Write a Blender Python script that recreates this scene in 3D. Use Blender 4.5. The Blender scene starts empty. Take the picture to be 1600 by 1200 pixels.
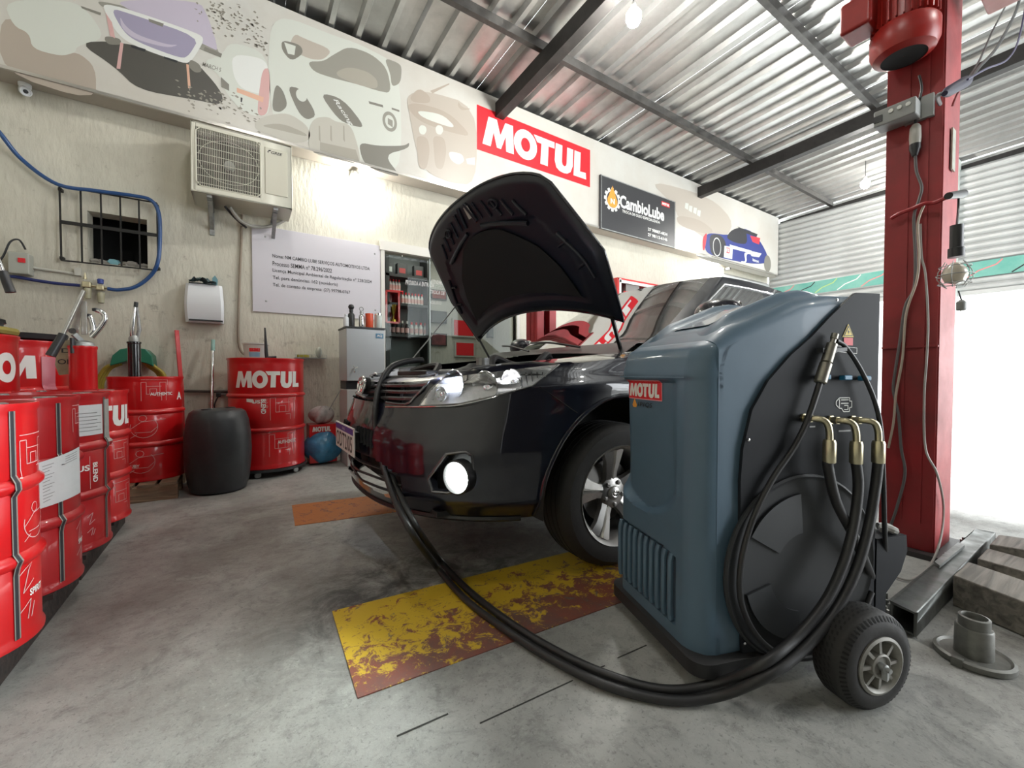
import bpy, bmesh, math, random
from mathutils import Vector, Matrix
from mathutils.bvhtree import BVHTree
from mathutils.geometry import tessellate_polygon
import numpy as np
random.seed(7); PI = math.pi
SC = bpy.context.scene; COL = SC.collection
V = Vector
# ------------------------------------------------------------ camera
FX = 650.0; HEAD = math.radians(56.7); PITCH = math.radians(-1.32); EYE = V((0, 0, 0.85))
Fd = V((math.cos(HEAD)*math.cos(PITCH), math.sin(HEAD)*math.cos(PITCH), math.sin(PITCH)))
Rt = V((math.sin(HEAD), -math.cos(HEAD), 0)); Up = Rt.cross(Fd)
cd = bpy.data.cameras.new('camera'); cd.sensor_width = 36; cd.lens = 36*FX/1600; cd.clip_start = 0.02
cam = bpy.data.objects.new('camera', cd); COL.objects.link(cam)
cam.matrix_world = Matrix(((Rt.x, Up.x, -Fd.x, EYE.x), (Rt.y, Up.y, -Fd.y, EYE.y), (Rt.z, Up.z, -Fd.z, EYE.z), (0, 0, 0, 1)))
SC.camera = cam
def ray(px, py): return (Fd + Rt*((px-800)/FX) + Up*((600-py)/FX))
def onY(px, py, Y): r = ray(px, py); return EYE + r*(Y/r.y)
def onX(px, py, X): r = ray(px, py); return EYE + r*(X/r.x)
def onZ(px, py, Z): r = ray(px, py); return EYE + r*((Z-EYE.z)/r.z)
def pf(px, py, d): return EYE + ray(px, py)*d          # at depth d
def proj(p):
    q = V(p)-EYE; d = q.dot(Fd); return (800+FX*q.dot(Rt)/d, 600-FX*q.dot(Up)/d)
# ------------------------------------------------------------ colour management, world, lights
vs = SC.view_settings; vs.view_transform = 'Standard'; vs.look = 'None'; vs.gamma = 1; vs.use_curve_mapping = False
vs.exposure = 0.42
SC.cycles.max_bounces = 8; SC.cycles.diffuse_bounces = 5; SC.cycles.glossy_bounces = 4; SC.cycles.transparent_max_bounces = 12
SC.cycles.sample_clamp_indirect = 6; SC.cycles.caustics_reflective = False; SC.cycles.caustics_refractive = False
W = bpy.data.worlds.new('world'); SC.world = W; W.use_nodes = True
W.node_tree.nodes['Background'].inputs[0].default_value = (0.93, 0.97, 1.0, 1); W.node_tree.nodes['Background'].inputs[1].default_value = 7.0
def light(name, kind, loc, energy, color=(1, 1, 1), size=0.1, size_y=None, rot=None):
    l = bpy.data.lights.new(name, kind); l.energy = energy; l.color = color
    if kind == 'AREA':
        l.size = size
        if size_y: l.shape = 'RECTANGLE'; l.size_y = size_y
    else: l.shadow_soft_size = size
    o = bpy.data.objects.new(name, l); o.location = loc
    if rot: o.rotation_euler = rot
    COL.objects.link(o); return o
# daylight entering by the street door (far end) and by the open front behind the photographer
for n_, l_, sx_, sy_, r_ in (('door_portal', (9.95, 0.4, 1.1), 7.8, 2.2, (0, math.radians(90), 0)), ('front_portal', (6.7, -3.6, 1.95), 6.0, 3.9, (math.radians(90), 0, 0))):
    p_ = light(n_, 'AREA', l_, 1, (1, 1, 1), sx_, sy_, r_); p_.data.cycles.is_portal = True
# ------------------------------------------------------------ materials
MATS = {}
def mat(name, col, rough=0.5, metal=0.0, var=0.0, vscale=6.0, bump=0.0, bscale=40.0, coat=0.0, spec=0.5, col2=None, emit=None, estr=1.0, rvar=0.0, alpha=None, coord='Object'):
    if name in MATS: return MATS[name]
    m = bpy.data.materials.new(name); m.use_nodes = True; nt = m.node_tree; N = nt.nodes; L = nt.links; b = N['Principled BSDF']
    b.inputs['Base Color'].default_value = (*col, 1); b.inputs['Roughness'].default_value = rough; b.inputs['Metallic'].default_value = metal
    b.inputs['Specular IOR Level'].default_value = spec
    if coat: b.inputs['Coat Weight'].default_value = coat; b.inputs['Coat Roughness'].default_value = 0.03
    if emit: b.inputs['Emission Color'].default_value = (*emit, 1); b.inputs['Emission Strength'].default_value = estr
    tc = N.new('ShaderNodeTexCoord')
    if var or rvar:
        n = N.new('ShaderNodeTexNoise'); n.inputs['Scale'].default_value = vscale; n.inputs['Detail'].default_value = 6; n.inputs['Roughness'].default_value = 0.65
        L.new(tc.outputs[coord], n.inputs['Vector'])
        r = N.new('ShaderNodeMapRange'); r.inputs[1].default_value = 0.3; r.inputs[2].default_value = 0.7; L.new(n.outputs[0], r.inputs[0])
        if var:
            mx = N.new('ShaderNodeMix'); mx.data_type = 'RGBA'; mx.inputs[6].default_value = (*col, 1)
            c2 = col2 or tuple(c*(1-var) for c in col); mx.inputs[7].default_value = (*c2, 1); L.new(r.outputs[0], mx.inputs[0]); L.new(mx.outputs[2], b.inputs['Base Color'])
        if rvar:
            r2 = N.new('ShaderNodeMapRange'); r2.inputs[3].default_value = rough; r2.inputs[4].default_value = min(1, rough+rvar); L.new(r.outputs[0], r2.inputs[0]); L.new(r2.outputs[0], b.inputs['Roughness'])
    if bump:
        n2 = N.new('ShaderNodeTexNoise'); n2.inputs['Scale'].default_value = bscale; n2.inputs['Detail'].default_value = 5
        L.new(tc.outputs[coord], n2.inputs['Vector']); bp = N.new('ShaderNodeBump'); bp.inputs['Strength'].default_value = bump; bp.inputs['Distance'].default_value = 0.01
        L.new(n2.outputs[0], bp.inputs['Height']); L.new(bp.outputs[0], b.inputs['Normal'])
    MATS[name] = m; return m
def glass(name, tint=(0.9, 0.95, 0.95), refl=0.12, rough=0.0, top=0.9):
    if name in MATS: return MATS[name]
    m = bpy.data.materials.new(name); m.use_nodes = True; nt = m.node_tree; N = nt.nodes; L = nt.links
    for n in list(N): N.remove(n)
    o = N.new('ShaderNodeOutputMaterial'); t = N.new('ShaderNodeBsdfTransparent'); t.inputs[0].default_value = (*tint, 1)
    g = N.new('ShaderNodeBsdfGlossy'); g.inputs['Roughness'].default_value = rough; mx = N.new('ShaderNodeMixShader')
    lw = N.new('ShaderNodeLayerWeight'); lw.inputs[0].default_value = 0.35; mr = N.new('ShaderNodeMapRange'); mr.inputs[3].default_value = refl; mr.inputs[4].default_value = top
    L.new(lw.outputs['Fresnel'], mr.inputs[0]); L.new(mr.outputs[0], mx.inputs[0]); L.new(t.outputs[0], mx.inputs[1]); L.new(g.outputs[0], mx.inputs[2]); L.new(mx.outputs[0], o.inputs[0])
    MATS[name] = m; return m
# ------------------------------------------------------------ mesh helpers
class MB:
    def __init__(s): s.v = []; s.f = []
    def add(s, vs, fs):
        n = len(s.v); s.v += [tuple(p) for p in vs]; s.f += [tuple(i+n for i in f) for f in fs]; return s
    def box(s, c, d, rz=0.0, M=None):
        x, y, z = [k/2 for k in d]; P = [V((a*x, b*y, e*z)) for e in (-1, 1) for b in (-1, 1) for a in (-1, 1)]
        R = Matrix.Rotation(rz, 3, 'Z') if M is None else M
        P = [R @ p + V(c) for p in P]
        return s.add(P, [(0, 2, 3, 1), (4, 5, 7, 6), (0, 1, 5, 4), (1, 3, 7, 5), (3, 2, 6, 7), (2, 0, 4, 6)])
    def bar(s, a, b, w, h=None, up=V((0, 0, 1))):
        a, b = V(a), V(b); h = h or w; d = (b-a).normalized(); x = d.cross(up)
        if x.length < 1e-4: x = d.cross(V((1, 0, 0)))
        x.normalize(); y = x.cross(d)
        P = [p + x*(i*w/2) + y*(j*h/2) for p in (a, b) for j in (-1, 1) for i in (-1, 1)]
        return s.add(P, [(0, 1, 3, 2), (4, 6, 7, 5), (0, 4, 5, 1), (1, 5, 7, 3), (3, 7, 6, 2), (2, 6, 4, 0)])
    def tube(s, pts, r, n=10, cap=True, closed=False):
        pts = [V(p) for p in pts]; m = len(pts); rr = r if isinstance(r, (list, tuple)) else [r]*m
        t0 = (pts[1]-pts[0]).normalized(); a = t0.orthogonal().normalized(); base = len(s.v)
        for i, p in enumerate(pts):
            if closed: t = (pts[(i+1) % m]-pts[i-1])
            else: t = pts[min(i+1, m-1)]-pts[max(i-1, 0)]
            if t.length < 1e-9: t = t0
            t.normalize(); a = (a - t*a.dot(t)).normalized(); b = t.cross(a)
            for k in range(n): q = 2*PI*k/n; s.v.append(tuple(p + a*(math.cos(q)*rr[i]) + b*(math.sin(q)*rr[i])))
        R = m if closed else m-1
        for i in range(R):
            for k in range(n):
                i2 = (i+1) % m; s.f.append((base+i*n+k, base+i*n+(k+1) % n, base+i2*n+(k+1) % n, base+i2*n+k))
        if cap and not closed:
            s.f.append(tuple(base+k for k in range(n))[::-1]); s.f.append(tuple(base+(m-1)*n+k for k in range(n)))
        return s
    def lathe(s, prof, n=32, M=None, cap=True):
        M = M or Matrix.Identity(4); base = len(s.v)
        for r, z in prof:
            for k in range(n): q = 2*PI*k/n; s.v.append(tuple(M @ V((r*math.cos(q), r*math.sin(q), z))))
        for i in range(len(prof)-1):
            for k in range(n): s.f.append((base+i*n+k, base+i*n+(k+1) % n, base+(i+1)*n+(k+1) % n, base+(i+1)*n+k))
        if cap: s.f.append(tuple(base+k for k in range(n))[::-1]); s.f.append(tuple(base+(len(prof)-1)*n+k for k in range(n)))
        return s
    def prism(s, poly, a, b):
        """poly: list of 3D points; extruded by vector from a to b offsets"""
        a, b = V(a), V(b); n = len(poly); P = [V(p)+a for p in poly]+[V(p)+b for p in poly]
        tr = tessellate_polygon([[V(p) for p in poly]])
        fs = [tuple(t) for t in tr]+[tuple(i+n for i in t[::-1]) for t in tr]+[(i, (i+1) % n, (i+1) % n+n, i+n) for i in range(n)]
        return s.add(P, fs)
    def grid(s, rows):
        h = len(rows); w = len(rows[0]); P = [p for r in rows for p in r]
        return s.add(P, [(j*w+i, j*w+i+1, (j+1)*w+i+1, (j+1)*w+i) for j in range(h-1) for i in range(w-1)])
    def build(s, name, m, parent=None, smooth=False, bevel=0.0, seg=2, loc=None, wn=None, label=None, fix=True):
        me = bpy.data.meshes.new(name); me.from_pydata(s.v, [], s.f); me.materials.append(m)
        if fix:
            bm = bmesh.new(); bm.from_mesh(me); bmesh.ops.remove_doubles(bm, verts=bm.verts, dist=1e-5); bmesh.ops.recalc_face_normals(bm, faces=bm.faces); bm.to_mesh(me); bm.free()
        me.update()
        o = bpy.data.objects.new(name, me); COL.objects.link(o)
        if smooth:
            me.polygons.foreach_set('use_smooth', [True]*len(me.polygons))
            try: me.set_sharp_from_angle(angle=math.radians(38))
            except Exception: pass
        if bevel:
            b = o.modifiers.new('b', 'BEVEL'); b.width = bevel; b.segments = seg; b.limit_method = 'ANGLE'; b.angle_limit = math.radians(35)
            if not smooth: me.polygons.foreach_set('use_smooth', [True]*len(me.polygons)); 
            b.harden_normals = True
        if parent is not None: put(o, parent)
        if label: o['label'] = label
        return o
def put(o, parent):
    o.parent = parent; o.matrix_parent_inverse = pm(parent).inverted()
def pm(o):
    m = Matrix.LocRotScale(o.location, o.rotation_euler, o.scale)
    return (pm(o.parent) @ o.matrix_parent_inverse @ m) if o.parent else m
def tag(o, label, cat, group=None):
    o['label'] = label; o['category'] = cat
    if group: o['group'] = group
    return o
def empty(name, loc, label=None, cat=None, group=None):
    o = bpy.data.objects.new(name, None); o.empty_display_size = 0.05; o.location = loc; COL.objects.link(o)
    if label: tag(o, label, cat, group)
    return o
def struct(o): o['kind'] = 'structure'; return o
def dup(o, parent=None, off=None):
    c = o.copy(); COL.objects.link(c)
    if parent is not None: c.parent = parent; c.matrix_parent_inverse = o.matrix_parent_inverse.copy()
    for ch in [x for x in bpy.data.objects if x.parent == o]: dup(ch, c)
    return c
def cr(pts, n=8, closed=False):
    """Catmull-Rom through pts"""
    P = [V(p) for p in pts]; m = len(P); out = []
    for i in range(m if closed else m-1):
        if closed: p0, p1, p2, p3 = P[i-1], P[i], P[(i+1) % m], P[(i+2) % m]
        else: p0, p1, p2, p3 = P[max(i-1, 0)], P[i], P[i+1], P[min(i+2, m-1)]
        for k in range(n):
            t = k/n; out.append(0.5*((2*p1)+(p2-p0)*t+(2*p0-5*p1+4*p2-p3)*t*t+(3*p1-p0-3*p2+p3)*t**3))
    if not closed: out.append(P[-1])
    return out
def inpoly(x, y, poly):
    c = False; n = len(poly); j = n-1
    for i in range(n):
        xi, yi = poly[i][0], poly[i][1]; xj, yj = poly[j][0], poly[j][1]
        if (yi > y) != (yj > y) and x < (xj-xi)*(y-yi)/(yj-yi)+xi: c = not c
        j = i
    return c
# ------------------------------------------------------------ lettering
_tc = {}
def text_geo(s, bold=0.0, shear=0.0):
    k = (s, bold, shear)
    if k in _tc: return _tc[k]
    cu = bpy.data.curves.new('t', 'FONT'); cu.body = s; cu.offset = bold; cu.shear = shear; cu.resolution_u = 3
    o = bpy.data.objects.new('t', cu); COL.objects.link(o); dg = bpy.context.evaluated_depsgraph_get()
    me = bpy.data.meshes.new_from_object(o.evaluated_get(dg)); vs = [tuple(v.co)[:2] for v in me.vertices]; fs = [tuple(p.vertices) for p in me.polygons]
    bpy.data.objects.remove(o); bpy.data.meshes.remove(me); bpy.data.curves.remove(cu)
    if not vs: vs = [(0, 0)]
    x0 = min(v[0] for v in vs); y0 = min(v[1] for v in vs); x1 = max(v[0] for v in vs); y1 = max(v[1] for v in vs)
    _tc[k] = ([(v[0]-x0, v[1]-y0) for v in vs], fs, x1-x0, y1-y0); return _tc[k]
def ell(cx, cy, rx, ry, n=24, a0=0, a1=2*PI):
    return [(cx+rx*math.cos(a0+(a1-a0)*k/n), cy+ry*math.sin(a0+(a1-a0)*k/n)) for k in range(n if abs(a1-a0-2*PI) < 1e-6 else n+1)]
def ringgeo(cx, cy, rx, ry, ix, iy, n=28):
    a = ell(cx, cy, rx, ry, n); b = ell(cx, cy, ix, iy, n); return a+b, [(i, (i+1) % n, n+(i+1) % n, n+i) for i in range(n)]
def polygeo(p): return list(p), [tuple(t) for t in tessellate_polygon([[V((x, y, 0)) for x, y in p]])]
def join2(gs):
    v = []; f = []
    for a, b in gs: n = len(v); v += a; f += [tuple(i+n for i in t) for t in b]
    return v, f
LOGO = join2([polygeo([(0, 0), (.20, 1), (.48, 1), (.60, .50), (.77, 1), (1.04, 1), (1.07, 0), (.80, 0), (.78, .52), (.62, .03), (.48, .03), (.37, .52), (.27, 0)]),
    ringgeo(1.50, .5, .43, .54, .17, .25),
    polygeo([(1.80, 1), (2.62, 1), (2.62, .76), (2.38, .76), (2.35, 0), (2.06, 0), (2.10, .76), (1.94, .76)]),
    polygeo([(2.67, 1), (2.95, 1), (2.93, .36), (2.96, .26), (3.03, .22), (3.10, .26), (3.13, .36), (3.15, 1), (3.41, 1), (3.39, .33), (3.30, .08), (3.15, -.03), (3.0, -.05), (2.83, -.02), (2.70, .08), (2.63, .33)]),
    polygeo([(3.47, 1), (3.74, 1), (3.71, .24), (3.97, .26), (3.99, 0), (3.43, 0)])])
LOGO_W = 4.0
def flat(o, ux, uy): 
    o, ux, uy = V(o), V(ux), V(uy); return lambda u, v: o+ux*u+uy*v
def strips(lines, w):
    g = []
    for ln in lines:
        for (x0, y0), (x1, y1) in zip(ln[:-1], ln[1:]):
            dx, dy = x1-x0, y1-y0; l = math.hypot(dx, dy) or 1; nx, ny = -dy/l*w/2, dx/l*w/2
            g.append(([(x0+nx, y0+ny), (x0-nx, y0-ny), (x1-nx, y1-ny), (x1+nx, y1+ny)], [(0, 1, 2, 3)]))
    return join2(g)
def shift(g, dx, dy, s=1, sy=None): return [(a*s+dx, b*(sy or s)+dy) for a, b in g[0]], g[1]
def print_obj(name, geo, fn, m, parent=None, sub=0, thick=0.0008, nrm=None, label=None):
    """flat print laid on a surface through fn(u,v)"""
    bm = bmesh.new(); vv = [bm.verts.new((a, b, 0)) for a, b in geo[0]]
    for f in geo[1]:
        try: bm.faces.new([vv[i] for i in f])
        except Exception: pass
    if sub:
        bmesh.ops.triangulate(bm, faces=bm.faces)
        for _ in range(7):
            es = [e for e in bm.edges if e.calc_length() > sub]
            if not es: break
            bmesh.ops.subdivide_edges(bm, edges=es, cuts=1); bmesh.ops.triangulate(bm, faces=[f for f in bm.faces if len(f.verts) > 3])
    me = bpy.data.meshes.new(name)
    for v in bm.verts: v.co = fn(v.co.x, v.co.y)
    bm.to_mesh(me); bm.free(); me.materials.append(m); o = bpy.data.objects.new(name, me); COL.objects.link(o)
    if parent is not None: put(o, parent)
    if label: o['label'] = label
    return o
def text_obj(name, s, fn, w, h, m, parent=None, bold=0.0, shear=0.0, sub=0, keep=False, label=None):
    v, f, tw, th = text_geo(s, bold, shear); sx = w/tw; sy = h/th
    if keep: sx = sy = min(sx, sy)
    return print_obj(name, ([(a*sx, b*sy) for a, b in v], f), fn, m, parent, sub, label=label)
M_white = mat('white_print', (0.80, 0.80, 0.76), 0.5)
M_black = mat('black_print', (0.02, 0.02, 0.022), 0.5)
M_redp = mat('red_print', (0.72, 0.02, 0.03), 0.45)
M_galv = mat('galvanised_sheet', (0.56, 0.56, 0.545), 0.30, 0.80, var=0.25, vscale=3, rvar=0.15)
M_beam = mat('dark_steel', (0.045, 0.042, 0.04), 0.5, 0.3, var=0.5, vscale=8)
M_chrome = mat('chrome', (0.78, 0.78, 0.78), 0.12, 1.0)
M_steel = mat('worn_steel', (0.42, 0.43, 0.42), 0.38, 0.8, var=0.3, vscale=20, rvar=0.25)
M_brass = mat('plated_fitting', (0.62, 0.56, 0.38), 0.3, 0.9, var=0.2, vscale=40)
M_rubber = mat('black_rubber', (0.018, 0.018, 0.019), 0.55, var=0.2, bump=0.05)
M_blackpl = mat('black_plastic', (0.025, 0.026, 0.028), 0.42, var=0.15, vscale=12)
# ============================================================ THE SETTING
YW = 4.55; YB = 4.33; XE = 9.65; XL = -1.62
def floor_mat():
    m = bpy.data.materials.new('worn_concrete'); m.use_nodes = True; nt = m.node_tree; N = nt.nodes; L = nt.links; b = N['Principled BSDF']
    tc = N.new('ShaderNodeTexCoord')
    def noise(sc, det=8, ro=0.6, d=0.0):
        n = N.new('ShaderNodeTexNoise'); n.inputs['Scale'].default_value = sc; n.inputs['Detail'].default_value = det; n.inputs['Roughness'].default_value = ro; n.inputs['Distortion'].default_value = d
        L.new(tc.outputs['Object'], n.inputs['Vector']); return n
    def ramp(src, a, bb):
        r = N.new('ShaderNodeMapRange'); r.inputs[1].default_value = a; r.inputs[2].default_value = bb; L.new(src, r.inputs[0]); return r.outputs[0]
    def mix(fac, c1, c2):
        x = N.new('ShaderNodeMix'); x.data_type = 'RGBA'
        for i, c in ((6, c1), (7, c2)):
            if isinstance(c, tuple): x.inputs[i].default_value = (*c, 1)
            else: L.new(c, x.inputs[i])
        if isinstance(fac, float): x.inputs[0].default_value = fac
        else: L.new(fac, x.inputs[0])
        return x.outputs[2]
    def mul(a, bb):
        x = N.new('ShaderNodeMath'); x.operation = 'MULTIPLY'
        for i, c in ((0, a), (1, bb)):
            if isinstance(c, float): x.inputs[i].default_value = c
            else: L.new(c, x.inputs[i])
        return x.outputs[0]
    def blob(x, y, rx, ry, soft=0.5):
        mp = N.new('ShaderNodeMapping'); mp.vector_type = 'POINT'; mp.inputs['Scale'].default_value = (1/rx, 1/ry, 0); mp.inputs['Location'].default_value = (-x/rx, -y/ry, 0)
        L.new(tc.outputs['Object'], mp.inputs[0]); ln = N.new('ShaderNodeVectorMath'); ln.operation = 'LENGTH'; L.new(mp.outputs[0], ln.inputs[0]); return ramp(ln.outputs['Value'], 1.0, 1-soft)
    c = mix(ramp(noise(2.2, 10, 0.62).outputs[0], 0.36, 0.62), (0.34, 0.345, 0.325), (0.49, 0.495, 0.465))
    c = mix(mul(ramp(noise(0.9, 8, 0.6, 0.6).outputs[0], 0.44, 0.62), 0.5), c, (0.21, 0.195, 0.175))
    c = mix(mul(ramp(noise(24, 10, 0.78).outputs[0], 0.50, 0.64), 0.55), c, (0.14, 0.14, 0.13))
    c = mix(mul(ramp(noise(48, 6, 0.75).outputs[0], 0.55, 0.66), 0.5), c, (0.58, 0.58, 0.545)); c = mix(mul(ramp(noise(85, 4, 0.7, 0.4).outputs[0], 0.57, 0.66), 0.5), c, (0.13, 0.13, 0.12))
    c = mix(mul(ramp(noise(6, 12, 0.8, 1.2).outputs[0], 0.53, 0.66), 0.55), c, (0.11, 0.11, 0.105))
    # oil stained bay under the nose of the car and grime along the drums
    st = mul(blob(0.62, 1.55, 0.75, 0.62, 0.6), ramp(noise(5.5, 12, 0.75, 0.8).outputs[0], 0.36, 0.56)); c = mix(mul(st, 0.9), c, (0.045, 0.045, 0.045))
    st = mul(blob(2.4, 2.1, 2.0, 1.1, 0.5), ramp(noise(4.0, 10, 0.7).outputs[0], 0.34, 0.6)); c = mix(mul(st, 0.7), c, (0.07, 0.07, 0.068))
    st = mul(blob(-0.1, 2.6, 0.9, 1.9, 0.7), ramp(noise(3.0, 10, 0.7, 0.5).outputs[0], 0.4, 0.6)); c = mix(mul(st, 0.5), c, (0.15, 0.12, 0.105))
    L.new(c, b.inputs['Base Color'])
    r = N.new('ShaderNodeMapRange'); r.inputs[1].default_value = 0.35; r.inputs[2].default_value = 0.65; r.inputs[3].default_value = 0.42; r.inputs[4].default_value = 0.75
    L.new(noise(5, 8, 0.7).outputs[0], r.inputs[0]); L.new(r.outputs[0], b.inputs['Roughness'])
    bp = N.new('ShaderNodeBump'); bp.inputs['Strength'].default_value = 0.35; bp.inputs['Distance'].default_value = 0.006; L.new(noise(45, 8, 0.7).outputs[0], bp.inputs['Height']); L.new(bp.outputs[0], b.inputs['Normal'])
    return m
M_floor = floor_mat()
FLOOR = struct(MB().box((4.0, 1.35, -0.05), (11.5, 9.9, 0.1)).build('floor', M_floor))
def paint_mat(name, yel, ylo, yhi):
    m = bpy.data.materials.new(name); m.use_nodes = True; nt = m.node_tree; N = nt.nodes; L = nt.links; b = N['Principled BSDF']; tc = N.new('ShaderNodeTexCoord')
    def nz(sc, a, bb, d=0.5):
        n = N.new('ShaderNodeTexNoise'); n.inputs['Scale'].default_value = sc; n.inputs['Detail'].default_value = 12; n.inputs['Roughness'].default_value = 0.72; n.inputs['Distortion'].default_value = d
        L.new(tc.outputs['Object'], n.inputs['Vector']); r = N.new('ShaderNodeMapRange'); r.inputs[1].default_value = a; r.inputs[2].default_value = bb; L.new(n.outputs[0], r.inputs[0]); return r.outputs[0]
    def mix(f, a, bb):
        x = N.new('ShaderNodeMix'); x.data_type = 'RGBA'; L.new(f, x.inputs[0])
        for i, c in ((6, a), (7, bb)):
            if isinstance(c, tuple): x.inputs[i].default_value = (*c, 1)
            else: L.new(c, x.inputs[i])
        return x.outputs[2]
    c = mix(nz(4, 0.4, 0.6), (0.27, 0.075, 0.045), (0.17, 0.085, 0.07))
    # yellow coat worn away towards the camera side of the marking
    sp = N.new('ShaderNodeSeparateXYZ'); L.new(tc.outputs['Object'], sp.inputs[0]); mr = N.new('ShaderNodeMapRange'); mr.inputs[1].default_value = ylo; mr.inputs[2].default_value = yhi; mr.inputs[3].default_value = -0.15; mr.inputs[4].default_value = 0.07; L.new(sp.outputs[1], mr.inputs[0])
    n = N.new('ShaderNodeTexNoise'); n.inputs['Scale'].default_value = 17; n.inputs['Detail'].default_value = 14; n.inputs['Roughness'].default_value = 0.80; n.inputs['Distortion'].default_value = 0.6; L.new(tc.outputs['Object'], n.inputs['Vector'])
    ad = N.new('ShaderNodeMath'); ad.operation = 'ADD'; L.new(n.outputs[0], ad.inputs[0]); L.new(mr.outputs[0], ad.inputs[1])
    r = N.new('ShaderNodeMapRange'); r.inputs[1].default_value = 0.485; r.inputs[2].default_value = 0.52; L.new(ad.outputs[0], r.inputs[0])
    c = mix(r.outputs[0], c, yel)
    c = mix(nz(14, 0.60, 0.66, 1.0), c, (0.16, 0.13, 0.11)); c = mix(nz(7, 0.68, 0.70, 0.2), c, (0.6, 0.55, 0.5))
    L.new(c, b.inputs['Base Color']); b.inputs['Roughness'].default_value = 0.55
    bp = N.new('ShaderNodeBump'); bp.inputs['Strength'].default_value = 0.3; bp.inputs['Distance'].default_value = 0.004; L.new(n.outputs[0], bp.inputs['Height']); L.new(bp.outputs[0], b.inputs['Normal'])
    return m
M_mark = paint_mat('worn_yellow_paint', (0.66, 0.44, 0.03), 0.90, 1.42); M_mark2 = paint_mat('worn_orange_paint', (0.50, 0.17, 0.04), 2.2, 2.6)
a, b_, c_ = onZ(519, 956, 0), onZ(559, 1092, 0), onZ(860, 982, 0); d_ = (c_-b_).normalized()
a2 = onZ(822, 880, 0); d2 = (a2-a).normalized()
MB().prism([a, b_, b_+d_*2.3, a+d2*2.3], (0, 0, 0.0), (0, 0, 0.003)).build('painted_marking', M_mark, FLOOR, label='worn yellow paint over red on the floor')
p0, p1, p2, p3 = onZ(456, 790, 0), onZ(461, 822, 0), onZ(620, 800, 0), onZ(600, 773, 0)
dd = (p2-p1).normalized()
MB().prism([p0, p1, p1+dd*1.9, p0+dd*1.9], (0, 0, 0), (0, 0, 0.003)).build('painted_marking', M_mark2, FLOOR, label='faded orange red paint patch on the floor')
M_joint = mat('floor_joint', (0.05, 0.05, 0.045), 0.9)
for k, (q0, q1) in enumerate((((620, 1150), (700, 1115)), ((750, 1130), (895, 1063)), ((900, 1058), (945, 1040)), ((965, 1028), (1010, 1008)))):
    A = onZ(*q0, 0.0012); B = onZ(*q1, 0.0012); MB().bar(A, B, 0.0035, 0.001).build('floor_joint', M_joint, FLOOR)

def wall_mat(name, c1, c2, sc=1.0):
    m = bpy.data.materials.new(name); m.use_nodes = True; nt = m.node_tree; N = nt.nodes; L = nt.links; b = N['Principled BSDF']; tc = N.new('ShaderNodeTexCoord')
    n = N.new('ShaderNodeTexNoise'); n.inputs['Scale'].default_value = 1.6; n.inputs['Detail'].default_value = 10; n.inputs['Roughness'].default_value = 0.65; L.new(tc.outputs['Object'], n.inputs['Vector'])
    r = N.new('ShaderNodeMapRange'); r.inputs[1].default_value = 0.35; r.inputs[2].default_value = 0.65; L.new(n.outputs[0], r.inputs[0])
    x = N.new('ShaderNodeMix'); x.data_type = 'RGBA'; x.inputs[6].default_value = (*c1, 1); x.inputs[7].default_value = (*c2, 1); L.new(r.outputs[0], x.inputs[0])
    # scuffs and grime nearer the floor
    n2 = N.new('ShaderNodeTexNoise'); n2.inputs['Scale'].default_value = 9; n2.inputs['Detail'].default_value = 12; n2.inputs['Roughness'].default_value = 0.75; L.new(tc.outputs['Object'], n2.inputs['Vector'])
    sp = N.new('ShaderNodeSeparateXYZ'); L.new(tc.outputs['Object'], sp.inputs[0]); h = N.new('ShaderNodeMapRange'); h.inputs[1].default_value = 0.0; h.inputs[2].default_value = 2.2; h.inputs[3].default_value = 0.10; h.inputs[4].default_value = 0.0; L.new(sp.outputs[2], h.inputs[0])
    ad = N.new('ShaderNodeMath'); ad.operation = 'ADD'; L.new(n2.outputs[0], ad.inputs[0]); L.new(h.outputs[0], ad.inputs[1])
    r2 = N.new('ShaderNodeMapRange'); r2.inputs[1].default_value = 0.60; r2.inputs[2].default_value = 0.72; r2.inputs[4].default_value = 0.65; L.new(ad.outputs[0], r2.inputs[0])
    y = N.new('ShaderNodeMix'); y.data_type = 'RGBA'; y.inputs[7].default_value = (0.22, 0.19, 0.15, 1); L.new(r2.outputs[0], y.inputs[0]); L.new(x.outputs[2], y.inputs[6]); L.new(y.outputs[2], b.inputs['Base Color'])
    b.inputs['Roughness'].default_value = 0.75
    mp = N.new('ShaderNodeMapping'); mp.inputs['Scale'].default_value = (34, 34, 11); L.new(tc.outputs['Object'], mp.inputs[0]); n3 = N.new('ShaderNodeTexNoise'); n3.inputs['Scale'].default_value = 1; n3.inputs['Detail'].default_value = 5; L.new(mp.outputs[0], n3.inputs['Vector'])
    bp = N.new('ShaderNodeBump'); bp.inputs['Strength'].default_value = 0.6; bp.inputs['Distance'].default_value = 0.012; L.new(n3.outputs[0], bp.inputs['Height']); L.new(bp.outputs[0], b.inputs['Normal'])
    return m
M_wall = wall_mat('rough_plaster', (0.66, 0.635, 0.535), (0.55, 0.525, 0.44)); M_wall2 = wall_mat('office_paint', (0.52, 0.51, 0.47), (0.46, 0.45, 0.42))
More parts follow.
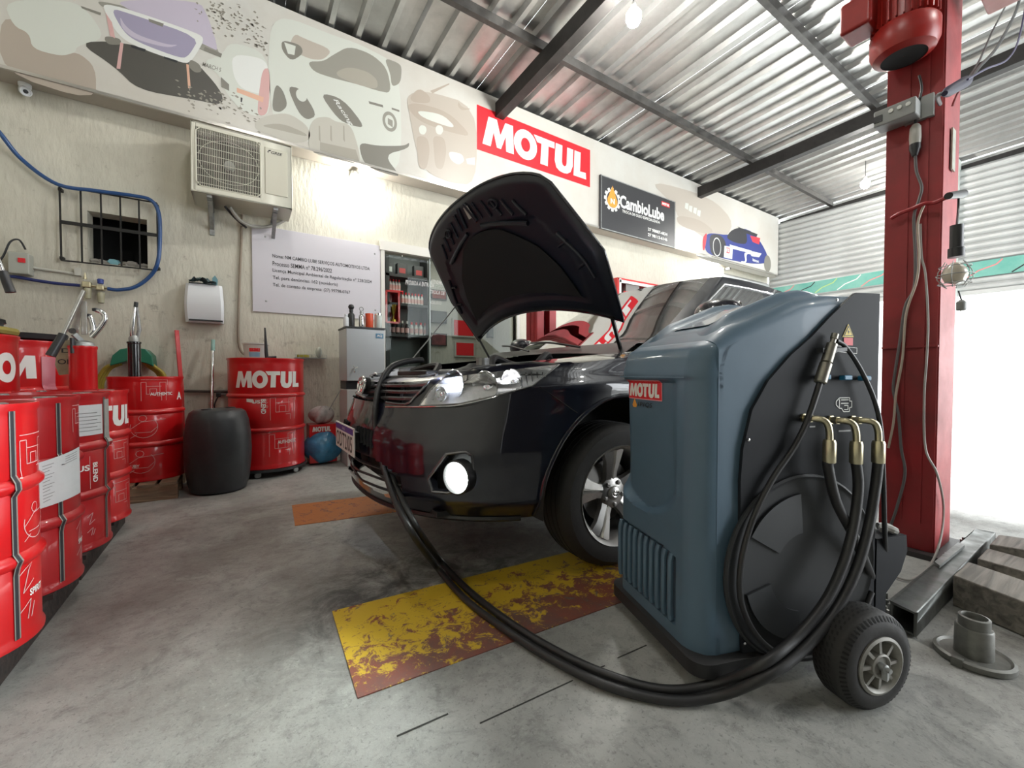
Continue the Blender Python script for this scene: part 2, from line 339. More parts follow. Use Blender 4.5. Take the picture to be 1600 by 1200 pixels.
# back wall with the small grilled opening and the office window
ga, gb = onY(136, 329, YW), onY(231, 416, YW)
HX0, HX1, HZ1, HZ0 = ga.x, gb.x, ga.z, onY(136, 409, YW).z
WX0, WX1, WZ0, WZ1 = 1.33, 3.05, 0.86, 2.20
def wall_with_holes(name, x0, x1, z0, z1, y, th, holes, m):
    xs = sorted({x0, x1, *[h[i] for h in holes for i in (0, 1)]}); zs = sorted({z0, z1, *[h[i] for h in holes for i in (2, 3)]}); mb = MB()
    for i in range(len(xs)-1):
        for j in range(len(zs)-1):
            cx, cz = (xs[i]+xs[i+1])/2, (zs[j]+zs[j+1])/2
            if any(h[0] < cx < h[1] and h[2] < cz < h[3] for h in holes): continue
            mb.box((cx, y+th/2, cz), (xs[i+1]-xs[i], th, zs[j+1]-zs[j]))
    return mb.build(name, m, fix=False)
WALL = struct(wall_with_holes('wall_back', XL, XE, 0, 4.3, YW, 0.15, [(HX0, HX1, HZ0, HZ1), (WX0, WX1, WZ0, WZ1)], M_wall))
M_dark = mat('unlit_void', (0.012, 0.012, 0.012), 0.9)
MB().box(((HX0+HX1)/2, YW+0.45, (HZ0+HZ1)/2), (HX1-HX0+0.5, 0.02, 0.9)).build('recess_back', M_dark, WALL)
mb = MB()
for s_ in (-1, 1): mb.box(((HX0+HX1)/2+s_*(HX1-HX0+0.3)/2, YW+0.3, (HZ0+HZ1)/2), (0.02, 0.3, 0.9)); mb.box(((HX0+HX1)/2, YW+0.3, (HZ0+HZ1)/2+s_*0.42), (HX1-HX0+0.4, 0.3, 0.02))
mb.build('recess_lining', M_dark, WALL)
struct(MB().box((XL-0.075, 0.6, 2.1), (0.15, 8.2, 4.4)).build('wall_left', M_wall))
# office behind the glass
OF = 6.1
OFW = struct(MB().box((2.35, OF+0.05, 1.5), (2.6, 0.1, 3.2)).build('wall_office', M_wall2))
mb = MB().box((1.05, 5.4, 1.5), (0.08, 1.5, 3.2)).box((3.65, 5.4, 1.5), (0.08, 1.5, 3.2)).box((2.35, 5.4, 2.75), (2.6, 1.5, 0.06)); struct(mb.build('wall_office', M_wall2))
light('office_lamp', 'AREA', (2.3, 5.3, 2.65), 14, (1.0, 0.97, 0.9), 0.9)
# roof: trapezoidal sheets, one object per sheet, on purlins and rafters
def rz(Y): return 4.17+0.032*(YB-Y)
ROOF = struct(empty('ceiling', (0, 0, 0)))
prof = [(0, 0), (0.085, 0), (0.105, 0.052), (0.150, 0.052), (0.170, 0), (0.25, 0)]
sheet = MB(); nx = []
Y0r, Y1r = -3.6, 4.62
for k in range(4):
    for (px_, pz_) in prof[:-1] if k < 3 else prof: nx.append((k*0.25+px_, pz_))
ring = [[(x, Y, rz(Y)+0.02-z + 0.04) for (x, z) in nx] for Y in (Y0r, Y1r)]
sheet.grid(ring); top = [[(x, Y, z+0.002) for (x, Y, z) in r] for r in ring]; sheet.grid(top)
s0 = sheet.build('roof_sheet', M_galv, ROOF, fix=False); s0.location.x = -1.6
for k in range(1, 12):
    s = s0.copy(); COL.objects.link(s); s.location = (-1.6+k*1.0, 0, 0.003*(k % 2))
M_purl = mat('purlin_steel', (0.10, 0.095, 0.09), 0.42, 0.6, var=0.5, vscale=6)
for Y in (3.42, 1.93, 0.44, -1.05, -2.54, 4.45):
    MB().box((4.0, Y, rz(Y)-0.035), (11.4, 0.055, 0.09)).build('purlin', M_purl, ROOF)
M_spec = M_beam
for X in (-1.46, 2.66, 6.75, 9.75):
    A, B = V((X, -3.6, rz(-3.6)-0.16)), V((X, 4.34, rz(4.34)-0.16)); MB().bar(A, B, 0.11, 0.17).build('rafter', M_beam, ROOF)
# end wall: two roller shutters half up, with a guide pillar between them and a lintel of the same slats
M_shut = mat('shutter_steel', (0.60, 0.61, 0.60), 0.42, 0.45, var=0.18, vscale=2)
M_pillar = mat('pillar_paint', (0.55, 0.60, 0.55), 0.55, var=0.3, vscale=9)
def slat_mesh(w, name):
    mb = MB(); pr = [(0.0, -0.056), (0.012, -0.045), (0.034, -0.02), (0.036, 0.012), (0.014, 0.04), (0.0, 0.052)]
    mb.grid([[(-x, -w/2, z) for x, z in pr], [(-x, w/2, z) for x, z in pr]]); o = mb.build(name, M_shut, smooth=False, fix=False); return o
EM = {}
for nm, y0, y1, zb in (('door_1', 1.86, 4.52, 2.22), ('door_2', -3.5, 1.68, 2.16)):
    D = struct(empty(nm, (XE, (y0+y1)/2, 0))); o = None; n = int((4.14-zb)/0.108)
    for k in range(n):
        if o is None: o = slat_mesh(y1-y0, 'slat'); s = o
        else: s = o.copy(); COL.objects.link(s)
        s.location = (XE, (y0+y1)/2, zb+0.056+k*0.108); put(s, D) if False else None
        s.parent = D; s.matrix_parent_inverse = pm(D).inverted()
    MB().box((XE-0.005, (y0+y1)/2, zb-0.03), (0.05, y1-y0, 0.07)).build('bottom_rail', M_shut, D)
    EM[nm] = D
mb = MB().box((XE-0.03, 1.77, 2.1), (0.16, 0.18, 4.3)); struct(mb.build('trim_1', M_pillar))
struct(MB().box((XE+0.1, -3.4, 2.1), (0.2, 0.3, 4.3)).build('trim_2', M_pillar)); struct(MB().box((XE+0.1, 4.5, 2.1), (0.12, 0.1, 4.3)).build('trim_3', M_pillar))
# painted band on the shutters
M_teal = mat('teal_band', (0.10, 0.36, 0.30), 0.5, var=0.4, vscale=2, col2=(0.25, 0.5, 0.42)); M_pk = mat('pink_stroke', (0.75, 0.25, 0.25), 0.5); M_yl = mat('lime_stroke', (0.45, 0.62, 0.2), 0.5)
for nm, y0, y1, z0, z1 in (('door_1', 1.88, 4.45, 2.46, 2.70), ('door_2', -1.5, 1.66, 2.36, 2.60)):
    fn = flat((XE-0.045, y1, z0), (0, -1, 0), (0, 0, 1)); w = y1-y0
    MB().box((XE-0.04, (y0+y1)/2, (z0+z1)/2), (0.006, w, z1-z0)).build('banner_strip', M_teal, EM[nm], label='teal painted strip with coloured strokes')
    for k in range(7):
        u = w*(k+0.2)/7; mm = (M_pk, M_black, M_yl, M_white)[k % 4]
        g = strips([[(u, 0.01), (u+0.12, 0.10), (u+0.3, 0.16), (u+0.36, 0.23)]], 0.018); print_obj('stroke', g, fn, mm, EM[nm])
# small shutter in the back wall under the far end of the banner
D3 = struct(empty('door_3', (8.6, YW, 0))); o = None
for k in range(26):
    if o is None:
        o = slat_mesh(1.75, 'slat'); s = o
    else: s = o.copy(); COL.objects.link(s)
    s.rotation_euler = (0, 0, math.radians(90)); s.location = (8.7, YW-0.03, 0.06+k*0.108); s.parent = D3; s.matrix_parent_inverse = pm(D3).inverted()
MB().box((7.79, YW-0.03, 1.45), (0.06, 0.07, 2.9)).build('guide_rail', M_pillar, D3)
# outdoors: pale forecourt, street, house opposite and a parked white car
M_out = mat('sunlit_paving', (0.72, 0.72, 0.70), 0.8, var=0.15, vscale=3); M_house = mat('white_render', (0.80, 0.80, 0.78), 0.8)
struct(MB().box((24.7, 0, -0.06), (30, 60, 0.1)).build('forecourt', M_out))
hs = empty('house', (26, 0, 0), 'white house with a barred window across the street', 'building')
MB().box((27, 0, 3), (2, 40, 6)).build('facade', M_house, hs)
M_grill = mat('window_bars', (0.35, 0.36, 0.36), 0.6)
mb = MB()
for k in range(8): mb.box((25.97, -2.2+k*0.28, 1.9), (0.03, 0.03, 1.3)); mb.box((25.97, -1.2, 1.3+k*0.17), (0.03, 2.2, 0.03))
mb.build('window_bars', M_grill, hs)
sun = bpy.data.lights.new('sun', 'SUN'); sun.energy = 7.0; sun.angle = 0.02; so = bpy.data.objects.new('sun', sun); so.rotation_euler = V((.9, .34, .33)).to_track_quat('Z', 'Y').to_euler(); COL.objects.link(so)
# lintel closing the roof edge and rear parapet of the open front
struct(MB().box((4.0, -3.58, 4.15), (11.4, 0.12, 0.5)).build('trim_4', M_beam)); struct(MB().box((1.0, -3.55, 2.1), (5.2, 0.15, 4.2)).build('wall_front', mat('dark_wall', (.10, .095, .09), .8, var=.3, vscale=2)))  # unseen front wall, darkened so the car paint reflects dark surroundings

# ============================================================ BANNER
BZ0, BZ1 = 2.95, 4.16
def pw_mat():
    m = mat('banner_print', (0.62, 0.615, 0.57), 0.32, var=0.3, vscale=0.9, col2=(0.55, 0.51, 0.45)); return m
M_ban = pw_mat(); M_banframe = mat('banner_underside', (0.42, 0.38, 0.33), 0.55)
BAN = empty('banner_fascia', (4, YB, BZ0), 'long printed fascia running along the top of the back wall', 'sign')
MB().box(((XL+XE)/2-0.02, YB+0.006, (BZ0+BZ1)/2), (XE-XL-0.06, 0.012, BZ1-BZ0)).build('face_panel', M_ban, BAN)
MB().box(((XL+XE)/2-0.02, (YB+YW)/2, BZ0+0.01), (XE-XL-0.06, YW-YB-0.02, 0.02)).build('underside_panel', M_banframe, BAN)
mb = MB().box(((XL+XE)/2-0.02, YB-0.004, BZ0), (XE-XL-0.06, 0.02, 0.022)); mb.build('edge_trim', mat('aluminium_trim', (0.5, 0.48, 0.44), 0.3, 0.7), BAN)
def chaikin(p, n=2):
    for _ in range(n if len(p) > 4 else 0):
        q = []
        for i in range(len(p)):
            a, b = p[i], p[(i+1) % len(p)]; q += [(a[0]*.78+b[0]*.22, a[1]*.78+b[1]*.22), (a[0]*.22+b[0]*.78, a[1]*.22+b[1]*.78)]
        p = q
    return p
def bpoly(pts, name, m, lift=0.001, parent=None):
    pts = chaikin(pts)
    P = [onY(x, y, YB-lift) for x, y in pts]; g = polygeo([(p.x, p.z) for p in P]); return print_obj(name, g, lambda u, v: V((u, YB-lift, v)), m, parent or BAN)
c = lambda r, g, b: (r, g, b)
mats = {}
def pm_(name, col): return mat('print_'+name, col, 0.4)
P_grey = pm_('grey', (0.30, 0.29, 0.25)); P_dark = pm_('dark', (0.085, 0.08, 0.07)); P_pale = pm_('pale', (0.62, 0.64, 0.58)); P_lil = pm_('lilac', (0.34, 0.31, 0.42)); P_lil2 = pm_('light_lilac', (0.52, 0.47, 0.56))
P_beige = pm_('beige', (0.47, 0.42, 0.36)); P_tan = pm_('tan', (0.42, 0.36, 0.30)); P_pink = pm_('pink', (0.62, 0.38, 0.36)); P_mid = pm_('mid', (0.22, 0.21, 0.18)); P_skin = pm_('hand_grey', (0.50, 0.48, 0.42)); P_skin2 = pm_('hand_shade', (0.38, 0.355, 0.30))
P_or = pm_('orange', (0.70, 0.42, 0.30)); P_white = pm_('white', (0.72, 0.73, 0.70)); P_blue = pm_('navy', (0.03, 0.045, 0.22)); P_blk = pm_('black', (0.03, 0.03, 0.035)); P_red = pm_('crimson', (0.6, 0.04, 0.06)); P_mud = pm_('mud', (0.30, 0.28, 0.235))
# shadow, track and first racing car (seen from above)
bpoly([(0, 22), (50, 45), (60, 75), (95, 88), (120, 80), (150, 105), (150, 160), (0, 112)], 'print_shape', P_tan, 0.001)
bpoly([(5, 0), (110, 0), (140, 20), (165, 60), (120, 72), (118, 82), (95, 88), (50, 76), (46, 52), (20, 40)], 'print_shape', P_pale, 0.0015)
bpoly([(122, 66), (180, 64), (300, 90), (345, 140), (350, 165), (300, 155), (215, 140), (180, 105)], 'print_shape', P_dark, 0.0018)
bpoly([(150, 0), (205, 12), (300, 40), (330, 60), (346, 88), (325, 82), (240, 48), (160, 12)], 'print_shape', P_grey, 0.0018)
bpoly([(180, 0), (310, 0), (325, 25), (342, 80), (330, 75), (270, 45), (200, 15)], 'print_shape', P_lil2, 0.002)
bpoly([(160, 5), (200, 14), (310, 52), (320, 62), (300, 95), (288, 100), (210, 72), (185, 55), (165, 22)], 'print_shape', P_white, 0.0023)
bpoly([(172, 12), (205, 22), (312, 58), (296, 86), (284, 92), (215, 66), (193, 50)], 'print_shape', P_lil, 0.0027)
bpoly([(187, 24), (195, 40), (215, 55), (262, 70), (280, 70), (262, 75), (212, 62), (190, 45)], 'print_shape', P_lil2, 0.003)
bpoly([(232, 29), (256, 37), (254, 42), (233, 34)], 'print_shape', P_mid, 0.003)
bpoly([(205, 70), (228, 77), (226, 81), (205, 74)], 'print_shape', P_blk, 0.003); bpoly([(256, 88), (278, 95), (276, 98), (256, 91)], 'print_shape', P_blk, 0.003)
bpoly([(126, 9), (158, 20), (157, 24), (128, 13)], 'print_shape', P_mid, 0.003); bpoly([(320, 73), (347, 84), (345, 90), (318, 79)], 'print_shape', P_mid, 0.003)
bpoly([(165, 56), (188, 60), (190, 70), (170, 70), (163, 62)], 'print_shape', P_mid, 0.0022); bpoly([(297, 92), (312, 100), (316, 112), (305, 114), (294, 104)], 'print_shape', P_mid, 0.0028)
bpoly([(188, 66), (193, 68), (188, 108), (182, 107)], 'print_shape', P_pink, 0.003); bpoly([(291, 100), (295, 101), (298, 138), (294, 138)], 'print_shape', P_or, 0.003)
bpoly([(165, 20), (175, 35), (180, 60), (172, 56)], 'print_shape', P_pink, 0.0025)
# second car beside it
bpoly([(316, 95), (345, 88), (360, 64), (420, 84), (424, 180), (395, 182), (372, 168), (350, 140), (345, 120)], 'print_shape', P_pale, 0.0024)
bpoly([(362, 84), (408, 90), (420, 104), (420, 150), (378, 140), (364, 118)], 'print_shape', P_white, 0.0027)
bpoly([(410, 108), (422, 106), (420, 178), (402, 182), (404, 150)], 'print_shape', P_pink, 0.003); bpoly([(345, 120), (358, 132), (358, 142), (346, 136)], 'print_shape', P_mid, 0.003)
bpoly([(370, 137), (412, 152), (411, 160), (370, 144)], 'print_shape', P_or, 0.0032); bpoly([(376, 152), (379, 153), (378, 160), (376, 159)], 'print_shape', P_blk, 0.0032)
fnB = lambda px, py, lift: flat(onY(px, py, YB-lift), (1, 0, 0), (0, 0, 1))
text_obj('lettering', 'MARCH 5', fnB(316, 103, 0.003), 0.13, 0.035, P_mid, BAN, 0.01, 0.3)
# mud flecks
rg = random.Random(3); gs = []
for k in range(230):
    if k < 150: t = rg.random(); bx = 315+t*110+rg.gauss(0, 7); by = 8+t*60+rg.gauss(0, 14)
    else: t = rg.random(); bx = 285+t*120+rg.gauss(0, 8); by = 140+t*45+rg.gauss(0, 9)
    if bx > 418 or by < 3 or by > 0.27*bx+100: continue
    sx = rg.uniform(1.0, 4.0); sy = rg.uniform(0.6, 2.2); q = [onY(bx+dx*sx, by+dy*sy+dx*sx*0.35, YB-0.0035) for dx, dy in ((-1, 0), (0, -1), (1, -0.1), (0.3, 1))]
    gs.append(polygeo([(p.x, p.z) for p in q]))
o = print_obj('mud_flecks', join2(gs), lambda u, v: V((u, YB-0.0035, v)), P_mud, BAN); o['kind'] = 'stuff'
# helmeted driver
bpoly([(422, 40), (445, 25), (520, 55), (560, 68), (625, 102), (628, 262), (600, 262), (430, 205), (418, 120)], 'print_shape', P_pale, 0.0024)
bpoly([(480, 96), (505, 96), (520, 86), (545, 72), (580, 84), (605, 106), (612, 146), (590, 142), (560, 132), (520, 122), (490, 112)], 'print_shape', P_grey, 0.003)
bpoly([(525, 112), (545, 104), (575, 112), (590, 125), (590, 140), (560, 133), (528, 120)], 'print_shape', P_skin2, 0.0033)
bpoly([(600, 90), (622, 98), (628, 105), (626, 130), (612, 136), (610, 115)], 'print_shape', P_grey, 0.003)
bpoly([(460, 52), (475, 60), (520, 78), (505, 94), (482, 92), (450, 75)], 'print_shape', P_beige, 0.0028)
bpoly([(440, 62), (470, 70), (474, 84), (455, 96), (440, 78)], 'print_shape', P_mid, 0.003); bpoly([(444, 66), (462, 72), (460, 86), (450, 84)], 'print_shape', P_pale, 0.0033)
bpoly([(448, 134), (470, 138), (496, 180), (480, 188), (466, 176)], 'print_shape', P_mid, 0.003); bpoly([(498, 144), (536, 154), (572, 200), (548, 196), (528, 186)], 'print_shape', P_mid, 0.003)
text_obj('lettering', 'Racing', (lambda o_: (lambda u, v: o_+V((0.62, 0, -0.78))*u+V((0.78, 0, 0.62))*v))(onY(519, 156, YB-0.0035)), 0.26, 0.05, P_white, BAN, 0.01, 0.3)
o_ = onY(471, 149, YB-0.0035); print_obj('print_shape', ringgeo(o_.x, o_.z, 0.045, 0.055, 0.0, 0.0), lambda u, v: V((u, YB-0.0035, v)), P_pale, BAN)
bpoly([(430, 130), (442, 140), (450, 165), (438, 176), (424, 172)], 'print_shape', P_mid, 0.0028)
o_ = onY(609, 190, YB-0.0035); print_obj('print_shape', ringgeo(o_.x, o_.z, 0.075, 0.10, 0.048, 0.066), lambda u, v: V((u, YB-0.0035, v)), P_grey, BAN)
print_obj('print_shape', polygeo([(o_.x-0.02, o_.z-0.03), (o_.x+0.03, o_.z-0.05), (o_.x+0.03, o_.z+0.02), (o_.x-0.02, o_.z+0.03)]), lambda u, v: V((u, YB-0.0035, v)), P_grey, BAN)
bpoly([(576, 158), (598, 164), (599, 168), (577, 162)], 'print_shape', P_mid, 0.0035); bpoly([(612, 168), (624, 172), (624, 175), (612, 171)], 'print_shape', P_mid, 0.0035)
bpoly([(560, 222), (590, 228), (632, 228), (640, 222), (638, 232), (600, 242), (626, 276), (612, 274), (580, 264), (566, 250)], 'print_shape', P_mid, 0.003)
# gloved hands pulling the strap
bpoly([(398, 190), (418, 180), (450, 176), (478, 194), (486, 210), (480, 222), (455, 224), (430, 214), (400, 204)], 'print_shape', P_skin, 0.0036)
bpoly([(404, 196), (440, 192), (478, 208), (480, 214), (440, 204)], 'print_shape', P_skin2, 0.0039)
bpoly([(482, 200), (492, 184), (512, 182), (524, 190), (548, 194), (560, 230), (564, 258), (530, 250), (482, 238)], 'print_shape', P_skin, 0.0036)
for x_ in (498, 516, 536): bpoly([(x_, 196), (x_+2.2, 197), (x_+3, 222), (x_, 218)], 'print_shape', P_skin2, 0.0039)
bpoly([(500, 222), (556, 234), (563, 257), (500, 240)], 'print_shape', P_skin2, 0.0038)
# faded crew photograph
bpoly([(634, 150), (660, 140), (745, 165), (745, 290), (700, 285), (665, 268), (650, 235), (640, 180)], 'print_shape', P_beige, 0.0024)
bpoly([(633, 165), (650, 160), (700, 174), (740, 215), (700, 206), (655, 190)], 'print_shape', P_tan, 0.0027)
for (x_, y_, s_) in ((660, 206, 1), (686, 206, 1.05)):
    bpoly([(x_-6, y_-6), (x_-2, y_-11), (x_+5, y_-9), (x_+7, y_-2), (x_+3, y_+5), (x_-4, y_+3)], 'print_shape', P_pale, 0.0031)
    bpoly([(x_-10, y_+6), (x_+8, y_+8), (x_+12, y_+30), (x_+6, y_+60), (x_-6, y_+56), (x_-8, y_+30)], 'print_shape', P_tan, 0.003)
bpoly([(700, 236), (722, 240), (726, 252), (716, 258), (704, 250)], 'print_shape', P_pale, 0.003); bpoly([(728, 248), (742, 246), (742, 258), (730, 256)], 'print_shape', P_pale, 0.003)
bpoly([(640, 152), (655, 137), (672, 150), (672, 162), (645, 160)], 'print_shape', P_tan, 0.0029); bpoly([(672, 142), (702, 130), (702, 132), (676, 146)], 'print_shape', P_tan, 0.0029)
bpoly([(650, 172), (690, 178), (710, 196), (706, 200), (660, 184)], 'print_shape', P_pale, 0.003); bpoly([(716, 158), (722, 168), (738, 170), (722, 173), (715, 166)], 'print_shape', P_tan, 0.0029)
# faded desert photograph and the number 23 prototype
bpoly([(1012, 280), (1112, 308), (1150, 350), (1120, 385), (1062, 345), (1052, 320)], 'print_shape', P_beige, 0.0024)
bpoly([(1056, 336), (1092, 342), (1118, 362), (1100, 366), (1060, 352)], 'print_shape', P_tan, 0.0027)
for k, (x_, y_) in enumerate(((1073, 320), (1079, 324), (1086, 327), (1092, 331))): bpoly([(x_-2, y_-3), (x_+3, y_-2), (x_+2, y_+8), (x_-3, y_+5)], 'print_shape', P_pale, 0.003)
bpoly([(1088, 394), (1120, 402), (1200, 424), (1212, 428), (1212, 437), (1150, 421), (1088, 402)], 'print_shape', P_mid, 0.0024)
bpoly([(1104, 396), (1100, 380), (1104, 366), (1112, 364), (1140, 368), (1160, 356), (1176, 362), (1190, 380), (1200, 400), (1198, 412), (1170, 412), (1130, 404)], 'print_shape', P_blue, 0.003)
bpoly([(1110, 366), (1124, 366), (1134, 376), (1136, 404), (1112, 400), (1108, 380)], 'print_shape', P_blk, 0.0034)
print_obj('print_shape', ringgeo(onY(1120, 386, YB).x, onY(1120, 386, YB).z, 0.13, 0.17, 0.115, 0.15), lambda u, v: V((u, YB-0.0038, v)), P_white, BAN)
bpoly([(1134, 372), (1142, 360), (1156, 355), (1166, 360), (1168, 382), (1150, 380)], 'print_shape', P_blk, 0.0036); bpoly([(1152, 354), (1184, 366), (1182, 370), (1164, 364)], 'print_shape', P_blk, 0.0038)
bpoly([(1172, 368), (1188, 372), (1186, 382), (1176, 378)], 'print_shape', P_red, 0.0037); bpoly([(1140, 382), (1175, 392), (1174, 396), (1142, 388)], 'print_shape', P_white, 0.0037)
bpoly([(1098, 372), (1103, 364), (1105, 366), (1101, 392), (1098, 390)], 'print_shape', P_red, 0.0036); bpoly([(1088, 396), (1112, 400), (1110, 403), (1088, 399)], 'print_shape', P_white, 0.0037)
bpoly([(1132, 384), (1145, 386), (1144, 405), (1131, 402)], 'print_shape', P_white, 0.0039)
text_obj('lettering', '23', fnB(1135, 395, 0.0043), 0.11, 0.11, P_red, BAN, 0.03)
bpoly([(1163, 398), (1165, 409), (1158, 408), (1158, 410), (1167, 411), (1166, 396), (1176, 398), (1176, 396), (1164, 394)], 'print_shape', P_white, 0.0041)
bpoly([(1172, 392), (1190, 396), (1186, 402), (1174, 400)], 'print_shape', P_white, 0.0038)
o_ = onY(1199, 412, YB); print_obj('print_shape', ringgeo(o_.x, o_.z, 0.14, 0.17, 0.0, 0.0), lambda u, v: V((u, YB-0.0042, v)), P_mid, BAN)
text_obj('lettering', 'kmoc', fnB(1176, 408, 0.0043), 0.24, 0.06, P_white, BAN, 0.03)
# red logo field
q = [onY(745, 163, YB), onY(922, 235, YB), onY(921, 293, YB), onY(743, 232, YB)]
lx0, lx1, lz0, lz1 = q[0].x, q[1].x, (q[2].z+q[3].z)/2, (q[0].z+q[1].z)/2
print_obj('logo_field', polygeo([(lx0, lz0), (lx1, lz0), (lx1, lz1), (lx0, lz1)]), lambda u, v: V((u, YB-0.002, v)), M_redp, BAN)
sc_ = (lx1-lx0)*0.92/LOGO_W; lh = (lz1-lz0)*0.66
print_obj('lettering', ([(a*sc_+lx0+(lx1-lx0)*0.04, b*lh+lz0+(lz1-lz0)*0.17) for a, b in LOGO[0]], LOGO[1]), lambda u, v: V((u, YB-0.004, v)), M_white, BAN)
# black sign hung over the banner
q = [onY(938, 273, YB-0.03), onY(1055, 315, YB-0.03), onY(1053, 387, YB-0.03), onY(936, 357, YB-0.03)]
sx0, sx1, sz0, sz1 = q[0].x, q[1].x, (q[2].z+q[3].z)/2, (q[0].z+q[1].z)/2
SG = MB().box(((sx0+sx1)/2, YB-0.02, (sz0+sz1)/2), (sx1-sx0, 0.03, sz1-sz0)).build('workshop_sign', mat('sign_charcoal', (0.045, 0.045, 0.048), 0.35))
tag(SG, 'charcoal rectangular workshop sign with a gear emblem hung on the fascia', 'sign')
w_, h_ = sx1-sx0, sz1-sz0; YS = YB-0.037; fS = lambda u, v: flat((sx0+u*w_, YS, sz0+v*h_), (1, 0, 0), (0, 0, 1))
print_obj('frame_line', strips([[(.01*w_, .01*h_), (.99*w_, .01*h_), (.99*w_, .99*h_), (.01*w_, .99*h_), (.01*w_, .01*h_)]], 0.012), flat((sx0, YS, sz0), (1, 0, 0), (0, 0, 1)), M_steel, SG)
g = []; 
for k in range(12):
    a = 2*PI*k/12; ca, sa = math.cos(a), math.sin(a); g.append(polygeo([(0.13*ca-0.03*sa, 0.13*sa+0.03*ca), (0.13*ca+0.03*sa, 0.13*sa-0.03*ca), (0.17*ca+0.022*sa, 0.17*sa-0.022*ca), (0.17*ca-0.022*sa, 0.17*sa+0.022*ca)]))
g.append(ringgeo(0, 0, 0.14, 0.14, 0.115, 0.115)); fE = flat((sx0+0.14*w_, YS, sz0+0.60*h_), (1, 0, 0), (0, 0, 1))
print_obj('gear_emblem', join2(g), fE, M_white, SG)
M_amb = mat('amber_print', (0.75, 0.33, 0.05), 0.5)
print_obj('drop_emblem', polygeo([(0, 0.20), (0.05, 0.10), (0.10, 0.0), (0.10, -0.06), (0.05, -0.11), (-0.05, -0.11), (-0.10, -0.06), (-0.10, 0.0), (-0.05, 0.10)]), flat((sx0+0.14*w_, YS-0.001, sz0+0.60*h_), (1, 0, 0), (0, 0, 1)), M_amb, SG)
text_obj('lettering', 'N', flat((sx0+0.14*w_-0.04, YS-0.002, sz0+0.60*h_-0.06), (1, 0, 0), (0, 0, 1)), 0.085, 0.075, M_white, SG, 0.04)
text_obj('lettering', 'CambioLube', fS(0.23, 0.50), 0.60*w_, 0.25*h_, M_white, SG, 0.035)
text_obj('lettering', 'TROCA DE OLEO ESPECIALIZADA', fS(0.26, 0.42), 0.51*w_, 0.055*h_, M_white, SG, 0.02)
text_obj('lettering', '27 98887-4834', fS(0.60, 0.21), 0.28*w_, 0.065*h_, M_white, SG, 0.03)
text_obj('lettering', '27 98113-6146', fS(0.60, 0.10), 0.28*w_, 0.065*h_, M_white, SG, 0.03)
print_obj('logo_field', polygeo([(0, 0), (.12*w_, 0), (.12*w_, .09*h_), (0, .09*h_)]), fS(0.79, 0.82), M_redp, SG)
print_obj('lettering', shift(LOGO, .006*w_, .02*h_, .108*w_/4, .05*h_), flat((sx0+.79*w_, YS-0.001, sz0+.82*h_), (1, 0, 0), (0, 0, 1)), M_white, SG)
# ============================================================ LAMPS
def bulb(name, p, hang, label, energy, group=None, col=(1.0, 0.98, 0.93)):
    p = V(p); r = empty(name, p, label, 'lamp', group)
    MB().lathe([(0.004, 0.07), (0.04, 0.062), (0.062, 0.03), (0.064, -0.01), (0.045, -0.05), (0.018, -0.066), (0.002, -0.068)], 16, Matrix.Translation(p)).build('glass_bulb', mat('lit_bulb', (1, 1, 1), 0.3, emit=(1, 0.98, 0.93), estr=60), r, smooth=True)
    MB().lathe([(0.022, 0.065), (0.022, 0.11), (0.014, 0.13)], 12, Matrix.Translation(p)).build('socket', mat('porcelain', (0.7, 0.7, 0.68), 0.4), r, smooth=True)
    if hang: MB().tube([p+V((0, 0, 0.12)), p+V((0, 0, hang))], 0.004, 6).build('flex', M_blackpl, r)
    l = light(name+'_light', 'POINT', p+V((0, 0, -0.10)), energy, col, 0.07); put(l, r); return r
p = onZ(990, 28, 3.86); bulb('ceiling_bulb', p, rz(p.y)-p.z-0.02, 'lit bulb fixed under the roof sheets above the car bonnet', 110)
p = onX(1352, 288, 8.4); bulb('hanging_bulb', p, rz(p.y)-p.z+.03, 'lit bulb hanging on a long wire near the roller shutters', 60)
p = V((onY(555, 288, YW-0.12).x, YW-0.12, onY(555, 288, YW-0.12).z)); bulb('wall_bulb', p, 0, 'lit bulb under the fascia right of the air conditioner', 7)
MB().box((p.x, YW-0.06, p.z+0.12), (0.07, 0.12, 0.03)).build('bracket', M_steel, bpy.data.objects['wall_bulb'])
p = onY(1118, 413, YW-0.12); bulb('wall_bulb', p, 0, 'lit bulb under the fascia beneath the printed racing car', 18)
MB().box((p.x, YW-0.06, p.z+0.12), (0.07, 0.12, 0.03)).build('bracket', M_steel, bpy.data.objects['wall_bulb.001'])
# unseen bulbs added outside the frame as fill light
for q, e, lb in (((0.3, 0.4, 3.95), 24, 'added unseen fill bulb straight above the photographer'), ((0.2, 2.2, 3.86), 16, 'added unseen fill bulb above the floor in front of the car'), ((3.5, -1.2, 4.0), 45, 'added unseen fill bulb behind the lift post')): bulb('ceiling_bulb', q, rz(q[1])-q[2]-0.02, lb, e)

